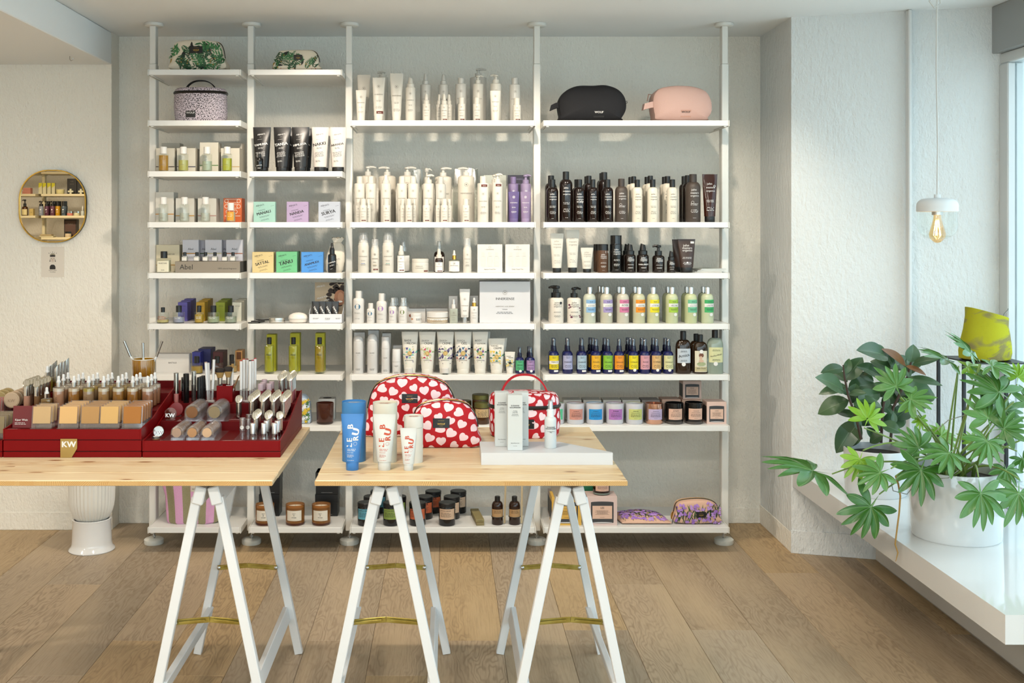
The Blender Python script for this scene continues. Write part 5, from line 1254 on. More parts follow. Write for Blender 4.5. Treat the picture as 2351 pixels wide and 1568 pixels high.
for i, cx in enumerate((1142, 1181.3)):
    t = bottle('reed_diffuser', f'dark amber reed diffuser bottle, {("beside the incense carton","nearer the wide bay post")[i]}', 'diffuser', cx - 13, cx + 13, 1150, 1139, z, 4.87, K('30180c', .1, 0., .2), BLK, 'cap', .48, .9, lambda D, w, h: (D(K('bd9566', .6), 'label').rect(-w * .47, h * .34, w * .47, h * .68, 8), D(INK).lines(0, h * .62, w * .7, 4, .0036)))
    r_ = 13 / sc(4.87)
    MB().tube([(r_ * 1.03 * cos(a), r_ * 1.03 * sin(a), .034) for a in [2 * pi * k / 20 for k in range(21)]], .0018, 6, False).build('elastic_band', BLK, t)
    for k in range(4):
        MB().tube([(r_ + .003 + .002 * k, -.004 + .003 * k, .003), (r_ + .010 + .002 * k - .004 * i, -.004 + .004 * k, .22)], .0016, 5).build('reed', K('dcc39a', .7), t)

# ================================================================== wide bay at the column end
z = zk(1)
t = pouch('wash_bag', 'black nylon wash bag with side strap', 'bag', [(1297, 276), (1287, 262), (1284, 232), (1297, 210), (1325, 197), (1362, 196), (1392, 195), (1420, 205), (1436, 225), (1438, 250), (1428, 270), (1420, 276)], z, 4.87, .12, .02, BLACKF, lambda D, w, h: (D(K('0c0c0d', .6), 'label').rect(.002, .018, .048, .048, 6), D(INKW).fit('WOUF', .025, .036, .038, 0, .02)), zipper=False)
MB().strip([(-.14, -.045, .078), (-.165, -.048, .071), (-.182, -.05, .062), (-.183, -.03, .062), (-.165, .0, .072), (-.14, .0, .08)], .013, (.25, 0, 1), .0025).build('strap', BLACKF, t)
MB().tube([(.138, -.06, .085), (.15, -.06, .09), (.152, -.06, .083), (.14, -.06, .078)], .0015, 6).build('zip_loop', BLK, t)
t = pouch('wash_bag', 'dusty pink nylon wash bag with side strap', 'bag', [(1516, 276), (1503, 262), (1500, 225), (1512, 205), (1535, 198), (1563, 196), (1596, 199), (1622, 210), (1634, 232), (1635, 255), (1626, 270), (1618, 276)], z, 4.87, .12, .018, PINKF, lambda D, w, h: (D(K('c99a88', .6), 'label').rect(-.012, .018, .034, .05, 6), D(INK).fit('WOUF', .011, .037, .038, 0, .02)), zipper=False)
MB().strip([(-.118, -.05, .078), (-.14, -.055, .074), (-.168, -.058, .066), (-.17, -.02, .066), (-.14, .01, .078), (-.12, .01, .08)], .014, (.2, 0, 1), .0025).build('strap', PINKF, t)
MB().tube([(-.125, 0, .125), (-.135, .02, .13), (-.14, .03, .1)], .002, 6).build('zip_tab', K('b88878', .5), t)
# ---- shampoos
z = zk(3)
SHK, SHB, SHC = K('1c100d', .14), K('4b4038', .5), K('ece4d2', .35)
jm = lambda ink, extra=None: (lambda D, w, h: (D(ink).fit('john', -w * .04, h * .78, w * .34).fit('masters', w * .02, h * .705, w * .56).fit('organics', w * .02, h * .635, w * .56), D(ink).lines(0, h * .45, w * .55, 2, h * .03).lines(0, h * .3, w * .5, 3, h * .03), D(ink).lines(0, h * .1, w * .3, 1, h * .02), extra(D, w, h) if extra else None))
def sh(label, x0, x1, ysh, yt, d, mat, ink, deco=True, extra=None): return bottle('shampoo_bottle', label, 'bottle', x0, x1, ysh, yt, z, d, mat, BLK if mat is not SHB else K('3a302a', .5), 'cap', .5, .85, jm(ink, extra) if deco else None)
DI = K('3a3632', .6)
fronts = [(1254, 1282, 430, 412, SHK, 'dark brown shampoo bottle at the post end of the shampoo shelf'), (1284.5, 1314, 412, 394, SHK, 'tallest dark brown shampoo bottle, second in the row'), (1316, 1343.4, 430, 412, SHK, 'dark brown shampoo bottle lettered scalp'), (1349, 1373, 430, 412, SHK, 'dark brown shampoo bottle beside the scalp shampoo'), (1381, 1408, 430, 412, SHK, 'dark brown shampoo bottle next to the matte one'), (1412, 1441, 428, 410.5, SHB, 'matte taupe-brown shampoo bottle with circle mark'), (1451, 1475, 430, 412.5, SHC, 'cream conditioner bottle with black cap, first of three'), (1486, 1511, 430, 412, SHC, 'cream conditioner bottle with black cap, middle of three'), (1531, 1556, 430, 412, SHC, 'cream conditioner bottle with black cap, last of three'), (1574, 1608, 418, 400, SHB, 'large matte dark conditioner bottle with circle mark')]
for i, (x0, x1, ys, yt, mt, nm) in enumerate(fronts):
    ex = (lambda D, w, h: D(INKW, 'emblem').ring(-w * .12, h * .49, w * .09, w * .014)) if mt is SHB else (lambda D, w, h: D(INKW).fit('scalp', w * .02, h * .56, w * .56)) if i == 2 else None
    sh(nm, x0, x1, ys, yt, D1, mt, DI if mt is SHC else INKW, True, ex)
for x0, x1, ys, yt, d_, mt, nm in ((1251, 1279, 421, 403, 4.945, SHK, 'dark brown shampoo bottle behind the one at the post end'), (1312, 1338, 431, 412, 4.93, SHK, 'dark brown shampoo bottle behind the scalp shampoo'), (1340, 1364, 421, 403.5, 4.95, SHK, 'dark brown shampoo bottle showing its cap beside the scalp shampoo'), (1336, 1358, 422, 405, 5.02, SHK, 'rearmost dark shampoo bottle beyond the scalp shampoo'),
        (1373, 1401, 413, 395.5, 4.945, SHK, 'tall dark shampoo bottle behind the gap before the matte bottle'), (1370, 1394, 414, 397.5, 5.03, SHK, 'tall dark shampoo bottle at the very back before the matte bottle'),
        (1444, 1466, 421, 405, 4.94, SHC, 'taller cream conditioner bottle behind the first of three'), (1437, 1459, 423, 406.5, 5.03, SHC, 'rear cream conditioner bottle behind the first of three'), (1481, 1505, 421, 403.5, 4.945, SHC, 'taller cream conditioner bottle behind the middle of three'), (1474, 1497, 423, 406, 5.03, SHC, 'rear cream conditioner bottle behind the middle of three'),
        (1520, 1545, 421, 404.5, 4.945, SHC, 'taller cream conditioner bottle behind the last of three'), (1514, 1537, 423, 406, 5.03, SHC, 'rear cream conditioner bottle behind the last of three'), (1566, 1592, 421, 402.5, 4.945, SHK, 'dark bottle behind the large matte conditioner'), (1559, 1582, 423, 404.5, 5.03, SHK, 'rear dark bottle behind the large matte conditioner')):
    sh(nm, x0, x1, ys, yt, d_, mt, DI if mt is SHC else INKW, mt is SHC)
tube('scalp_scrub_tube', 'glossy reddish-brown tube at the column end of the shampoo shelf', 'tube', 1612, 1647, 400, z, D1, K('3d1c12', .15), BLK, .12, .72, .66, jm(INKW, lambda D, w, h: D(INKW, 'emblem').ring(w * .28, h * .75, w * .07, w * .02)))
# ---- short bottles
z = zk(4)
HC = K('ded9cc', .35)
for x0, x1, yt, nm in ((1263, 1294, 536, 'second tallest'), (1298.5, 1330, 527.6, 'tallest'), (1333, 1362, 568.6, 'shortest')):
    tube('hand_cream_tube', f'cream tube with black cap, {nm} of the three', 'tube', x0, x1, yt, z, D1, HC, BLK, .12 if yt < 560 else .155, .7, .62, jm(K('9a948a', .6)))
for x0, d_, nm in ((1372, D1, 'front'), (1366, 4.935, 'middle'), (1362.5, 5.0, 'rear')):
    bottle('powder_bottle', f'matte brown powder bottle with broad black cap, {nm} one', 'bottle', x0, x0 + 24.3, 574.5, 560.5, z, d_, K('5f4029', .45), BLK, 'cap', .98, .25, jm(INKW, lambda D, w, h: D(PAPER, 'price_sticker').rect(w * .18, h * .88, w * .46, h * .97)) if d_ == D1 else None, neck=.96)
t = bottle('hair_mousse_bottle', 'tall glossy black mousse canister', 'bottle', 1400.5, 1428, 560, 540.3, z, D1, BLKG, BLKG, 'cap', .95, .1, jm(INKW), neck=.9)
DB2 = K('1d130f', .12)
bottle('setting_spray', 'black spray bottle with smoky clear cap beside the canister', 'bottle', 1433, 1459.5, 584, 560.5, z, D1, DB2, BLK, 'spray', .76, .45, jm(INKW))
bottle('setting_spray', 'black spray bottle hidden behind the canister side', 'bottle', 1427, 1450, 584, 561, z, 4.94, DB2, BLK, 'spray', .76, .45)
bottle('setting_spray', 'black sea salt spray bottle with large lettering', 'bottle', 1462, 1489.5, 584, 560.5, z, D1, DB2, BLK, 'spray', .76, .45, jm(INKW, lambda D, w, h: D(INKW).fit('sea mist', 0, h * .42, w * .8)))
bottle('styling_pump', 'dark brown pump bottle with spout towards the mirror', 'bottle', 1497.5, 1525.5, 586, 562.5, z, D1, DB2, BLK, 'pump', .58, .45, jm(INKW), side=-1)
bottle('setting_spray', 'tiny black spray bottle before the big brown tube', 'bottle', 1531, 1551, 597, 577, z, D1, DB2, BLK, 'spray', .74, .6, jm(INKW))
tube('styling_gel_tube', 'broad dark brown styling gel tube with black cap', 'tube', 1556, 1596, 549, z, 4.87, K('3e2b24', .4), BLK, .155, .76, .7, jm(INKW, lambda D, w, h: (D(PAPER, 'price_sticker').rect(w * .22, h * .87, w * .42, h * .93), D(INKW, 'emblem').disc(0, h * .3, w * .05))))
tube('styling_gel_tube', 'broad dark brown tube hidden behind the styling gel tube', 'tube', 1543, 1584, 549.5, z, 4.955, K('3e2b24', .4), BLK, .155, .76, .7)
for j in range(5):
    t = thing('leaflet', f'glossy leaflet, {("lowest","second","third","fourth","topmost")[j]} of the small pile by the gel tube', 'leaflet', (wx(1625, 4.95) + .004 * (j % 2), 4.95 + .003 * j, z + .0032 * j), .1 * (j - 2))
    MB().box(-.058, .058, -.07, .07, .0001, .003, 0).build('paper', K('dedfd8', .3), t); MB().box(-.05, .03, -.06, .05, .003, .0031, 0).build('picture', K('8f9a86', .35), t)
# ---- bath gels
z = zk(5)
t = bottle('body_wash_pump', 'white body wash pump with round black sticker', 'bottle', 1263, 1294, 683, 656, z, D1, K('eae3d6', .35), BLK, 'pump', .56, .3, jm(DI, lambda D, w, h: D(BLK, 'price_sticker').disc(w * .24, h * .8, w * .09)), side=-1)
bottle('body_wash_pump', 'white body wash pump behind the one with black sticker', 'bottle', 1259, 1288, 683, 656.5, z, 4.945, K('eae3d6', .35), BLK, 'pump', .56, .3, side=-1)
bottle('body_wash_pump', 'white body wash pump with purple flower print', 'bottle', 1302, 1333.5, 683, 660, z, D1, K('eae3d6', .35), BLK, 'pump', .5, .3, jm(DI, lambda D, w, h: [D(K('6a2c4a', .5), 'flower_print').disc(x * w, zz * h, w * s_, 8) for x, zz, s_ in ((-.36, .72, .07), (-.3, .64, .06), (-.38, .6, .05), (-.22, .25, .08), (-.3, .32, .04), (.36, .6, .05), (.4, .5, .04), (.34, .3, .05), (.4, .24, .06))]), side=1)
gels = [(1339, '8fb8dc', 'ROSMARIN', 'sky blue', 0, 'd8dcc8'), (1378, 'a596c6', 'LAVENDEL', 'lavender', 2, 'd8d3bc'), (1415.5, 'd97ba2', 'ROSE', 'pink', 1, 'ddd7c4'), (1452.5, 'f0961a', 'ORANGE', 'orange', 1, 'dcd9b4'), (1485, 'f0e01c', 'CITRON', 'yellow', 0, 'dcdcae'), (1528, 'a9cc3c', 'MELISSE', 'lime', 1, 'dbe0b4'), (1571.5, '72c096', 'EUKALYPTUS', 'mint', 1, 'd9dfae'), (1609.5, '3fae64', 'LIMETTE', 'green', 1, 'dae2bc')]
for x0, c, wd_, nm, nb, body in gels:
    gm = K(body, .25, 0., .12)
    def lb(D, w, h, c=c, wd_=wd_):
        D(K(c, .5), 'label').rect(-w * .3, h * .37, w * .49, h * .8, 10); D(PAPER, 'label').rect(-w * .3, h * .555, w * .49, h * .675, 10)
        D(INK).fit(wd_, w * .1, h * .58, w * .5).lines(w * .1, h * .65, w * .5, 1, .0025).lines(w * .1, h * .49, w * .6, 3, .003).lines(w * .1, h * .74, w * .3, 2, .003)
        D(PAPER, 'price_sticker').disc(w * .2, h * .3, w * .13, 14)
    bottle('bath_gel_bottle', f'clear bath gel bottle with {nm} label and chrome cap', 'bottle', x0, x0 + 28.5, 674, 658.5, z, D1, gm, CHROME, 'cap', .46, .85, lb)
    for j in range(nb):
        q = (j + 1) * 6.5
        bottle('bath_gel_bottle', f'bath gel bottle {"just " if j == 0 else "second "}behind the one with {nm} label', 'bottle', x0 - q - 1, x0 + 27 - q - 1, 672 - j, 657.5 - j, z, D1 + .075 * (j + 1), gm, CHROME, 'cap', .46, .85, lb)
# ---- cobalt sprays and old-style bottles
z = zk(6)
cs = [(1271.4, 'e6cf16', 'MERCI', 'band', 'yellow label and white band', 1), (1303, 'a9abcc', 'MARAIS', None, 'lavender label', 1), (1335.5, 'a9c0cf', 'ENERGIE', 'box', 'pale blue label', 1), (1368, 'eab01c', 'SOLEIL', 'box', 'amber label', 2), (1395, '86bf34', 'VERVEINE', 'box', 'leaf green label', 1), (1421.3, 'ec9420', 'ORANGE', 'box', 'orange label', 0), (1454, 'ead814', 'CITRON', 'disc', 'lemon label', 2), (1480.3, 'd89ca6', 'ROSE', None, 'pink label', 1), (1506.5, 'dcb274', 'CYPRES', 'disc', 'tan label', 1), (1534, 'd9d6a0', 'VANILLE', 'disc', 'ivory label', 1)]
for i, (cx, c, wd_, tg, nm, nb) in enumerate(cs):
    cobalt(f'cobalt spray bottle with {nm}', cx, 806, 778, z, D1, c, wd_, tg)
    for j in range(nb):
        q = (1 if i < 3 else 7 + 6 * j); cobalt(f'cobalt spray {"just" if j == 0 else "second"} behind the one with {nm}', cx - q, 804, 775.5 - j, z, D1 + .08 * (j + 1), c if i > 2 else None, '')
def flask(label, x0, x1, ysh, yt, d, body, deco, liquid=None):
    return bottle('herbal_flask', label, 'bottle', x0, x1, ysh, yt, z, d, body, BLK, 'cap', .38, .95, deco, sy=.7, p=2.6, liquid=liquid, neck=.34)
HBW = K('32200f', .1, 0., .2)
def oldlabel(c, wd_, portrait=False):
    def f(D, w, h):
        D(K(c, .6), 'label').rect(-w * .42, h * (.32 if not portrait else .06), w * .42, h * (.74 if not portrait else .72), 8)
        if portrait:
            D(K('c3b78c', .6), 'label').rect(-w * .4, h * .08, w * .4, h * .22, 4); D(K('7a4a34', .6), 'portrait_print').disc(0, h * .58, w * .17, 14, h * .07); D(K('dcb89c', .6), 'portrait_print').disc(-w * .03, h * .5, w * .1, 12, h * .06).disc(0, h * .4, w * .17, 12, h * .05); D(K('a8b084', .6), 'portrait_print').disc(0, h * .31, w * .3, 14, h * .06)
            D(INK).fit(wd_, 0, h * .155, w * .6)
        else:
            D(INK, 'border_print').rect(-w * .39, h * .335, w * .39, h * .34).rect(-w * .39, h * .72, w * .39, h * .725); D(INK).fit(wd_, 0, h * .5, w * .7, 12).lines(0, h * .67, w * .5, 2, .004).lines(0, h * .4, w * .5, 2, .004)
        D(PAPER, 'price_sticker').disc(-w * .04 if not portrait else .0, h * .285 if not portrait else h * .7, w * .13, 14)
    return f
flask('tall brown flask with pale blue label and black cap', 1551, 1586, 779, 760, D1, HBW, oldlabel('c3cbd2', 'Arnica'))
flask('brown flask with a portrait label', 1591, 1624, 784, 768, D1, HBW, oldlabel('e6ddc4', 'Hair Tonic', True))
flask('brown flask hidden behind the portrait label flask', 1583, 1613, 782, 766, 4.95, K('5a3414', .1, 0., .25), None)
flask('pale green clear flask with cream label and black cap', 1623, 1660, 775, 757.6, D1, K('cfe0cc', .08, 0., .6), oldlabel('dbd9a4', 'Arnika-Wohl'))
# ---- coloured candle jars and cartons
z = zk(7); CW = K('dadae0', .3)
def cl(c, wd_): return lambda D, w, h: (D(K(c, .6), 'label').rect(-w * .36, h * .23, w * .36, h * .75, 10), D(INK).fit(wd_, 0, h * .63, w * .3, 0, .01).lines(0, h * .57, w * .5, 2, .0022).lines(0, h * .48, w * .58, 4, .0034).lines(0, h * .29, w * .25, 1, .003))
def cbox(x0, x1, yt, d, c, nm, pic='3a3a3c', deco=True, dep=.085, zz=None, wd_='CAMEO', lc='e6bfa8'):
    def f(D, w, h):
        D(K(pic, .5), 'jar_print').rect(-w * .38, h * .1, w * .38, h * .8).disc(0, h * .8, w * .38, 16, h * .03).disc(0, h * .1, w * .38, 16, h * .03)
        D(K('d8d4d2', .5), 'jar_print').disc(0, h * .1, w * .34, 16, h * .018); cl2 = D(K(lc, .6), 'label'); cl2.rect(-w * .33, h * .23, w * .33, h * .68)
        D(INK).fit(wd_, 0, h * .58, w * .2, 0, .01, hmax=w * .09).lines(0, h * .51, w * .5, 6, .0032).lines(0, h * .28, w * .22, 1, .003)
    t = carton('candle_carton', nm, 'carton', x0, x1, yt, z if zz is None else zz, d, dep, K(c, .5), f if deco else None)
    w = (x1 - x0) / sc(d); h = wz(yt, d) - (z if zz is None else zz)
    MB().box(-w / 2 - .0004, -w / 2 + .001, .008, dep - .008, h * .1, h * .8, 0).build('side_print', K(pic, .5), t)
    return t
cj = [(1255, 1296, '5cc795', '3aa866', 'GREEN', 'white candle jar with green label behind the heart vanity case'), (1300.5, 1341.5, 'd39384', '8f3a3a', 'ROSALITH', 'white candle jar with terracotta label'), (1345, 1386, '1f95dc', '2f9ad6', 'DYNASTY', 'white candle jar with bright blue label and lining'), (1390.5, 1432, 'b678bf', 'a86aa4', 'PHILIA', 'white candle jar with orchid purple label'), (1436, 1477, 'cdd27c', 'c8c866', 'AMBROSIA', 'white candle jar with lime label')]
for x0, x1, c, inn_, wd_, nm in cj:
    candle('scented_candle', nm, 'candle', x0, x1, 925, z, 4.875, CW, cl(c, wd_), inner=K(inn_, .4))
candle('scented_candle', 'copper candle jar with lilac label', 'candle', 1481, 1523, 925, z, 4.875, K('d8a890', .12, .9), cl('c2b1d2', 'NEOPECHE'))
candle('scented_candle', 'black glass candle jar with pink label, nearer the copper one', 'candle', 1527, 1569, 924, z, 4.875, K('121112', .06), cl('e6bca6', "JUNE'S"), inner=K('131212', .1), foot=K('5a5450', .1))
candle('scented_candle', 'black glass candle jar with pink label, under the stacked carton', 'candle', 1572.5, 1614.5, 923, z, 4.875, K('121112', .06), cl('e6bca6', 'CINDEROSE'), inner=K('131212', .1), foot=K('5a5450', .1), wax=K('1c1a1a', .4))
for x0, x1, c, nm in ((1294, 1335, 'd3d2cb', 'terracotta'), (1339.5, 1380.5, 'd3d2cb', 'bright blue'), (1385, 1426, 'd3d2cb', 'purple'), (1429, 1470, 'd3d2cb', 'lime'), (1474, 1515, '8f8884', 'lilac')):
    cbox(x0, x1, 918.5, 4.965, c, f'{"pale grey" if c[0] == "d" else "mauve-grey"} carton behind the candle with {nm} label', '9a9a96')
cbox(1520, 1563, 917, 4.965, 'dcb5a0', 'dusky pink carton behind the black candle nearer the copper one')
lo = cbox(1566, 1609, 917.5, 4.965, 'dcb5a0', 'dusky pink carton supporting the stacked one')
cbox(1568, 1610.5, 874.5, 4.975, 'e3c3b4', 'pale pink carton stacked on top of another', wd_='PETAL', zz=wz(917.5, 4.965) + .0003)
cbox(1623, 1668, 923, 4.855, 'e5c4b6', 'pale pink carton beside the column end post', wd_='CAMEO', dep=.09)
# ---- bottom shelf: cartons and floral pouches
z = zk(9)
cbox(1267, 1335, 1141, 4.845, 'e0b04a', 'yellow candle carton behind the trestle', wd_='COWBOY KUSH', lc='dfae4e', dep=.11)
cbox(1262, 1320, 1133, 4.99, 'cdb6ac', 'greyish pink candle carton behind the yellow one', wd_='ASH', dep=.1)
b_ = cbox(1348.5, 1417, 1140, 4.845, 'dfc5bd', 'large pale pink candle carton lettered LES', wd_='LES', dep=.105)
zt = wz(1140, 4.845)
candle('scented_candle', 'dark glass candle standing on the pale pink LES carton', 'candle', 1360, 1401.5, base_y(zt + .082, 4.895), zt + .0003, 4.895, K('1a0d0a', .08), cl('e0b6a2', 'LES'), inner=K('1a0d0a', .1), foot=K('7a8a80', .1))
t = carton('candle_carton', 'emerald green carton behind the pale pink LES carton', 'carton', 1338, 1382, 1106, z, 4.985, .09, K('2f8a5e', .45)); 
MB().lathe([(.022, 0), (.022, .0004)], 24, at=(.0, .045, wz(1106, 4.985) - z)).build('lid_window', K('dfe4e0', .4), t)
def iris(seed, n, w0):
    def f(D, w, h):
        r = random.Random(seed)
        for i in range(n):
            x, zz = r.uniform(-.46, .46) * w, r.uniform(.02, .75) * h; a = r.uniform(-.5, .5); L = r.uniform(.25, .5) * h
            pts = [(x, zz), (x + .0016, zz), (x + L * sin(a) * .5 + .0026, zz + L * .55), (x + L * sin(a) * 1.1, zz + L), (x + L * sin(a) * .5 - .002, zz + L * .55)]
            if all(abs(p[0]) < w * .47 and p[1] < h * .9 for p in pts): D(K(('2f5230', '3c6a34', '1f3a26')[i % 3], .6), 'stalk_print').poly(pts)
        for i in range(int(n * .45)):
            x, zz = r.uniform(-.46, .46) * w, r.uniform(.06, .9) * h
            for k in range(3):
                a = r.uniform(0, 6.28); q = r.uniform(.004, .008)
                pts = [(x + q * cos(a + b) * u_ + .004 * cos(a), zz + q * sin(a + b) * u_ * .9 + .004 * sin(a)) for b, u_ in ((0, 1), (1.2, .8), (2.4, .9), (3.6, .7), (5, .95))]
                if all(abs(p[0]) < w * .48 and .01 * h < p[1] < h * .95 - .25 * h * (abs(p[0]) / (w / 2)) ** 4 for p in pts): D(K(('b98ad8', 'a878d0', 'c49ae0')[i % 3], .6), 'petal_print').poly(pts)
        if w0: bag_label(D, .012, h * .44, .042, .024)
    return f
t = pouch('floral_pouch', 'small upright lilac floral pouch with black label', 'pouch', [(1553, 1200), (1552, 1175), (1559, 1157), (1580, 1151), (1612, 1149.5), (1636, 1154), (1649, 1165), (1652, 1185), (1651, 1200)], z, 4.86, .07, .008, BLUSHF, iris(4, 130, 1), zipm=BRASS)
MB().tube([(-.1, -.04, .05), (-.108, -.045, .03), (-.114, -.045, .012), (-.116, -.05, .006)], .0016, 6).build('pull_cord', BLK, t)
# flat pouch lying down
d = 4.84; t = thing('floral_pouch', 'flat lilac floral pouch lying on the bottom shelf', 'pouch', (wx(1474, 4.9), 4.945, z))
m = MB(); nx, ny = 16, 10; vs = []; vv = lambda i, j: i * (ny + 1) + j
for top in (1, 0):
    for i in range(nx + 1):
        for j in range(ny + 1):
            u_, v_ = i / nx * 2 - 1, j / ny * 2 - 1; x = u_ * .108 + v_ * .0 - .014 * v_; y = v_ * .085
            e = (1 - u_ ** 4) * (1 - abs(v_) ** 2.2); hh = .004 + .026 * e ** .8 + .003 * e * sin(5 * u_ + 3 * v_)
            m.v.append((x, y, (hh + .006) if top else .002 + .003 * (1 - e)))
N0 = (nx + 1) * (ny + 1)
for i in range(nx):
    for j in range(ny):
        q = (vv(i, j), vv(i + 1, j), vv(i + 1, j + 1), vv(i, j + 1)); m.f += [q, tuple(N0 + k for k in q[::-1])]
edge = [vv(i, 0) for i in range(nx + 1)] + [vv(nx, j) for j in range(1, ny + 1)] + [vv(i, ny) for i in range(nx - 1, -1, -1)] + [vv(0, j) for j in range(ny - 1, 0, -1)]
for a, b in zip(edge, edge[1:] + edge[:1]): m.f.append((a, N0 + a, N0 + b, b))
m.build('body', BLUSHF, t); tr_ = m.tree(); D = Deco(); iris(9, 300, 0)(D, .212, .168)
for i, (mt, nm, p) in enumerate(D.l):
    q = MB(); q.f = p.f
    for x, y, k in p.v:
        hit = tr_.ray_cast(V((x - .014 * (y / .084 - 1), y - .084, 1)), V((0, 0, -1))); q.v.append((x - .014 * (y / .084 - 1), y - .084, (hit[0].z if hit[0] else .02) + .0004 * (i + 1) + k))
    q.build(nm, mt, t, smooth=0)
MB().tube([(-.04, .06, .024), (.0, .06, .0245), (.04, .06, .024)], .004, 6).build('zipper', BLK, t)
# ================================================================== short table: heart bags, sun care, body mist
z = TZ
def rot_word(D, ink, items, w, h):
    for t_, x, zz, s_ in items: D(ink).text(t_, x * w, zz * h, s_ * h, 90, .04, 'l')
RUB = lambda ink: (lambda D, w, h: (rot_word(D, ink, (('L', .0, .42, .135), ('E', .0, .51, .135), ('R', .27, .53, .135), ('B', .04, .735, .145)), w, h), D(ink).text('U', .26 * w, .615 * h, .17 * h, 76, .06, 'l'),
    D(ink, 'emblem').ring(w * .14, h * .48, w * .075, w * .008), D(ink).lines(-w * .2, h * .38, w * .42, 2, h * .026, 'l').lines(-w * .2, h * .32, w * .4, 1, h * .018, 'l').lines(-w * .2, h * .28, w * .3, 3, h * .018, 'l').lines(-w * .2, h * .185, w * .4, 1, h * .016, 'l')))
def tin(label, x0, x1, ytop, ysplit, yb, mat, ink):
    d_ = (H - z) * F / (yb - PY); X, w = place(x0, x1, d_); h = wz(ytop, d_) - z; hs = wz(ysplit, d_) - z
    t = thing('cardboard_canister', label, 'canister', (X, d_, z))
    MB().lathe([(w * .485, 0), (w * .49, .001), (w * .49, hs)], 40).build('body', mat, t)
    MB().lathe([(w * .5, hs + .0006), (w * .5, h), (w * .485, h), (w * .485, h - .004), (.001, h - .004)], 40, close1=False).build('lid', mat, t)
    m = MB(); r = random.Random(3); pts = []
    D = Deco(); p = Pr(); p.lines(0, .012, w * .5, 4, .006)
    q = MB(); q.v = [(a, b, h - .0036 + k) for a, b, k in p.v]; q.f = p.f; q.build('lettering', ink, t, smooth=0)
    return t
BL, CRE, WHT = K('3f86c4', .42), K('e6e1cf', .45), K('ebe8de', .45); ORI = K('c9481c', .5)
tin('tall blue cardboard canister on the short table', 785, 840.5, 921, 983, 1057, BL, INKW)
tin('tall cream cardboard canister behind the cream tube', 856, 912, 923, 985, 1059, CRE, ORI)
tin('small white cardboard canister behind the smallest tube', 927.5, 971.5, 953.5, 980, 1060, WHT, ORI)
def stube(label, x0, x1, yt, yb, m_, ink, cf):
    d_ = (H - z) * F / (yb - PY); tube('sun_care_tube', label, 'tube', x0, x1, yt, z, d_, m_, m_, cf, .66, .56, RUB(ink), dep=.72)
stube('blue squeeze tube with white lettering before the blue canister', 783, 835, 950, 1078, K('3b7fc6', .3), INKW, .155)
stube('cream squeeze tube with large orange lettering', 856.5, 908.5, 950.5, 1078, K('d9dad4', .3), ORI, .155)
stube('smallest white squeeze tube with orange lettering', 918.5, 957.5, 982.5, 1079, K('dadcd8', .3), ORI, .15)
lab = lambda x, zf, w_=.052, h_=.0295: (lambda D, w, h: bag_label(D, x * w, h * zf, w_, h_))
pouch('toiletry_bag', 'large red toiletry bag with pink hearts', 'bag', [(842, 1004), (841.5, 965), (849, 918), (866, 886), (905, 870), (945, 867), (990, 872), (1024, 888), (1042, 920), (1050, 960), (1047, 1004)], z, 3.645, .12, .016, HEARTS, lab(-.02, .66), zipm=GOLD, zy=.3, pull=False, flat=.95)
pouch('toiletry_bag', 'medium red toiletry bag with pink hearts', 'bag', [(948, 1027.5), (946, 990), (951, 955), (966, 935), (1000, 925), (1035, 924), (1070, 932), (1090, 955), (1097, 990), (1094, 1027.5)], z, 3.46, .105, .014, HEARTS, lab(-.05, .56), zipm=GOLD, zy=.35, pull=False, flat=.95)
vanity('vanity_case', 'red vanity case with pink hearts and looped handle', 1122, 1285.5, 931, 899, 860, TZ, 3.68, .62, HEARTS, GOLD, lambda D, w, h: bag_label(D, .0 * w, h * .5, .054, .031), hx=.38)
# white plinth and body mist
px_ = [(.098, 3.212), (.4786, 3.212), (.4786, 3.222), (.339, 3.382), (.098, 3.382)]
zp = .760
pl = tag(MB().prism([(a - .098, b - 3.212) for a, b in px_], 0, zp - TZ).build('display_plinth', K('dfe0e2', .35), None, (.098, 3.212, TZ + .0002)), 'low white angled display plinth on the short table', 'plinth')
SKB = K('d6dad8', .5)
sk = lambda D, w, h: (D(INK).fit('SUSANNE', 0, h * .8, w * .56, 0, .02).fit('KAUFMANN', 0, h * .765, w * .72, 0, .02).fit('Cooling', 0, h * .71, w * .28).fit('Body Mist', 0, h * .685, w * .34).fit('Kühlendes', 0, h * .65, w * .4).fit('Körperspray', 0, h * .625, w * .46).fit('Body Essentials', 0, h * .125, w * .56).lines(0, h * .08, w * .36, 1, .002))
for x0, x1, yt, d_, nm in ((1136.5, 1168, 901.5, 3.305, 'rear, mirror side'), (1181, 1213.5, 901.5, 3.308, 'rear, window side'), (1165.5, 1200, 907.5, 3.245, 'front')):
    carton('body_mist_carton', f'slim pale grey-white carton of body mist, {nm} one of three', 'carton', x0, x1, yt, zp + .0005, d_, .042, SKB, sk)
bottle('body_mist_bottle', 'white body mist spray bottle with clear cap on the plinth', 'bottle', 1250, 1277.5, 956, 918, zp + .0005, 3.29, K('dfe3e2', .3), K('eef0ef', .35), 'mist', .58, .55, lambda D, w, h: D(INK).fit('SUSANNE', 0, h * .66, w * .64, 0, .02).fit('KAUFMANN', 0, h * .61, w * .8, 0, .02).fit('Cooling Body', 0, h * .535, w * .6).fit('Mist', 0, h * .5, w * .2), over=thin('milky_clear_cap', 'e8ecec', .2, .4, .1))

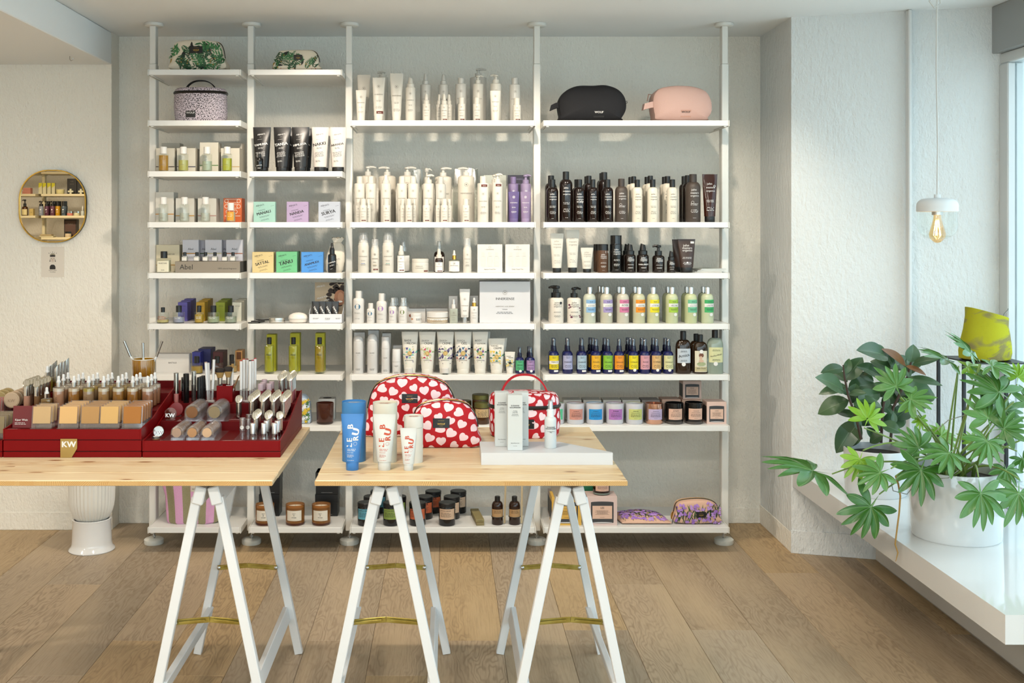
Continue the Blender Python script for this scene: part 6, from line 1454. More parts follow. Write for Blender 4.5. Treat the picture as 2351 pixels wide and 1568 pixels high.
# ================================================================== red makeup displays
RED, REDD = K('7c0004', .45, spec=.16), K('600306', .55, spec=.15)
Y0, DEP = 3.318, .49
def makeup_display(x0, x1, base, label):
    """stepped display: base is a list of slab heights below the front lip"""
    t = thing('makeup_display', label, 'display', ((x0 + x1) / 2, Y0, TZ + .0002)); hw = (x1 - x0) / 2 - .0015; q = 0.
    for i, b in enumerate(base):
        MB().box(-hw, hw, 0, DEP, q, q + b - .0022, .0015).build('base_slab' if i == 0 else 'drawer', RED, t)
        MB().box(-hw + .003, hw - .003, .003, DEP - .003, q + b - .0022, q + b, 0).build('shadow_gap', K('1c0203', .8), t); q += b
    lip = q + .030
    for s_ in (-1, 1):
        a, b = sorted((s_ * hw, s_ * (hw - .004)))
        MB().prism([(0, q), (DEP, q), (DEP, lip + .082), (.36, lip + .06), (.21, lip + .03), (.13, lip + .012), (0, lip + .002)], a, b, 'x').build('side_panel', RED, t)
    MB().box(-hw + .004, hw - .004, 0, .004, q, lip + .001, .0008).build('lip', RED, t)
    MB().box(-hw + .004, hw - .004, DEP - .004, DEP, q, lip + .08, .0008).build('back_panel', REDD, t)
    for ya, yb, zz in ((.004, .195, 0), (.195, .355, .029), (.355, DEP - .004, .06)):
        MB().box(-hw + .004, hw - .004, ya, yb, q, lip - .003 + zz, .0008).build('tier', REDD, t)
    return t, lip - .003 + TZ
XA, XB, XC = -1.3286, -.9126, -.4969
tl, ZL = makeup_display(XA, XB, [.0185, .0345], 'stepped red makeup display with dropper bottles and square compacts')
tr, ZR = makeup_display(XB, XC, [.0185], 'stepped red makeup display with lipsticks, brushes and round compacts')
t0_, Z0 = makeup_display(XA - .416, XA, [.0185], 'stepped red makeup display at the picture edge beside the mirror wall')
ZL += .0004; ZR += .0004; Z0 += .0004
# brass plaque
dq = Y0 - .0005; X, w = place(139.6, 178, dq); h = wz(1007, dq) - wz(1050, dq)
t = thing('brass_plaque', 'small brass plaque with white monogram leaning on the red display', 'plaque', (X, dq - .0006, TZ + .0004))
MB().prism([(-w / 2, 0), (w * .17, 0), (w / 2, h * .5), (w / 2, h), (-w / 2, h)], -.003, 0, 'y').build('plate', K('b49a5e', .3, .8), t)
D = Deco(); D(INKW).fit('KW', 0, h * .56, w * .86, 0, .04); D.lay(t, lambda x, z: -.003, .0003)
# printed notes on the red tiers
def note(x0, x1, y0, y1, d_, zz, label):
    X, w = place(x0, x1, d_); t = thing('price_strip', label, 'price strip', (X, d_, zz)); MB().box(-w / 2, w / 2, 0, .012, 0, .001, 0).build('card', K('7a1216', .4), t)
    p = Pr().lines(0, .008, w * .9, 2, .0045); q = MB(); q.v = [(a, b, .0013 + k) for a, b, k in p.v]; q.f = p.f; q.build('lettering', INKW, t, smooth=0)
note(507, 560, 0, 0, Y0 + .012, ZR, 'narrow red price strip before the round compacts, lowest step')
note(525, 556, 0, 0, Y0 + .215, ZR + .029, 'narrow red price strip on the middle step of the lipstick display')
note(12, 44, 0, 0, Y0 + .012, ZL, 'narrow red price strip before the dark red card')
# dark red card
X, w = place(40, 92, 3.40); t = thing('brand_card', 'dark red info card leaning among the compacts', 'card', (X, 3.36, ZL + .0006)); hcard = .066
m = MB().box(-w / 2, w / 2, 0, .0025, 0, hcard, 0).xf(Matrix.Rotation(R(-8), 4, 'X')); m.v = [(a, b, max(c, 0.)) for a, b, c in m.v]; m.build('card', K('6a0a10', .45), t)
D = Deco(); D(INKW).fit('Kjaer Weis', -w * .12, hcard * .32, w * .55, 0, .01).lines(-w * .4, hcard * .22, w * .5, 2, .004, 'l'); D.lay(t, onto(m, 0.))
MB().box(-w / 2, w / 2, .012, .03, 0, .004, 0).build('foot', K('6a0a10', .45), t)
# ---- shared kits of small makeup, copied
def copy_tree(o, loc, label, group):
    r = o.copy(); COL.objects.link(r); r.location = loc; tag(r, label, o['category'], group)
    for ch in o.children:
        c = ch.copy(); COL.objects.link(c); c.parent = r
    return r
ORD = ('front', 'second', 'third', 'fourth', 'fifth', 'sixth', 'seventh', 'eighth', 'rearmost')
def square_compact(X, y, zz, c, label, group=None):
    t = thing('square_compact', label, 'compact', (X, y, zz), 0., group); M_ = Matrix.Rotation(R(-9), 4, 'X')
    MB().box(-.031, .031, 0, .0015, .003, .069, .0004).xf(M_).build('stand', ACRYL, t)
    MB().box(-.031, .031, -.012, .006, 0, .003, .0004).build('foot', ACRYL, t)
    MB().box(-.0265, .0265, -.003, 0, .0155, .0665, .0006).xf(M_).build('powder', K(c, .7), t)
    return t
sq = [(94, 'c9a878', 'beige'), (155, 'deb274', 'golden sand'), (205.5, 'b58a52', 'caramel'), (249.5, 'd4aa68', 'honey'), (302, 'a86c26', 'deep amber')]
for px, c, nm in sq:
    X = wx(px, 3.345); f0 = None
    for j in range(3 if px < 120 else 5):
        lbl = f'clear stand with {nm} square powder, {ORD[j]} in its row'
        if f0 is None: f0 = square_compact(X, 3.348, ZL, c, lbl, 'square powders of the red display')
        else: copy_tree(f0, (X, 3.348 + .027 * j, ZL), lbl, 'square powders of the red display')
for k, (px, c, nm) in enumerate(((22, '8a7a5a', 'taupe'), (-30, 'a04a44', 'rose'))):
    X = wx(px - 26, 3.40); f0 = None
    for j in range(4):
        lbl = f'clear stand with {nm} square powder at the picture edge, {ORD[j]} in its row'
        if f0 is None: f0 = square_compact(X, 3.375, Z0, c, lbl, 'square powders at the picture edge')
        else: copy_tree(f0, (X, 3.375 + .03 * j, Z0), lbl, 'square powders at the picture edge')
X = wx(-8, 3.58)
f0 = None
for j in range(4):
    lbl = f'clear stand with pinkish square blush on the middle step, {ORD[j]} in its row'
    if f0 is None: f0 = square_compact(X, 3.54, Z0 + .029, 'b06a60', lbl, 'square blushes at the picture edge')
    else: copy_tree(f0, (X, 3.54 + .03 * j, Z0 + .029), lbl, 'square blushes at the picture edge')
# foundation droppers: frosted bottle, filling, pale cap layer, silver collar, white bulb
def dropper(X, y, zz, c, topc, label, r=.0192, h=.069, group='foundation droppers', sqr=False):
    t = thing('foundation_dropper', label, 'dropper bottle', (X, y, zz), 0., group); p_ = 2. if not sqr else 6.
    MB().lathe([(r * .95, 0), (r, .002)] + arc(r, h - .006, r * .5, h, 4), 22, p=p_).build('bottle_glass', thin('foundation_glass', 'f2ece4', .06, .5), t)
    MB().lathe([(r * .86, .003), (r * .9, .005), (r * .9, h * .79)], 18, p=p_).build('filling', K(c, .35), t)
    MB().lathe([(r * .9, h * .79), (r * .9, h * .92)], 18, p=p_).build('settled_layer', K(topc, .35), t)
    MB().lathe([(.0078, h - .001), (.0078, h + .0135)], 16).build('collar', CHROME, t)
    MB().lathe([(.0066, h + .0135), (.0066, h + .018), (.0048, h + .02), (.0045, h + .029)] + arc(.0045, h + .03, .0003, h + .0345, 3), 12).build('bulb', K('f2f1ee', .35), t)
    D = Deco(); D(K('8a6a50', .6)).text('KW', .002, h * .3, .011, 90, 0., 'l')
    D.lay(t, lambda x, z_: -math.sqrt(max(1e-6, r * r - x * x)) - .0002)
    return t
dc = [(134, 'cfa488', 'e9e2d4', 'pale rose'), (169, 'b5823f', 'e8dcc4', 'golden tan'), (203, 'b39a7c', 'b9a93c', 'oil-topped beige'), (237.5, 'c09a64', 'e8e2cc', 'sand'), (271, 'b0813f', 'e6e2c8', 'tall-layered tan'), (304, 'b07c38', 'e9e2cc', 'ochre'), (338.5, 'b07e60', 'e9dfd4', 'rosy brown')]
for px, c, tc_, nm in dc:
    X = wx(px, 3.553)
    for j, y in enumerate((3.556, 3.60, 3.643)):
        dropper(X, y, ZL + .029, c, tc_ if j == 0 else ('c9b060' if px in (203, 237.5, 271) else tc_), f'dropper bottle of {nm} foundation, {("front","middle","rear")[j]} of its row')
for j, (px, y) in enumerate(((108.5, 3.70), (115, 3.745))):
    dropper(wx(px, y), y, ZL + .06, 'b8aa48', 'd8cf9a', f'squarish dropper bottle of yellow oil, {("front","rear")[j]} of two', .019, .052, 'yellow oil droppers', True)
dropper(wx(107.5, 3.535), 3.535, ZL + .029, '8f7440', 'a08a58', 'small square olive-brown dropper bottle behind the compacts', .0165, .036, None, True)
# oval-topped metal sticks
def stick(X, y, zz, h, c, label, group, rr=.0088, low=.42, ov=.0118):
    t = thing('makeup_stick', label, 'makeup stick', (X, y, zz), 0., group)
    MB().lathe([(rr * .95, 0), (rr, .001), (rr, h * low)], 16).build('base_tube', c, t)
    M_ = Matrix.Translation((0, 0, h * .84)) @ Matrix.Rotation(R(52), 4, 'X')
    m = MB(); ring0 = [(rr * 1.03 * cos(2 * pi * i / 20), rr * 1.03 * sin(2 * pi * i / 20), h * low + .0004) for i in range(20)]
    ring1 = [(a, b, h * .84 + b * 1.25) for a, b, _ in ring0]
    m.rings([ring0, ring1]); m.build('metal_cap', CHROME, t)
    q = MB().lathe([(ov, 0), (ov, .0018), (ov * .92, .0022)], 22, 1, 1.22); q.xf(M_ @ Matrix.Translation((0, 0, .0006))); q.build('oval_plate', K('c9c5b6', .22, .9), t)
    q = MB()
    for k in (-1, 0, 1): q.add([V((k * .0055 - .0016, -.009, .0032)), V((k * .0055 + .0022, -.009, .0032)), V((k * .0055 - .0008, .009, .0032)), V((k * .0055 - .0042, .009, .0032))], [(0, 1, 2, 3)])
    q.xf(M_); q.build('monogram_print', K('f2f2ee', .15, .9), t, smooth=0)
    return t
def stick_row(X, ys, zz, h, cs, what, group, **k):
    f0 = None
    for j, y in enumerate(ys):
        lbl = f'{what}, {ORD[j]} in line'
        if f0 is None or isinstance(cs, list): f0 = stick(X, y, zz, h, cs[j % len(cs)] if isinstance(cs, list) else cs, lbl, group, **k)
        else: copy_tree(f0, (X, y, zz), lbl, group)
SIL = K('c4c2bd', .18, 1.)
for px, nm in ((577.6, 'first'), (603, 'second'), (627, 'third'), (650.6, 'last')):
    stick_row(wx(px, 3.53), [3.53 + .026 * j for j in range(5)], ZR + .029, .082, SIL, f'oval-topped silver lipstick of the {nm} column on the middle step', 'silver lipsticks on the middle step', low=.3)
stick_row(wx(548.5, 3.56), [3.56], ZR + .029, .074, SIL, 'lone oval-topped silver lipstick beside the round compacts', None, low=.3)
for px, n_, nm in ((590, 3, 'first'), (618.5, 2, 'second'), (645, 1, 'third')):
    stick_row(wx(px - 3, 3.43), [3.432 + .022 * j for j in range(n_)], ZR, .072, SIL, f'oval-topped silver stick of the {nm} column on the lowest step', 'silver sticks on the lowest step', low=.3)
gl = [K(c, .2) for c in ('b0121c', 'c9907e', '9a4a52', 'b0606a', '8a3a44')]
stick_row(wx(645.5, 3.70), [3.70, 3.735, 3.77], ZR + .06, .099, gl, 'lip gloss with red tube and silver oval cap', 'lip glosses with oval caps', low=.36)
stick_row(wx(665.5, 3.69), [3.69, 3.712, 3.734, 3.756, 3.778], ZR + .06, .099, gl[1:], 'lip gloss with rosy tube and silver oval cap by the side panel', 'lip glosses with oval caps', low=.36)
cc = [K(c, .3) for c in ('b98a72', 'a87a5e', '9a6c50', 'c09a84')]
stick_row(wx(63, 3.56), [3.555, 3.585, 3.615, 3.645], ZL + .029, .095, cc, 'concealer stick with metal cap, column beside the round powders', 'concealer sticks', low=.42, rr=.0098)
stick_row(wx(85.5, 3.555), [3.555, 3.585, 3.615, 3.645], ZL + .029, .093, [K('7a5a3a', .3), K('6a4c30', .3)], 'brown concealer stick with metal cap, column by the yellow oil', 'concealer sticks', low=.42, rr=.0098)
def slant(px, y, h, j):
    t = thing('lip_pencil_case', f'tall slant-cut silver case at the back of the display, {ORD[j]} from the mirror side', 'makeup case', (wx(px, y), y, ZL + .06), 0., 'slant-cut silver cases')
    r_ = .0085; ring = lambda z_, k=0.: [(r_ * cos(2 * pi * i / 16), r_ * sin(2 * pi * i / 16), z_ + k * (r_ * cos(2 * pi * i / 16))) for i in range(16)]
    MB().rings([ring(0), ring(.03)]).build('base_tube', K('8a5a3a', .3), t); MB().rings([ring(.0304), ring(h, 1.1)]).build('metal_case', CHROME, t)
for j, (px, y, h) in enumerate(((112, 3.71, .078), (119, 3.73, .084), (125.5, 3.755, .09), (131, 3.70, .084), (138, 3.725, .09), (145, 3.75, .09), (153, 3.775, .096))): slant(px, y, h, j)
# round powders on edge
def disc_row(px, d0, n_, st_, zz, r, c, what, group, arch=True, pan='', cols=None):
    X = wx(px, d0); f0 = None
    for j in range(n_):
        lbl = f'{what}, {ORD[min(j, 8)]} in line'
        if f0 is not None and not (cols and j < len(cols)): copy_tree(f0, (X, d0 + st_ * j, zz), lbl, group); continue
        t = thing('round_compact', lbl, 'compact', (X, d0 + st_ * j, zz), 0., group)
        if arch:
            h = r * 2.4; pts = [(-r * 1.15, 0), (r * 1.15, 0), (r * 1.15, h - r * 1.15)] + [(r * 1.15 * cos(pi * k / 12), h - r * 1.15 + r * 1.15 * sin(pi * k / 12)) for k in range(1, 12)] + [(-r * 1.15, h - r * 1.15)]
            MB().prism(pts, .0035, .005, 'y').build('stand', ACRYL, t); cz = h - r * 1.15
        else: cz = r
        MB().lathe([(r, 0), (r, .006), (r * .96, .0065)], 26).xf(Matrix.Translation((0, .004, cz)) @ Matrix.Rotation(R(90), 4, 'X')).build('case', GLASS if arch else K(c, .5), t)
        MB().lathe([(r * .86, 0), (r * .86, .0015)], 24).xf(Matrix.Translation((0, -.0022, cz)) @ Matrix.Rotation(R(90), 4, 'X')).build('powder', K((cols or [c])[min(j, len(cols or [c]) - 1)], .6), t)
        if pan: D = Deco(); D(K('a08468', .6)).fit(pan, 0, cz - r * .25, r * .9); D.lay(t, lambda x, z_: -.0042, .0003)
        f0 = t
disc_row(406, 3.362, 7, .02, ZR, .0165, 'b99a80', 'clear stand with pinkish beige round powder, lowest step', 'small round powders', cols=['b0917a', 'a88a70'])
disc_row(441.5, 3.362, 7, .02, ZR, .0165, 'b98a5c', 'clear stand with tan round powder, lowest step', 'small round powders', cols=['b98a5c', 'b08a64'])
disc_row(475.5, 3.362, 7, .02, ZR, .0165, 'd3ad84', 'clear stand with light peach round powder, lowest step', 'small round powders', cols=['d6b08a', 'c3a58c'])
disc_row(441, 3.522, 9, .0155, ZR + .029, .0215, '8a5c34', 'clear stand with brown round bronzer, middle step', 'large round powders', cols=['87582e', 'a07c58'])
disc_row(492.5, 3.522, 9, .0155, ZR + .029, .0215, '94805c', 'clear stand with khaki beige round powder, middle step', 'large round powders', cols=['93805e', '9a8c78'])
disc_row(27, 3.56, 5, .03, ZL + .029, .0255, 'bfa484', 'round beige compact standing on edge by the dark red card', 'round compacts on edge', False, 'KW', ['c4aa8c', 'b59878'])
disc_row(-2, 3.60, 3, .035, Z0 + .06, .026, 'a8925e', 'round gold-rimmed compact at the picture edge', 'round compacts at the picture edge', False, 'KW', ['a8925e'])
# red and clear monogram discs, little silver pot
for px, d_, zz, r_, mt, nm in ((391.5, 3.532, ZR + .029, .0195, thin('clear_disc', 'e9c9c9', .14, .5), 'clear monogram disc on the middle step'), (405, 3.60, ZR + .029, .0225, K('7c0d18', .25), 'dark red round compact leaning behind the monogram disc'), (364, 3.40, ZR, .0165, K('c9c6c0', .12, .9), 'polished silver monogram disc on the lowest step')):
    t = thing('monogram_disc', nm, 'compact', (wx(px, d_), d_, zz))
    MB().lathe([(r_, 0), (r_, .006), (r_ * .95, .007)], 28).xf(Matrix.Translation((0, .004, r_ + .0)) @ Matrix.Rotation(R(78), 4, 'X')).build('disc', mt, t)
    MB().box(-r_ * .7, r_ * .7, -.006, .01, 0, .0025, .0005).build('foot', ACRYL, t)
    if 'dark red' not in nm: D = Deco(); D(K('f2eeee', .2, .3)).fit('KW', 0, r_ * .55, r_ * 1.5, 0, .05); D.lay(t, lambda x, z_: -.006 + (z_ - r_) * .2, .0003)
jar('silver_pot', 'tiny silver lip balm pot on the lowest red step', 'pot', 349, 367, 1005, 1001.5, ZR, 3.365, K('b59a6a', .3, .6), K('8f8d8a', .25, .9))
# silver lipsticks and clear tubes of the lowest step
def lipstick(px, d_, yt, label, clear=False):
    X = wx(px, d_); h = wz(yt, d_) - ZR; t = thing('lipstick', label, 'lipstick', (X, d_, ZR), 0., 'silver lipsticks on the lowest step')
    r_ = .0085
    if clear:
        MB().lathe([(r_, .0), (r_, h * .3)], 18).build('base', ACRYL, t); MB().lathe([(r_ * 1.06, h * .3 + .0005), (r_ * 1.06, h)], 18).build('cap', thin('frosted_cap', 'e4dcdc', .3, .4, .25), t); MB().lathe([(.0045, h * .3), (.0045, h * .8)], 12).build('bullet', K('9a5a5c', .4), t)
        D = Deco(); D(PAPER, 'price_sticker').disc(0, h * .5, .006, 14); D.lay(t, lambda x, z_: -math.sqrt(max(1e-6, (r_ * 1.06) ** 2 - x * x)) - .0002)
    else:
        MB().lathe([(r_ * .96, 0), (r_ * .96, h * .28)], 18).build('base', SIL, t); MB().lathe([(r_, h * .28 + .0006), (r_, h - .001), (r_ * .93, h)], 18).build('cap', K('cfcdca', .28, .9), t); MB().lathe([(r_ * .6, h), (r_ * .6, h + .0004)], 14).build('shade_dot', K('b98a80', .5), t)
for px, d_, yt, nm in ((580.6, 3.384, 971.5, 'by the clear tubes'), (606, 3.384, 971.5, 'in the middle'), (630.5, 3.384, 971, 'by the side panel'), (612, 3.425, 966, 'behind the middle one'), (637, 3.41, 966, 'behind the one by the side panel'), (641.5, 3.436, 961.5, 'third by the side panel')):
    lipstick(px, d_, yt, f'short silver lipstick {nm} on the lowest step')
for px, d_, yt, nm in ((556.5, 3.416, 959.5, 'with round sticker'), (570, 3.44, 962, 'second'), (571.5, 3.475, 951.5, 'rear')): lipstick(px, d_, yt, f'clear lipstick tube, {nm} of three', True)
for x0_, x1_, ya, yb, zz, nm in ((383, 512, 3.345, 3.505, ZR, 'under the small round powders'), (545, 648, 3.36, 3.5, ZR, 'under the short lipsticks'), (416, 533, 3.51, 3.66, ZR + .029, 'under the large round powders')):
    Xa, Xb = wx(x0_, ya + .06) , wx(x1_, ya + .06)
    tag(MB().box(Xa - (Xa + Xb) / 2, Xb - (Xa + Xb) / 2, 0, yb - ya, -.0003, .0, 0).build('acrylic_tray', ACRYL, None, ((Xa + Xb) / 2, ya, zz)), f'thin clear acrylic sheet {nm}', 'tray')
# ---- top step: mascaras, pencils, brushes, glosses
ZT = ZR + .06
def cyl(name, px, d_, yt, wpx, label, m1, m2=None, split=.6, group=None, zz=ZT):
    X = wx(px, d_); r_ = wpx / 2 / sc(d_); h = wz(yt, d_) - zz; t = thing(name, label, name.split('_')[-1], (X, d_, zz), 0., group)
    MB().lathe([(r_ * .97, 0), (r_, .001), (r_, h * split)], 16).build('tube', m1, t); MB().lathe([(r_ * 1.02, h * split + .0008), (r_ * 1.02, h - .001), (r_ * .9, h)], 16).build('cap', m2 or m1, t); return t
cyl('mascara', 404.6, 3.695, 856, 11, 'silver mascara tube with pink lower half', K('c07a74', .3), CHROME, .3)
cyl('mascara', 427.5, 3.69, 857.5, 13, 'black square-shouldered mascara beside the silver one', BLKG, None, .55)
cyl('mascara', 420.5, 3.735, 866, 8, 'black and red thin mascara at the back', K('3a0c0e', .3), BLKG, .4)
cyl('mascara', 445, 3.72, 851.5, 11, 'silver mascara tube between the black ones', K('8d8b88', .15, .9), CHROME, .55)
for j, (px, y, yt) in enumerate(((457.5, 3.70, 866), (463, 3.725, 864), (467.5, 3.75, 862))): cyl('mascara', px, y, yt, 10.5, f'short matte black mascara, {ORD[j]} of three in line', BLK, None, .5)
def pencil(px, d_, yt, label, tilt=0., tip='e9e5e0', wpx=6.4):
    X = wx(px, d_); r_ = wpx / 2 / sc(d_); h = wz(yt, d_) - ZT; t = thing('makeup_pencil', label, 'pencil', (X, d_, ZT), 0., 'white makeup pencils')
    f = lambda z_: (tilt * z_, 0, z_)
    MB().tube([f(0.), f(h * .3)], r_ * .9, 10).build('clear_cap', OVERCAP, t); MB().tube([f(h * .3), f(h - .003)], r_, 10).build('barrel', K('eceae7', .35), t); MB().tube([f(h - .003), f(h)], r_, 10).build('end_dip', K(tip, .4), t)
for px, d_, yt, tl_, tip, nm in ((478, 3.70, 831, -.06, 'c9a890', 'leaning in the pair by the black mascaras'), (481.5, 3.72, 833, -.04, 'e0dcd8', 'rear in the pair by the black mascaras'), (487, 3.71, 825.5, .045, 'e0dcd8', 'tallest beside the red brush box'), (553.5, 3.70, 827, 0., 'b03a2c', 'first of the first trio'), (560, 3.715, 823.5, 0., 'c04a3a', 'second of the first trio'), (566.5, 3.735, 823.5, .01, '8a2a24', 'third of the first trio'), (574.3, 3.70, 827, 0., '3a2a20', 'first of the second trio'), (580, 3.72, 826, 0., 'b0303a', 'second of the second trio'), (585, 3.74, 822, .01, 'b03a3a', 'third of the second trio')):
    pencil(px, d_, yt, f'white makeup pencil, {nm}', tl_, tip)
for px, py, nm in ((483, 915, 'by the brush box'), (567, 915, 'by the lip glosses')):
    t = thing('loose_pencil_cap', f'clear pencil cap lying down {nm}', 'cap', (wx(px, 3.685), 3.685, ZT)); MB().tube([(-.014, .004, .0055), (.014, -.004, .0055)], [.0035, .0052], 10).build('sleeve', OVERCAP, t); MB().tube([(-.015, .0043, .0055), (-.01, .003, .0055)], [.0028, .0034], 8).build('plug', K('8a1a22', .4), t)
d_ = 3.695; X, w = place(497, 533.5, d_); hbx = wz(886, d_) - ZT
t = thing('brush_box', 'open red box holding the makeup brushes', 'box', (X, d_, ZT))
MB().box(-w / 2, w / 2, 0, .003, 0, hbx, .0008).build('front_panel', RED, t); MB().box(-w / 2, w / 2, .05, .053, 0, hbx, .0008).build('rear_panel', RED, t)
for s_ in (-1, 1): MB().box(*sorted((s_ * w / 2, s_ * (w / 2 - .003))), .003, .05, 0, hbx, .0005).build('side_panel', RED, t)
MB().box(-w / 2 + .003, w / 2 - .003, .003, .05, 0, .004, 0).build('floor_panel', REDD, t)
def brush(px, y, yt, yf, r_, label, tilt=0., thin_=False):
    X = wx(px, y); h = wz(yt, y) - ZT; hf = wz(yf, y) - ZT; t = thing('makeup_brush', label, 'brush', (X, y, ZT + .0045), 0., 'brushes in the red box')
    def P_(prof, nm, mt):
        m = MB().lathe(prof, 16, 1, .6); m.v = [(a + tilt * c_, b, c_) for a, b, c_ in m.v]; m.build(nm, mt, t)
    fr = r_ * (.5 if not thin_ else .8); h -= .005; hf -= .005; zf = hf - (.026 if not thin_ else .012)
    P_([(fr * .8, 0), (fr * .9, zf)], 'handle', K('e9e6e2', .3)); P_([(fr * .95, zf + .0003), (fr, hf)], 'ferrule', CHROME)
    k = hf + (h - hf) * .55; P_([(fr * .97, hf + .0003), (r_ * .85, k)], 'bristles', K('a8854c', .8)); P_([(r_ * .85, k + .0003), (r_, h - .006), (r_ * .8, h - .001), (r_ * .3, h)], 'bristle_tips', K('241a14', .8))
brush(505, 3.72, 844, 867, .018, 'broad powder brush with brown-black bristles'); brush(524, 3.72, 841, 866, .0155, 'rounded brush with brown-black bristles')
brush(529, 3.738, 828, 850, .006, 'slim grey eyeshadow brush at the back', .02, True); brush(532.5, 3.727, 826, 845, .0055, 'thin pale brush beside the slim grey one', .02, True)
t = thing('makeup_brush', 'thin brown pencil brush leaning out of the box', 'brush', (wx(527, 3.712), 3.712, ZT + .0045), 0., 'brushes in the red box'); MB().tube([(-.002, 0, 0.), (.014, 0, .04)], .003, 8).build('handle', K('e9e6e2', .3), t); MB().tube([(.014, 0, .04), (.03, 0, .078), (.033, 0, .084)], [.003, .0026, .0006], 8).build('tip', K('7a5a34', .5), t)
for j, (px, y, yt, c) in enumerate(((598.5, 3.70, 881, '8a3a48'), (603.5, 3.725, 877.5, '9a5a68'), (607, 3.755, 871, '8d7080'), (618, 3.70, 880.5, '9a1a34'), (623.5, 3.74, 875.5, '8a4a44'))):
    cyl('lip_gloss', px, y, yt, 12.5, f'lip gloss tube with frosted pink cap, {("first of the front pair","behind the first","rear by the pencils","crimson of the front pair","behind the crimson one")[j]}', K(c, .2), K('cbb3bb', .35), .62, 'pink-capped lip glosses')
# yellow cup with pencils on the highest step
d_ = 3.752; X, w = place(303.7, 355.4, d_); r_ = w / 2; zz = ZL + .06; h = wz(824, d_) - zz
t = thing('ceramic_cup', 'ochre glazed ceramic cup with white foot', 'cup', (X, d_, zz)); hy = wz(862, d_) - zz
g = G('ochre_glaze'); q = g.sep(g.tc('Object')); n_ = g.noise(g.map(g.tc(), (30, 30, 4)), 1.6, 2)
g.set(Base_Color=g.mix(g.m_('ADD', g.m_('MULTIPLY', q[2], 7.), g.m_('MULTIPLY_ADD', n_, .7, -.62)), hexc('6e4207'), hexc('b5830f')), Roughness=.1, Coat_Weight=.5)
MB().lathe([(r_ * .8, 0), (r_ * .92, .004), (r_ * .93, hy)], 36).build('white_foot', K('efeeea', .2), t)
MB().lathe([(r_ * .955, hy), (r_ * .96, hy + .004), (r_, h - .002), (r_ * .99, h), (r_ * .93, h - .001), (r_ * .9, hy + .01), (.001, hy + .008)], 36, close1=False).build('glazed_wall', g.m, t)
MB().tube([(r_ * .985 * cos(2 * pi * k / 36), r_ * .985 * sin(2 * pi * k / 36), h) for k in range(37)], .0016, 6, False).build('pale_rim', K('efe8d6', .25), t)
for j, (bx, by, tx, ty_, nm) in enumerate(((312, 836, 285, 783, 'leaning towards the mirror'), (330, 836, 328, 787, 'upright in the middle'), (349, 836, 372, 783, 'leaning towards the shelves'))):
    a, b = W(bx, by + 12, d_), W(tx, ty_, d_); a = a - V((X, 0, 0)) ; o = thing('cosmetic_pencil', f'white and silver cosmetic pencil in the ochre cup, {nm}', 'pencil', (X, d_, zz), 0., 'pencils in the ochre cup')
    a = V((a.x, 0, a.z - zz)); b = V((b.x - X, 0, b.z - zz)); e = a.lerp(b, -.45 if j != 1 else -.3); e.z = max(e.z, hy + .012)
    c_ = a.lerp(b, .45); MB().tube([e, c_], .0036, 10).build('white_barrel', K('f0efec', .35), o); MB().tube([c_, b], [.0042, .0046], 10).build('silver_cap', K('a9a6a2', .2, .9), o)
# ================================================================== plants by the window
def Z6(a, b, d): return W(1750 + a / 2.529, 680 + b / 2.529, d)
def plant_pot(name, label, px0, px1, d, ztop, mat, rb=.93):
    X, w = place(px0, px1, d); r = w / 2; h = ztop - LZ; t = thing(name, label, 'potted plant', (X, d, LZ + .0002))
    MB().lathe([(r * rb * .97, 0), (r * rb, .006), (r, h - .004), (r * .99, h), (r * .95, h), (r * .93, h * .8)], 48).build('pot', mat, t)
    MB().lathe([(r * .93, h * .8), (r * .9, h * .86), (r * .4, h * .88), (.001, h * .87)], 32, close0=False, close1=False).build('soil', SOIL, t)
    return t, V((X, d, LZ + h * .86))
def blade(m, base, tip, nrm, prof, uvw, curl=.15, fold=.25, nseg=8, nw=4):
    """one leaf blade from base to tip with half-width prof(u), bent downwards and folded along the midrib"""
    base, tip = V(base), V(tip); L = (tip - base).length; y = (tip - base).normalized(); x = y.cross(V(nrm)).normalized(); n = x.cross(y).normalized()
    o = len(m.v)
    for i in range(nseg + 1):
        u = i / nseg
        for j in range(-nw, nw + 1):
            v_ = j / nw; hw = prof(u) * L
            p = base + y * (u * L) + x * (v_ * hw) + n * (-curl * L * (2 * u - 1) ** 2 * .5 + fold * abs(v_) * hw)
            m.v.append(tuple(p)); m.uv.append((v_ * hw / L if not uvw else v_, u))
    k = 2 * nw + 1
    for i in range(nseg):
        for j in range(k - 1): m.f.append((o + i * k + j, o + i * k + j + 1, o + (i + 1) * k + j + 1, o + (i + 1) * k + j))
def ell(w): return lambda u: w * max(.012, (sin(pi * min(1., u ** .85)) ** .8)) if u < 1 else .004
def rel(t, p): return V(p) - t.location
def rubber_leaf(t, b, e, d0, d1, w=.24, mat=LEAFD, nrm=None):
    B, E = Z6(*b, d0), Z6(*e, d1); m = MB(); m.uv = []
    n = V(nrm) if nrm else V((.1, -.75, .65))
    blade(m, rel(t, B), rel(t, E), n, ell(w), 1, .14, .22, 10, 4); m.build('leaf', mat, t, smooth=80)
t, top = plant_pot('rubber_plant', 'bushy dark rubber plant in a white pot', 1940, 2082, 4.37, .548, K('e6e9ea', .25, coat=.3), .95)
for pts in (((575, 830, 4.37), (545, 700, 4.36), (500, 580, 4.34), (478, 470, 4.33), (470, 400, 4.33)), ((690, 850, 4.38), (700, 650, 4.38), (735, 480, 4.37), (745, 330, 4.36)), ((745, 850, 4.4), (760, 650, 4.4), (840, 480, 4.38), (865, 380, 4.37))):
    MB().tube([rel(t, V(Z6(*p))) for p in pts], [.006, .0055, .0048, .004, .003][:len(pts)], 8).build('stem', STEMB, t)
r = random.Random(2)
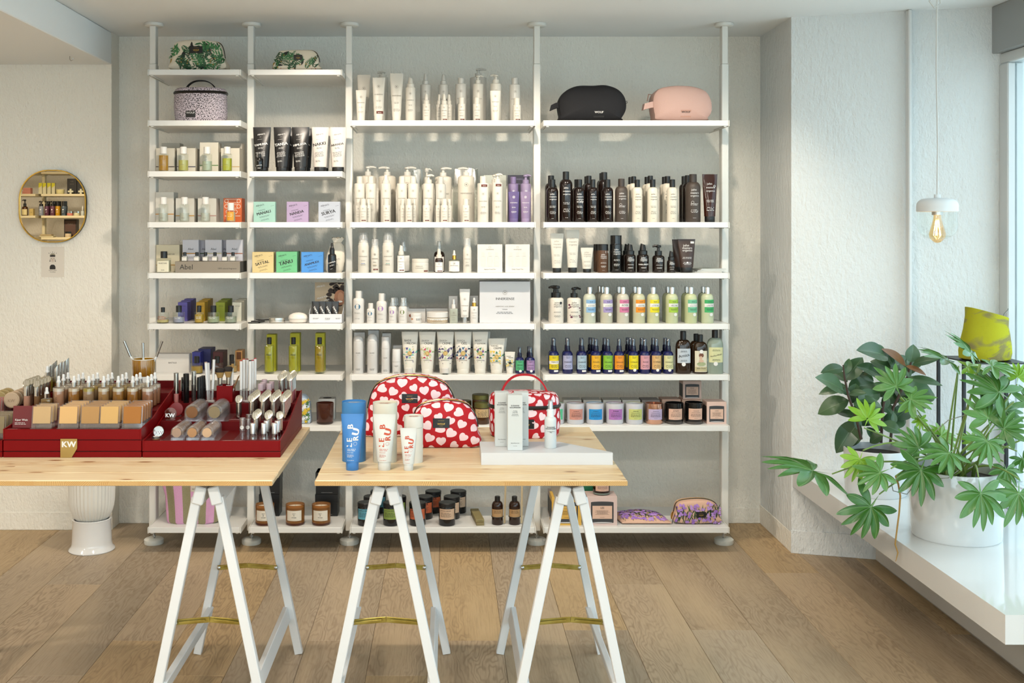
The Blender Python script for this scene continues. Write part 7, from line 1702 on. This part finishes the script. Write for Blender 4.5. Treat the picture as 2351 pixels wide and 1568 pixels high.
for b, e, w in (((500, 600), (318, 680), .26), ((485, 545), (318, 465), .24), ((480, 485), (585, 352), .25), ((475, 410), (342, 440), .2), ((485, 520), (328, 565), .18), ((500, 565), (605, 560), .22), ((530, 620), (700, 640), .3), ((560, 730), (450, 880), .3), ((545, 720), (430, 912), .24), ((690, 740), (810, 790), .34), ((740, 345), (557, 305), .24), ((730, 335), (640, 282), .2), ((745, 420), (628, 372), .34), ((862, 385), (880, 280), .36), ((868, 392), (1022, 362), .2), ((845, 470), (1050, 512), .14), ((850, 545), (1010, 565), .34), ((705, 465), (555, 400), .22), ((650, 490), (545, 440), .24), ((760, 690), (690, 610), .3), ((545, 510), (515, 590), .34), ((560, 600), (690, 560), .24), ((640, 640), (540, 690), .3), ((745, 560), (650, 500), .3), ((770, 420), (720, 330), .22), ((860, 470), (800, 380), .26), ((860, 600), (960, 640), .28), ((700, 800), (620, 850), .3), ((610, 760), (660, 840), .3)):
    d0 = r.uniform(4.31, 4.41); rubber_leaf(t, b, e, d0, d0 + r.uniform(-.06, .05), w * 1.15)
for (sx, sy), (ex, ey), n_ in (((570, 800), (480, 430), 9), ((695, 800), (745, 350), 11), ((750, 800), (862, 400), 11)):
    for i in range(n_):
        u = (i + .5) / n_; bx, by = sx + (ex - sx) * u, sy + (ey - sy) * u; a = i * 2.4 + sx; L = r.uniform(110, 165)
        d0 = 4.4 + .02 * sin(a); rubber_leaf(t, (bx, by), (bx + L * cos(a), by - 25 - L * .45 * abs(sin(a))), d0, d0 + .05 + .04 * sin(a), r.uniform(.24, .3))
for b, e in (((845, 400), (700, 300)), ((835, 400), (955, 455))): rubber_leaf(t, b, e, 4.34, 4.31, .17, LEAFB)

def lobed_leaf(t, B, E, mat, nrm, seed, wide=1.):
    """deeply lobed philodendron leaf: one continuous sheet whose finger lobes radiate from the midrib"""
    r = random.Random(seed); B, E = V(B), V(E); L = (E - B).length; y = (E - B).normalized(); x = y.cross(V(nrm)).normalized(); n = x.cross(y).normalized()
    m = MB(); m.uv = []; c0 = .36                                      # the lobes spring from this point along the midrib
    ang = [0, 29, 59, 93, 131]; ln = [.72, .66, .65, .60, .54]
    lobes = [(-a, l) for a, l in list(zip(ang, ln))[:0:-1]] + list(zip(ang, ln))
    lobes = [(R(a) + r.uniform(-.07, .07), l * r.uniform(.84, 1.12) * (1. if a == 0 else wide * .94)) for a, l in lobes]
    prof = []                                                          # (angle, radius, offset across the lobe)
    for k, (a, l) in enumerate(lobes):
        lo = (lobes[k - 1][0] + a) / 2 if k else a - .24; hi = (lobes[k + 1][0] + a) / 2 if k < len(lobes) - 1 else a + .24
        for j in range(12):
            q = j / 12 * 2 - 1; th = a + (q * (a - lo) if q < 0 else q * (hi - a)); rin = .30 + .08 * max(0., cos(a))
            prof.append((th, rin + (l - rin) * max(0., 1 - abs(q) ** 1.15) ** .8, q))
    fr = (.12, .35, .58, .78, .92, 1.)
    for th, rad, q in prof:
        for f in fr:
            d_ = rad * f; te = th - math.copysign(.22, th) * f * f * min(1., abs(th)); a_, b_ = sin(te) * d_, c0 + cos(te) * d_ * 1.12
            # towards its end a lobe keeps its width: pull the rim points in to the lobe's own axis
            p = B + (x * a_ + y * b_) * L + n * L * (-.24 * d_ * d_ + .05 * q * q * f + .05 * abs(sin(th)) * d_ + .012 * sin(9 * th + seed))
            m.v.append(tuple(p)); m.uv.append((q * f * .9, d_))
    N = len(fr)
    for i in range(len(prof) - 1):
        for j in range(N - 1): m.f.append((i * N + j, (i + 1) * N + j, (i + 1) * N + j + 1, i * N + j + 1))
    o = len(m.v); m.v.append(tuple(B + y * L * c0)); m.uv.append((0., 0.))
    for i in range(len(prof) - 1): m.f.append((o, (i + 1) * N, i * N))
    m.v.append(tuple(B)); m.uv.append((.05, 0.)); m.f.append((o, o + 1, 0)); m.f.append((o, (len(prof) - 1) * N, o + 1))
    m.build('leaf', mat, t, smooth=80)
t, top = plant_pot('philodendron', 'large lobed-leaf philodendron in a glossy white pot', 2093, 2296, 3.757, .600, K('e9ecec', .08, coat=.6), .955)
PH = [((680, 1150), (560, 1335), 3.62, 3.6, 0, (.1, -1, .25)), ((950, 935), (880, 1125), 3.6, 3.56, 0, (-.2, -1, .5)), ((960, 930), (830, 800), 3.66, 3.7, 0, (-.2, -.8, .7)), ((805, 585), (735, 430), 3.75, 3.8, 0, (-.1, -1, .3)), ((800, 590), (960, 610), 3.76, 3.72, 0, (0, -.9, .6)), ((592, 765), (640, 640), 3.7, 3.74, 1, (-.2, -1, .2)), ((585, 895), (540, 1030), 3.68, 3.66, 1, (0, -1, .5)), ((748, 1000), (590, 1065), 3.6, 3.6, 0, (.2, -.8, .7)), ((405, 1032), (120, 985), 3.72, 3.68, 0, (.0, -.28, 1)), ((1255, 1050), (1290, 1290), 3.5, 3.46, 0, (.1, -1, .2)), ((1490, 1060), (1490, 1275), 3.52, 3.48, 0, (0, -1, .2)), ((1325, 780), (1290, 600), 3.62, 3.68, 0, (0, -1, .4)), ((1320, 790), (1285, 925), 3.6, 3.55, 0, (0, -.9, .6)), ((1330, 780), (1510, 750), 3.62, 3.6, 0, (0, -.9, .5)), ((1460, 615), (1250, 470), 3.66, 3.72, 0, (-.2, -.6, .9)), ((1262, 392), (1130, 240), 3.75, 3.78, 0, (.5, -.4, .8)), ((1270, 395), (1440, 420), 3.75, 3.72, 0, (0, -.4, 1)), ((1140, 408), (950, 308), 3.8, 3.82, 0, (.1, -.2, 1)), ((1140, 405), (1280, 430), 3.8, 3.78, 1, (0, -.5, 1)), ((1480, 510), (1490, 405), 3.72, 3.74, 1, (-.3, -1, .2)), ((1545, 690), (1590, 560), 3.7, 3.74, 0, (0, -1, .3)), ((1480, 900), (1560, 1010), 3.64, 3.6, 0, (0, -.9, .5)), ((1400, 960), (1440, 1080), 3.62, 3.58, 0, (0, -1, .4)), ((905, 690), (930, 760), 3.78, 3.76, 1, (0, -1, .5)), ((900, 660), (830, 610), 3.8, 3.82, 1, (0, -.8, .7)), ((1010, 830), (1080, 780), 3.85, 3.9, 1, (0, -.8, .7)), ((1390, 700), (1450, 620), 3.82, 3.86, 0, (0, -.8, .7)), ((1130, 880), (1010, 960), 3.6, 3.56, 0, (0, -.7, .8)), ((1590, 800), (1660, 720), 3.66, 3.64, 0, (0, -.8, .6)), ((1250, 870), (1180, 800), 3.84, 3.88, 1, (0, -.8, .7))]
for i, (b, e, d0, d1, yng, nr_) in enumerate(PH):
    B, E = rel(t, Z6(*b, d0)), rel(t, Z6(*e, d1)); E = B + (E - B) * 1.12; lobed_leaf(t, B, E, LEAFY if yng else LEAFP, nr_, i, 1.2)
    s0 = rel(t, top) + V((r.uniform(-.05, .05), r.uniform(-.05, .05), 0)); up = max(.03, (B - s0).length * .22); hi = max(s0.z, B.z) + (up if B.z < s0.z + .12 else 0)
    c1 = V((s0.x * .6 + B.x * .4, s0.y * .6 + B.y * .4, max(hi, s0.z + .04))) if B.z < s0.z + .12 else s0.lerp(B, .5) + V((0, 0, .02))
    pts = []
    for k in range(11):
        u = k / 10; pts.append(s0 * (1 - u) ** 2 + c1 * 2 * u * (1 - u) + B * u * u)
    MB().tube(pts, [.0042 - .0018 * k / 10 for k in range(11)], 7).build('petiole', STEMG, t)
MB().tube([rel(t, Z6(*p)) for p in ((775, 1045, 3.6), (790, 1090, 3.6), (802, 1160, 3.6), (795, 1260, 3.6), (778, 1390, 3.6), (772, 1440, 3.6), (788, 1490, 3.6), (775, 1540, 3.59))], [.003, .003, .0028, .0028, .0026, .0026, .0022, .001], 7).build('aerial_root', K('a8823f', .7), t)
MB().tube([rel(t, Z6(*p)) for p in ((775, 1045, 3.6), (900, 960, 3.64), (1050, 900, 3.7), (1150, 960, 3.74))], .003, 7).build('aerial_root', STEMG, t)
for pts in (((740, 1040, 3.66), (760, 1130, 3.64), (840, 1150, 3.62), (890, 1090, 3.62), (960, 1020, 3.64)), ((960, 1020, 3.6), (1010, 1060, 3.58), (1080, 1055, 3.58), (1140, 1010, 3.6)), ((1000, 790, 3.7), (1080, 720, 3.7), (1180, 690, 3.68), (1260, 690, 3.68))):
    MB().tube([rel(t, Z6(*p)) for p in pts], .0014, 6).build('runner', K('8a8a76', .6), t)
# ---- black metal side stand with a felt basket
zt_ = .895
corners = [wx(2153, 4.5), 4.5], [wx(2244, 4.25), 4.25], [wx(2351, 4.25) + .02, 4.25], [2.235, 4.5]
cx = sum(c[0] for c in corners) / 4
t = thing('metal_stand', 'black metal side stand on the window ledge', 'stand', (cx, 4.375, LZ + .0002)); BM = K('1d2022', .4, .3)
MB().prism([(c[0] - cx, c[1] - 4.375) for c in corners], zt_ - LZ - .005, zt_ - LZ).build('top', BM, t)
for px, d_ in ((2137.5, 4.49), (2213, 4.27), (2310, 4.27)):
    x_ = wx(px, d_) - cx + (.03 if px < 2140 else 0); MB().box(x_ - .006, x_ + .006, d_ - 4.375 - .006, d_ - 4.375 + .006, 0, zt_ - LZ - .005, .001).build('leg', BM, t)
d = 4.36; s = sc(d)
t = thing('felt_basket', 'soft yellow felt basket on the black stand', 'basket', (wx(2262, d), d, zt_ + .0004)); m = MB(); rs = []; n = 40
for q, zz, ox in ((.85, 0, 0), (1., .006, 0), (1.03, .03, 0), (.98, .07, .0), (.9, .11, .003), (.83, .15, .006), (.84, .185, .008), (.79, .185, .008), (.76, .15, .006), (.9, .03, 0)):
    rs.append([(.095 * q * cos(a) * (1 + .03 * sin(3 * a + zz * 30)) + ox, .085 * q * sin(a) * (1 + .03 * cos(4 * a)), zz + (-.022 * cos(a) if zz > .14 else -.012 * cos(a) * zz * 8 if zz > .02 else 0)) for a in [2 * pi * i / n for i in range(n)]])
m.rings(rs); m.build('body', FELT, t); MB().tube([(.07, .03, .13), (.085, .02, .18), (.1, .02, .195), (.1, .02, .2)], .0016, 6).build('twig', K('7a8078', .6), t)
# ================================================================== the shelves behind the viewer, seen in the mirror
DV = 11.6; MY = 2 * (YL - .015)
def back(t): t.location.y = MY - t.location.y; t.rotation_euler = (0, 0, pi); return t
ys = {2: 2.011, 3: 1.779, 4: 1.5516, 5: 1.326}
for xa, xb, nm in ((wx(95, DV), wx(235, DV), 'wide'), (wx(0, DV), wx(80, DV), 'narrow')):
    for k, zz in ys.items():
        t = thing('shelf', f'{nm} white shelf seen in the mirror, {("", "", "highest", "second", "third", "lowest")[k]} in view', 'shelf', ((xa + xb) / 2, DV, zz), 0., 'shelves reflected in the mirror'); hw = (xb - xa) / 2
        MB().box(-hw, hw, 0, .36, -.024, 0, .001).build('board', K('d9cda8', .5), t)
        for s_ in (-1, 1): MB().box(*sorted((s_ * hw, s_ * (hw + .004))), 0, .36, -.026, .001, .001).build('bracket', K('d9cda8', .5), t)
        back(t)
t = thing('shelf_post', 'white shelf post seen in the mirror', 'shelf post', (wx(87.5, DV) + .0, DV + .15, 0)); MB().box(-.016, .016, 0, .05, .06, 2.16, .003).build('tube', K('d9cda8', .5), t); MB().lathe([(.042, 0), (.042, .03), (.006, .035), (.006, .06)], 20, at=(0, .025, 0)).build('foot', WHITE, t); back(t)
q = DV + .06; z3, z4, z5 = ys[3], ys[4], ys[5]
for i, (a, b) in enumerate(((88.6, 96.3), (97.7, 105.8), (108.4, 116.4), (118.4, 126))):
    back(carton('mirror_carton', f'yellow and white carton seen in the mirror, {ORD[i]} of four', 'carton', a, b, 420, z3, q, .04, K('d8d2ae', .5), lambda D, w, h: D(K('d0c81e', .5), 'stripe_print').poly([(-w / 2, h), (-w / 2, h * .75), (w / 2, h * .55), (w / 2, h)])))
back(candle('mirror_candle', 'cream candle seen in the mirror', 'candle', 129, 148, 435, z3, q, K('e0d59a', .3)))
for i, (a, b) in enumerate(((154, 176), (177, 199))):
    back(carton('mirror_carton', f'black carton seen in the mirror, {ORD[i]} of two', 'carton', a, b, 410, z3, q + .08, .08, K('17130f', .5), lambda D, w, h: D(GREYI).fit('SALT', 0, h * .8, w * .3).fit('STONE', 0, h * .62, w * .4)))
    cxm = (162.5, 186)[i]; t = thing('cross_ornament', f'pale cross-shaped ornament before a black carton in the mirror, {ORD[i]} of two', 'ornament', (wx(cxm, q), q, z3)); u_ = .009
    MB().prism([(-u_, 0), (u_, 0), (u_, u_ * 2), (u_ * 3, u_ * 2), (u_ * 3, u_ * 4), (u_, u_ * 4), (u_, u_ * 6), (-u_, u_ * 6), (-u_, u_ * 4), (-u_ * 3, u_ * 4), (-u_ * 3, u_ * 2), (-u_, u_ * 2)], -.01, .01, 'y').build('cross', K('dcd8b8', .4), t); MB().box(-.012, .012, -.012, .012, 0, .004, .001).build('foot', K('dcd8b8', .4), t); back(t)
zz = z3
for i in range(2): back(carton('mirror_carton', f'salmon pink box seen in the mirror, {("lower","upper")[i]} of two', 'carton', 51 + i * 2, 70, base_y(zz + .032, q), zz, q, .06, K('cf8a74', .5), lambda D, w, h: D(K('b06a58', .5), 'stripe_print').rect(-w / 2, h * .4, w / 2, h * .5))); zz += .0325
for i, (cx_, c, nm) in enumerate(((94.6, '8c93a0', 'grey-blue'), (107.5, '5a2f44', 'plum'), (120.8, '643a4c', 'mauve-brown'), (132.8, 'c28f14', 'mustard'), (146.3, '4c5a66', 'slate'))):
    lb_ = lambda D, w, h: (D(INKW, 'emblem').disc(0, h * .62, w * .14), D(INKW).lines(0, h * .4, w * .4, 2, .006))
    back(bottle('mirror_bottle', f'{nm} bottle with black cap seen in the mirror', 'bottle', cx_ - 5.3, cx_ + 5.3, 473, 462, z4, q, K(c, .3), BLK, 'pump' if i < 3 else 'cap', .8, .2, lb_))
    if i: back(bottle('mirror_bottle', f'{nm} bottle half hidden behind another in the mirror', 'bottle', cx_ - 1, cx_ + 9, 473, 462, z4, q + .11, K(c, .3), BLK, 'cap', .8, .2))
for cx_, c, nm in ((161, 'cf8070', 'pink'), (176.5, 'd5cfa4', 'cream')): back(jar('mirror_jar', f'low {nm} jar with silver lid seen in the mirror', 'jar', cx_ - 7, cx_ + 7, 489, 484.5, z4, q, K(c, .35), CHROME))
back(bottle('mirror_bottle', 'pale dropper bottle seen in the mirror', 'bottle', 186, 193, 484, 473, z4, q, K('c9cfc8', .2), K('eeeeea', .4), 'dropper', .5, .2, over=STEEL))
back(bottle('mirror_bottle', 'brown pump bottle with cream label seen in the mirror', 'bottle', 50.5, 64, 474, 458, z4, q, K('4a2a10', .15), BLK, 'pump', .5, .7, lambda D, w, h: D(K('d8c890', .5), 'label').rect(-w * .45, h * .08, w * .45, h * .7, 6)))
back(carton('mirror_carton', 'small straw-coloured box seen in the mirror', 'carton', 67, 76, 479, z4, q, .05, K('c9b06a', .5), lambda D, w, h: D(INK).lines(0, h * .5, w * .5, 2, .008)))
back(carton('mirror_carton', 'dark brown carton seen in the mirror', 'carton', 147, 175.6, 503, z5, q + .06, .08, K('2a1a14', .5), lambda D, w, h: (D(K('54382c', .5), 'stripe_print').rect(-w * .42, h * .05, w * .42, h * .9), D(GREYI).fit('CALM', 0, h * .7, w * .4))))
back(jar('mirror_jar', 'cream jar with black lid seen in the mirror', 'jar', 149.5, 163.5, 536, 531.5, z5, q - .01, K('d0bb98', .3), BLK))
t = thing('folded_cloth', 'low pile of folded cloth seen in the mirror', 'cloth', (wx(108, q), q, z5)); MB().box(-.075, .075, -.03, .06, 0, .014, .005).build('lower_fold', K('cabf9a', .8), t); MB().box(-.055, .065, -.028, .05, .0142, .03, .005).build('upper_fold', K('a8946a', .8), t); back(t)
# ------------------------------------------------------------------ things with a single part are that part
for o in list(bpy.data.objects):
    if o.type == 'EMPTY' and len(o.children) == 1 and not o.parent and o.get('label') and not o.children[0].children:
        c = o.children[0]; nm = o.name
        for k in ('label', 'category', 'group'):
            if k in o: c[k] = o[k]
        c.parent = None; c.location = o.location; c.rotation_euler = o.rotation_euler
        bpy.data.objects.remove(o); c.name = nm
for l, gs in LABELS.items():
    if len(gs) > 1 and (None in gs or len(set(gs)) > 1): print('DUPLABEL', len(gs), l)
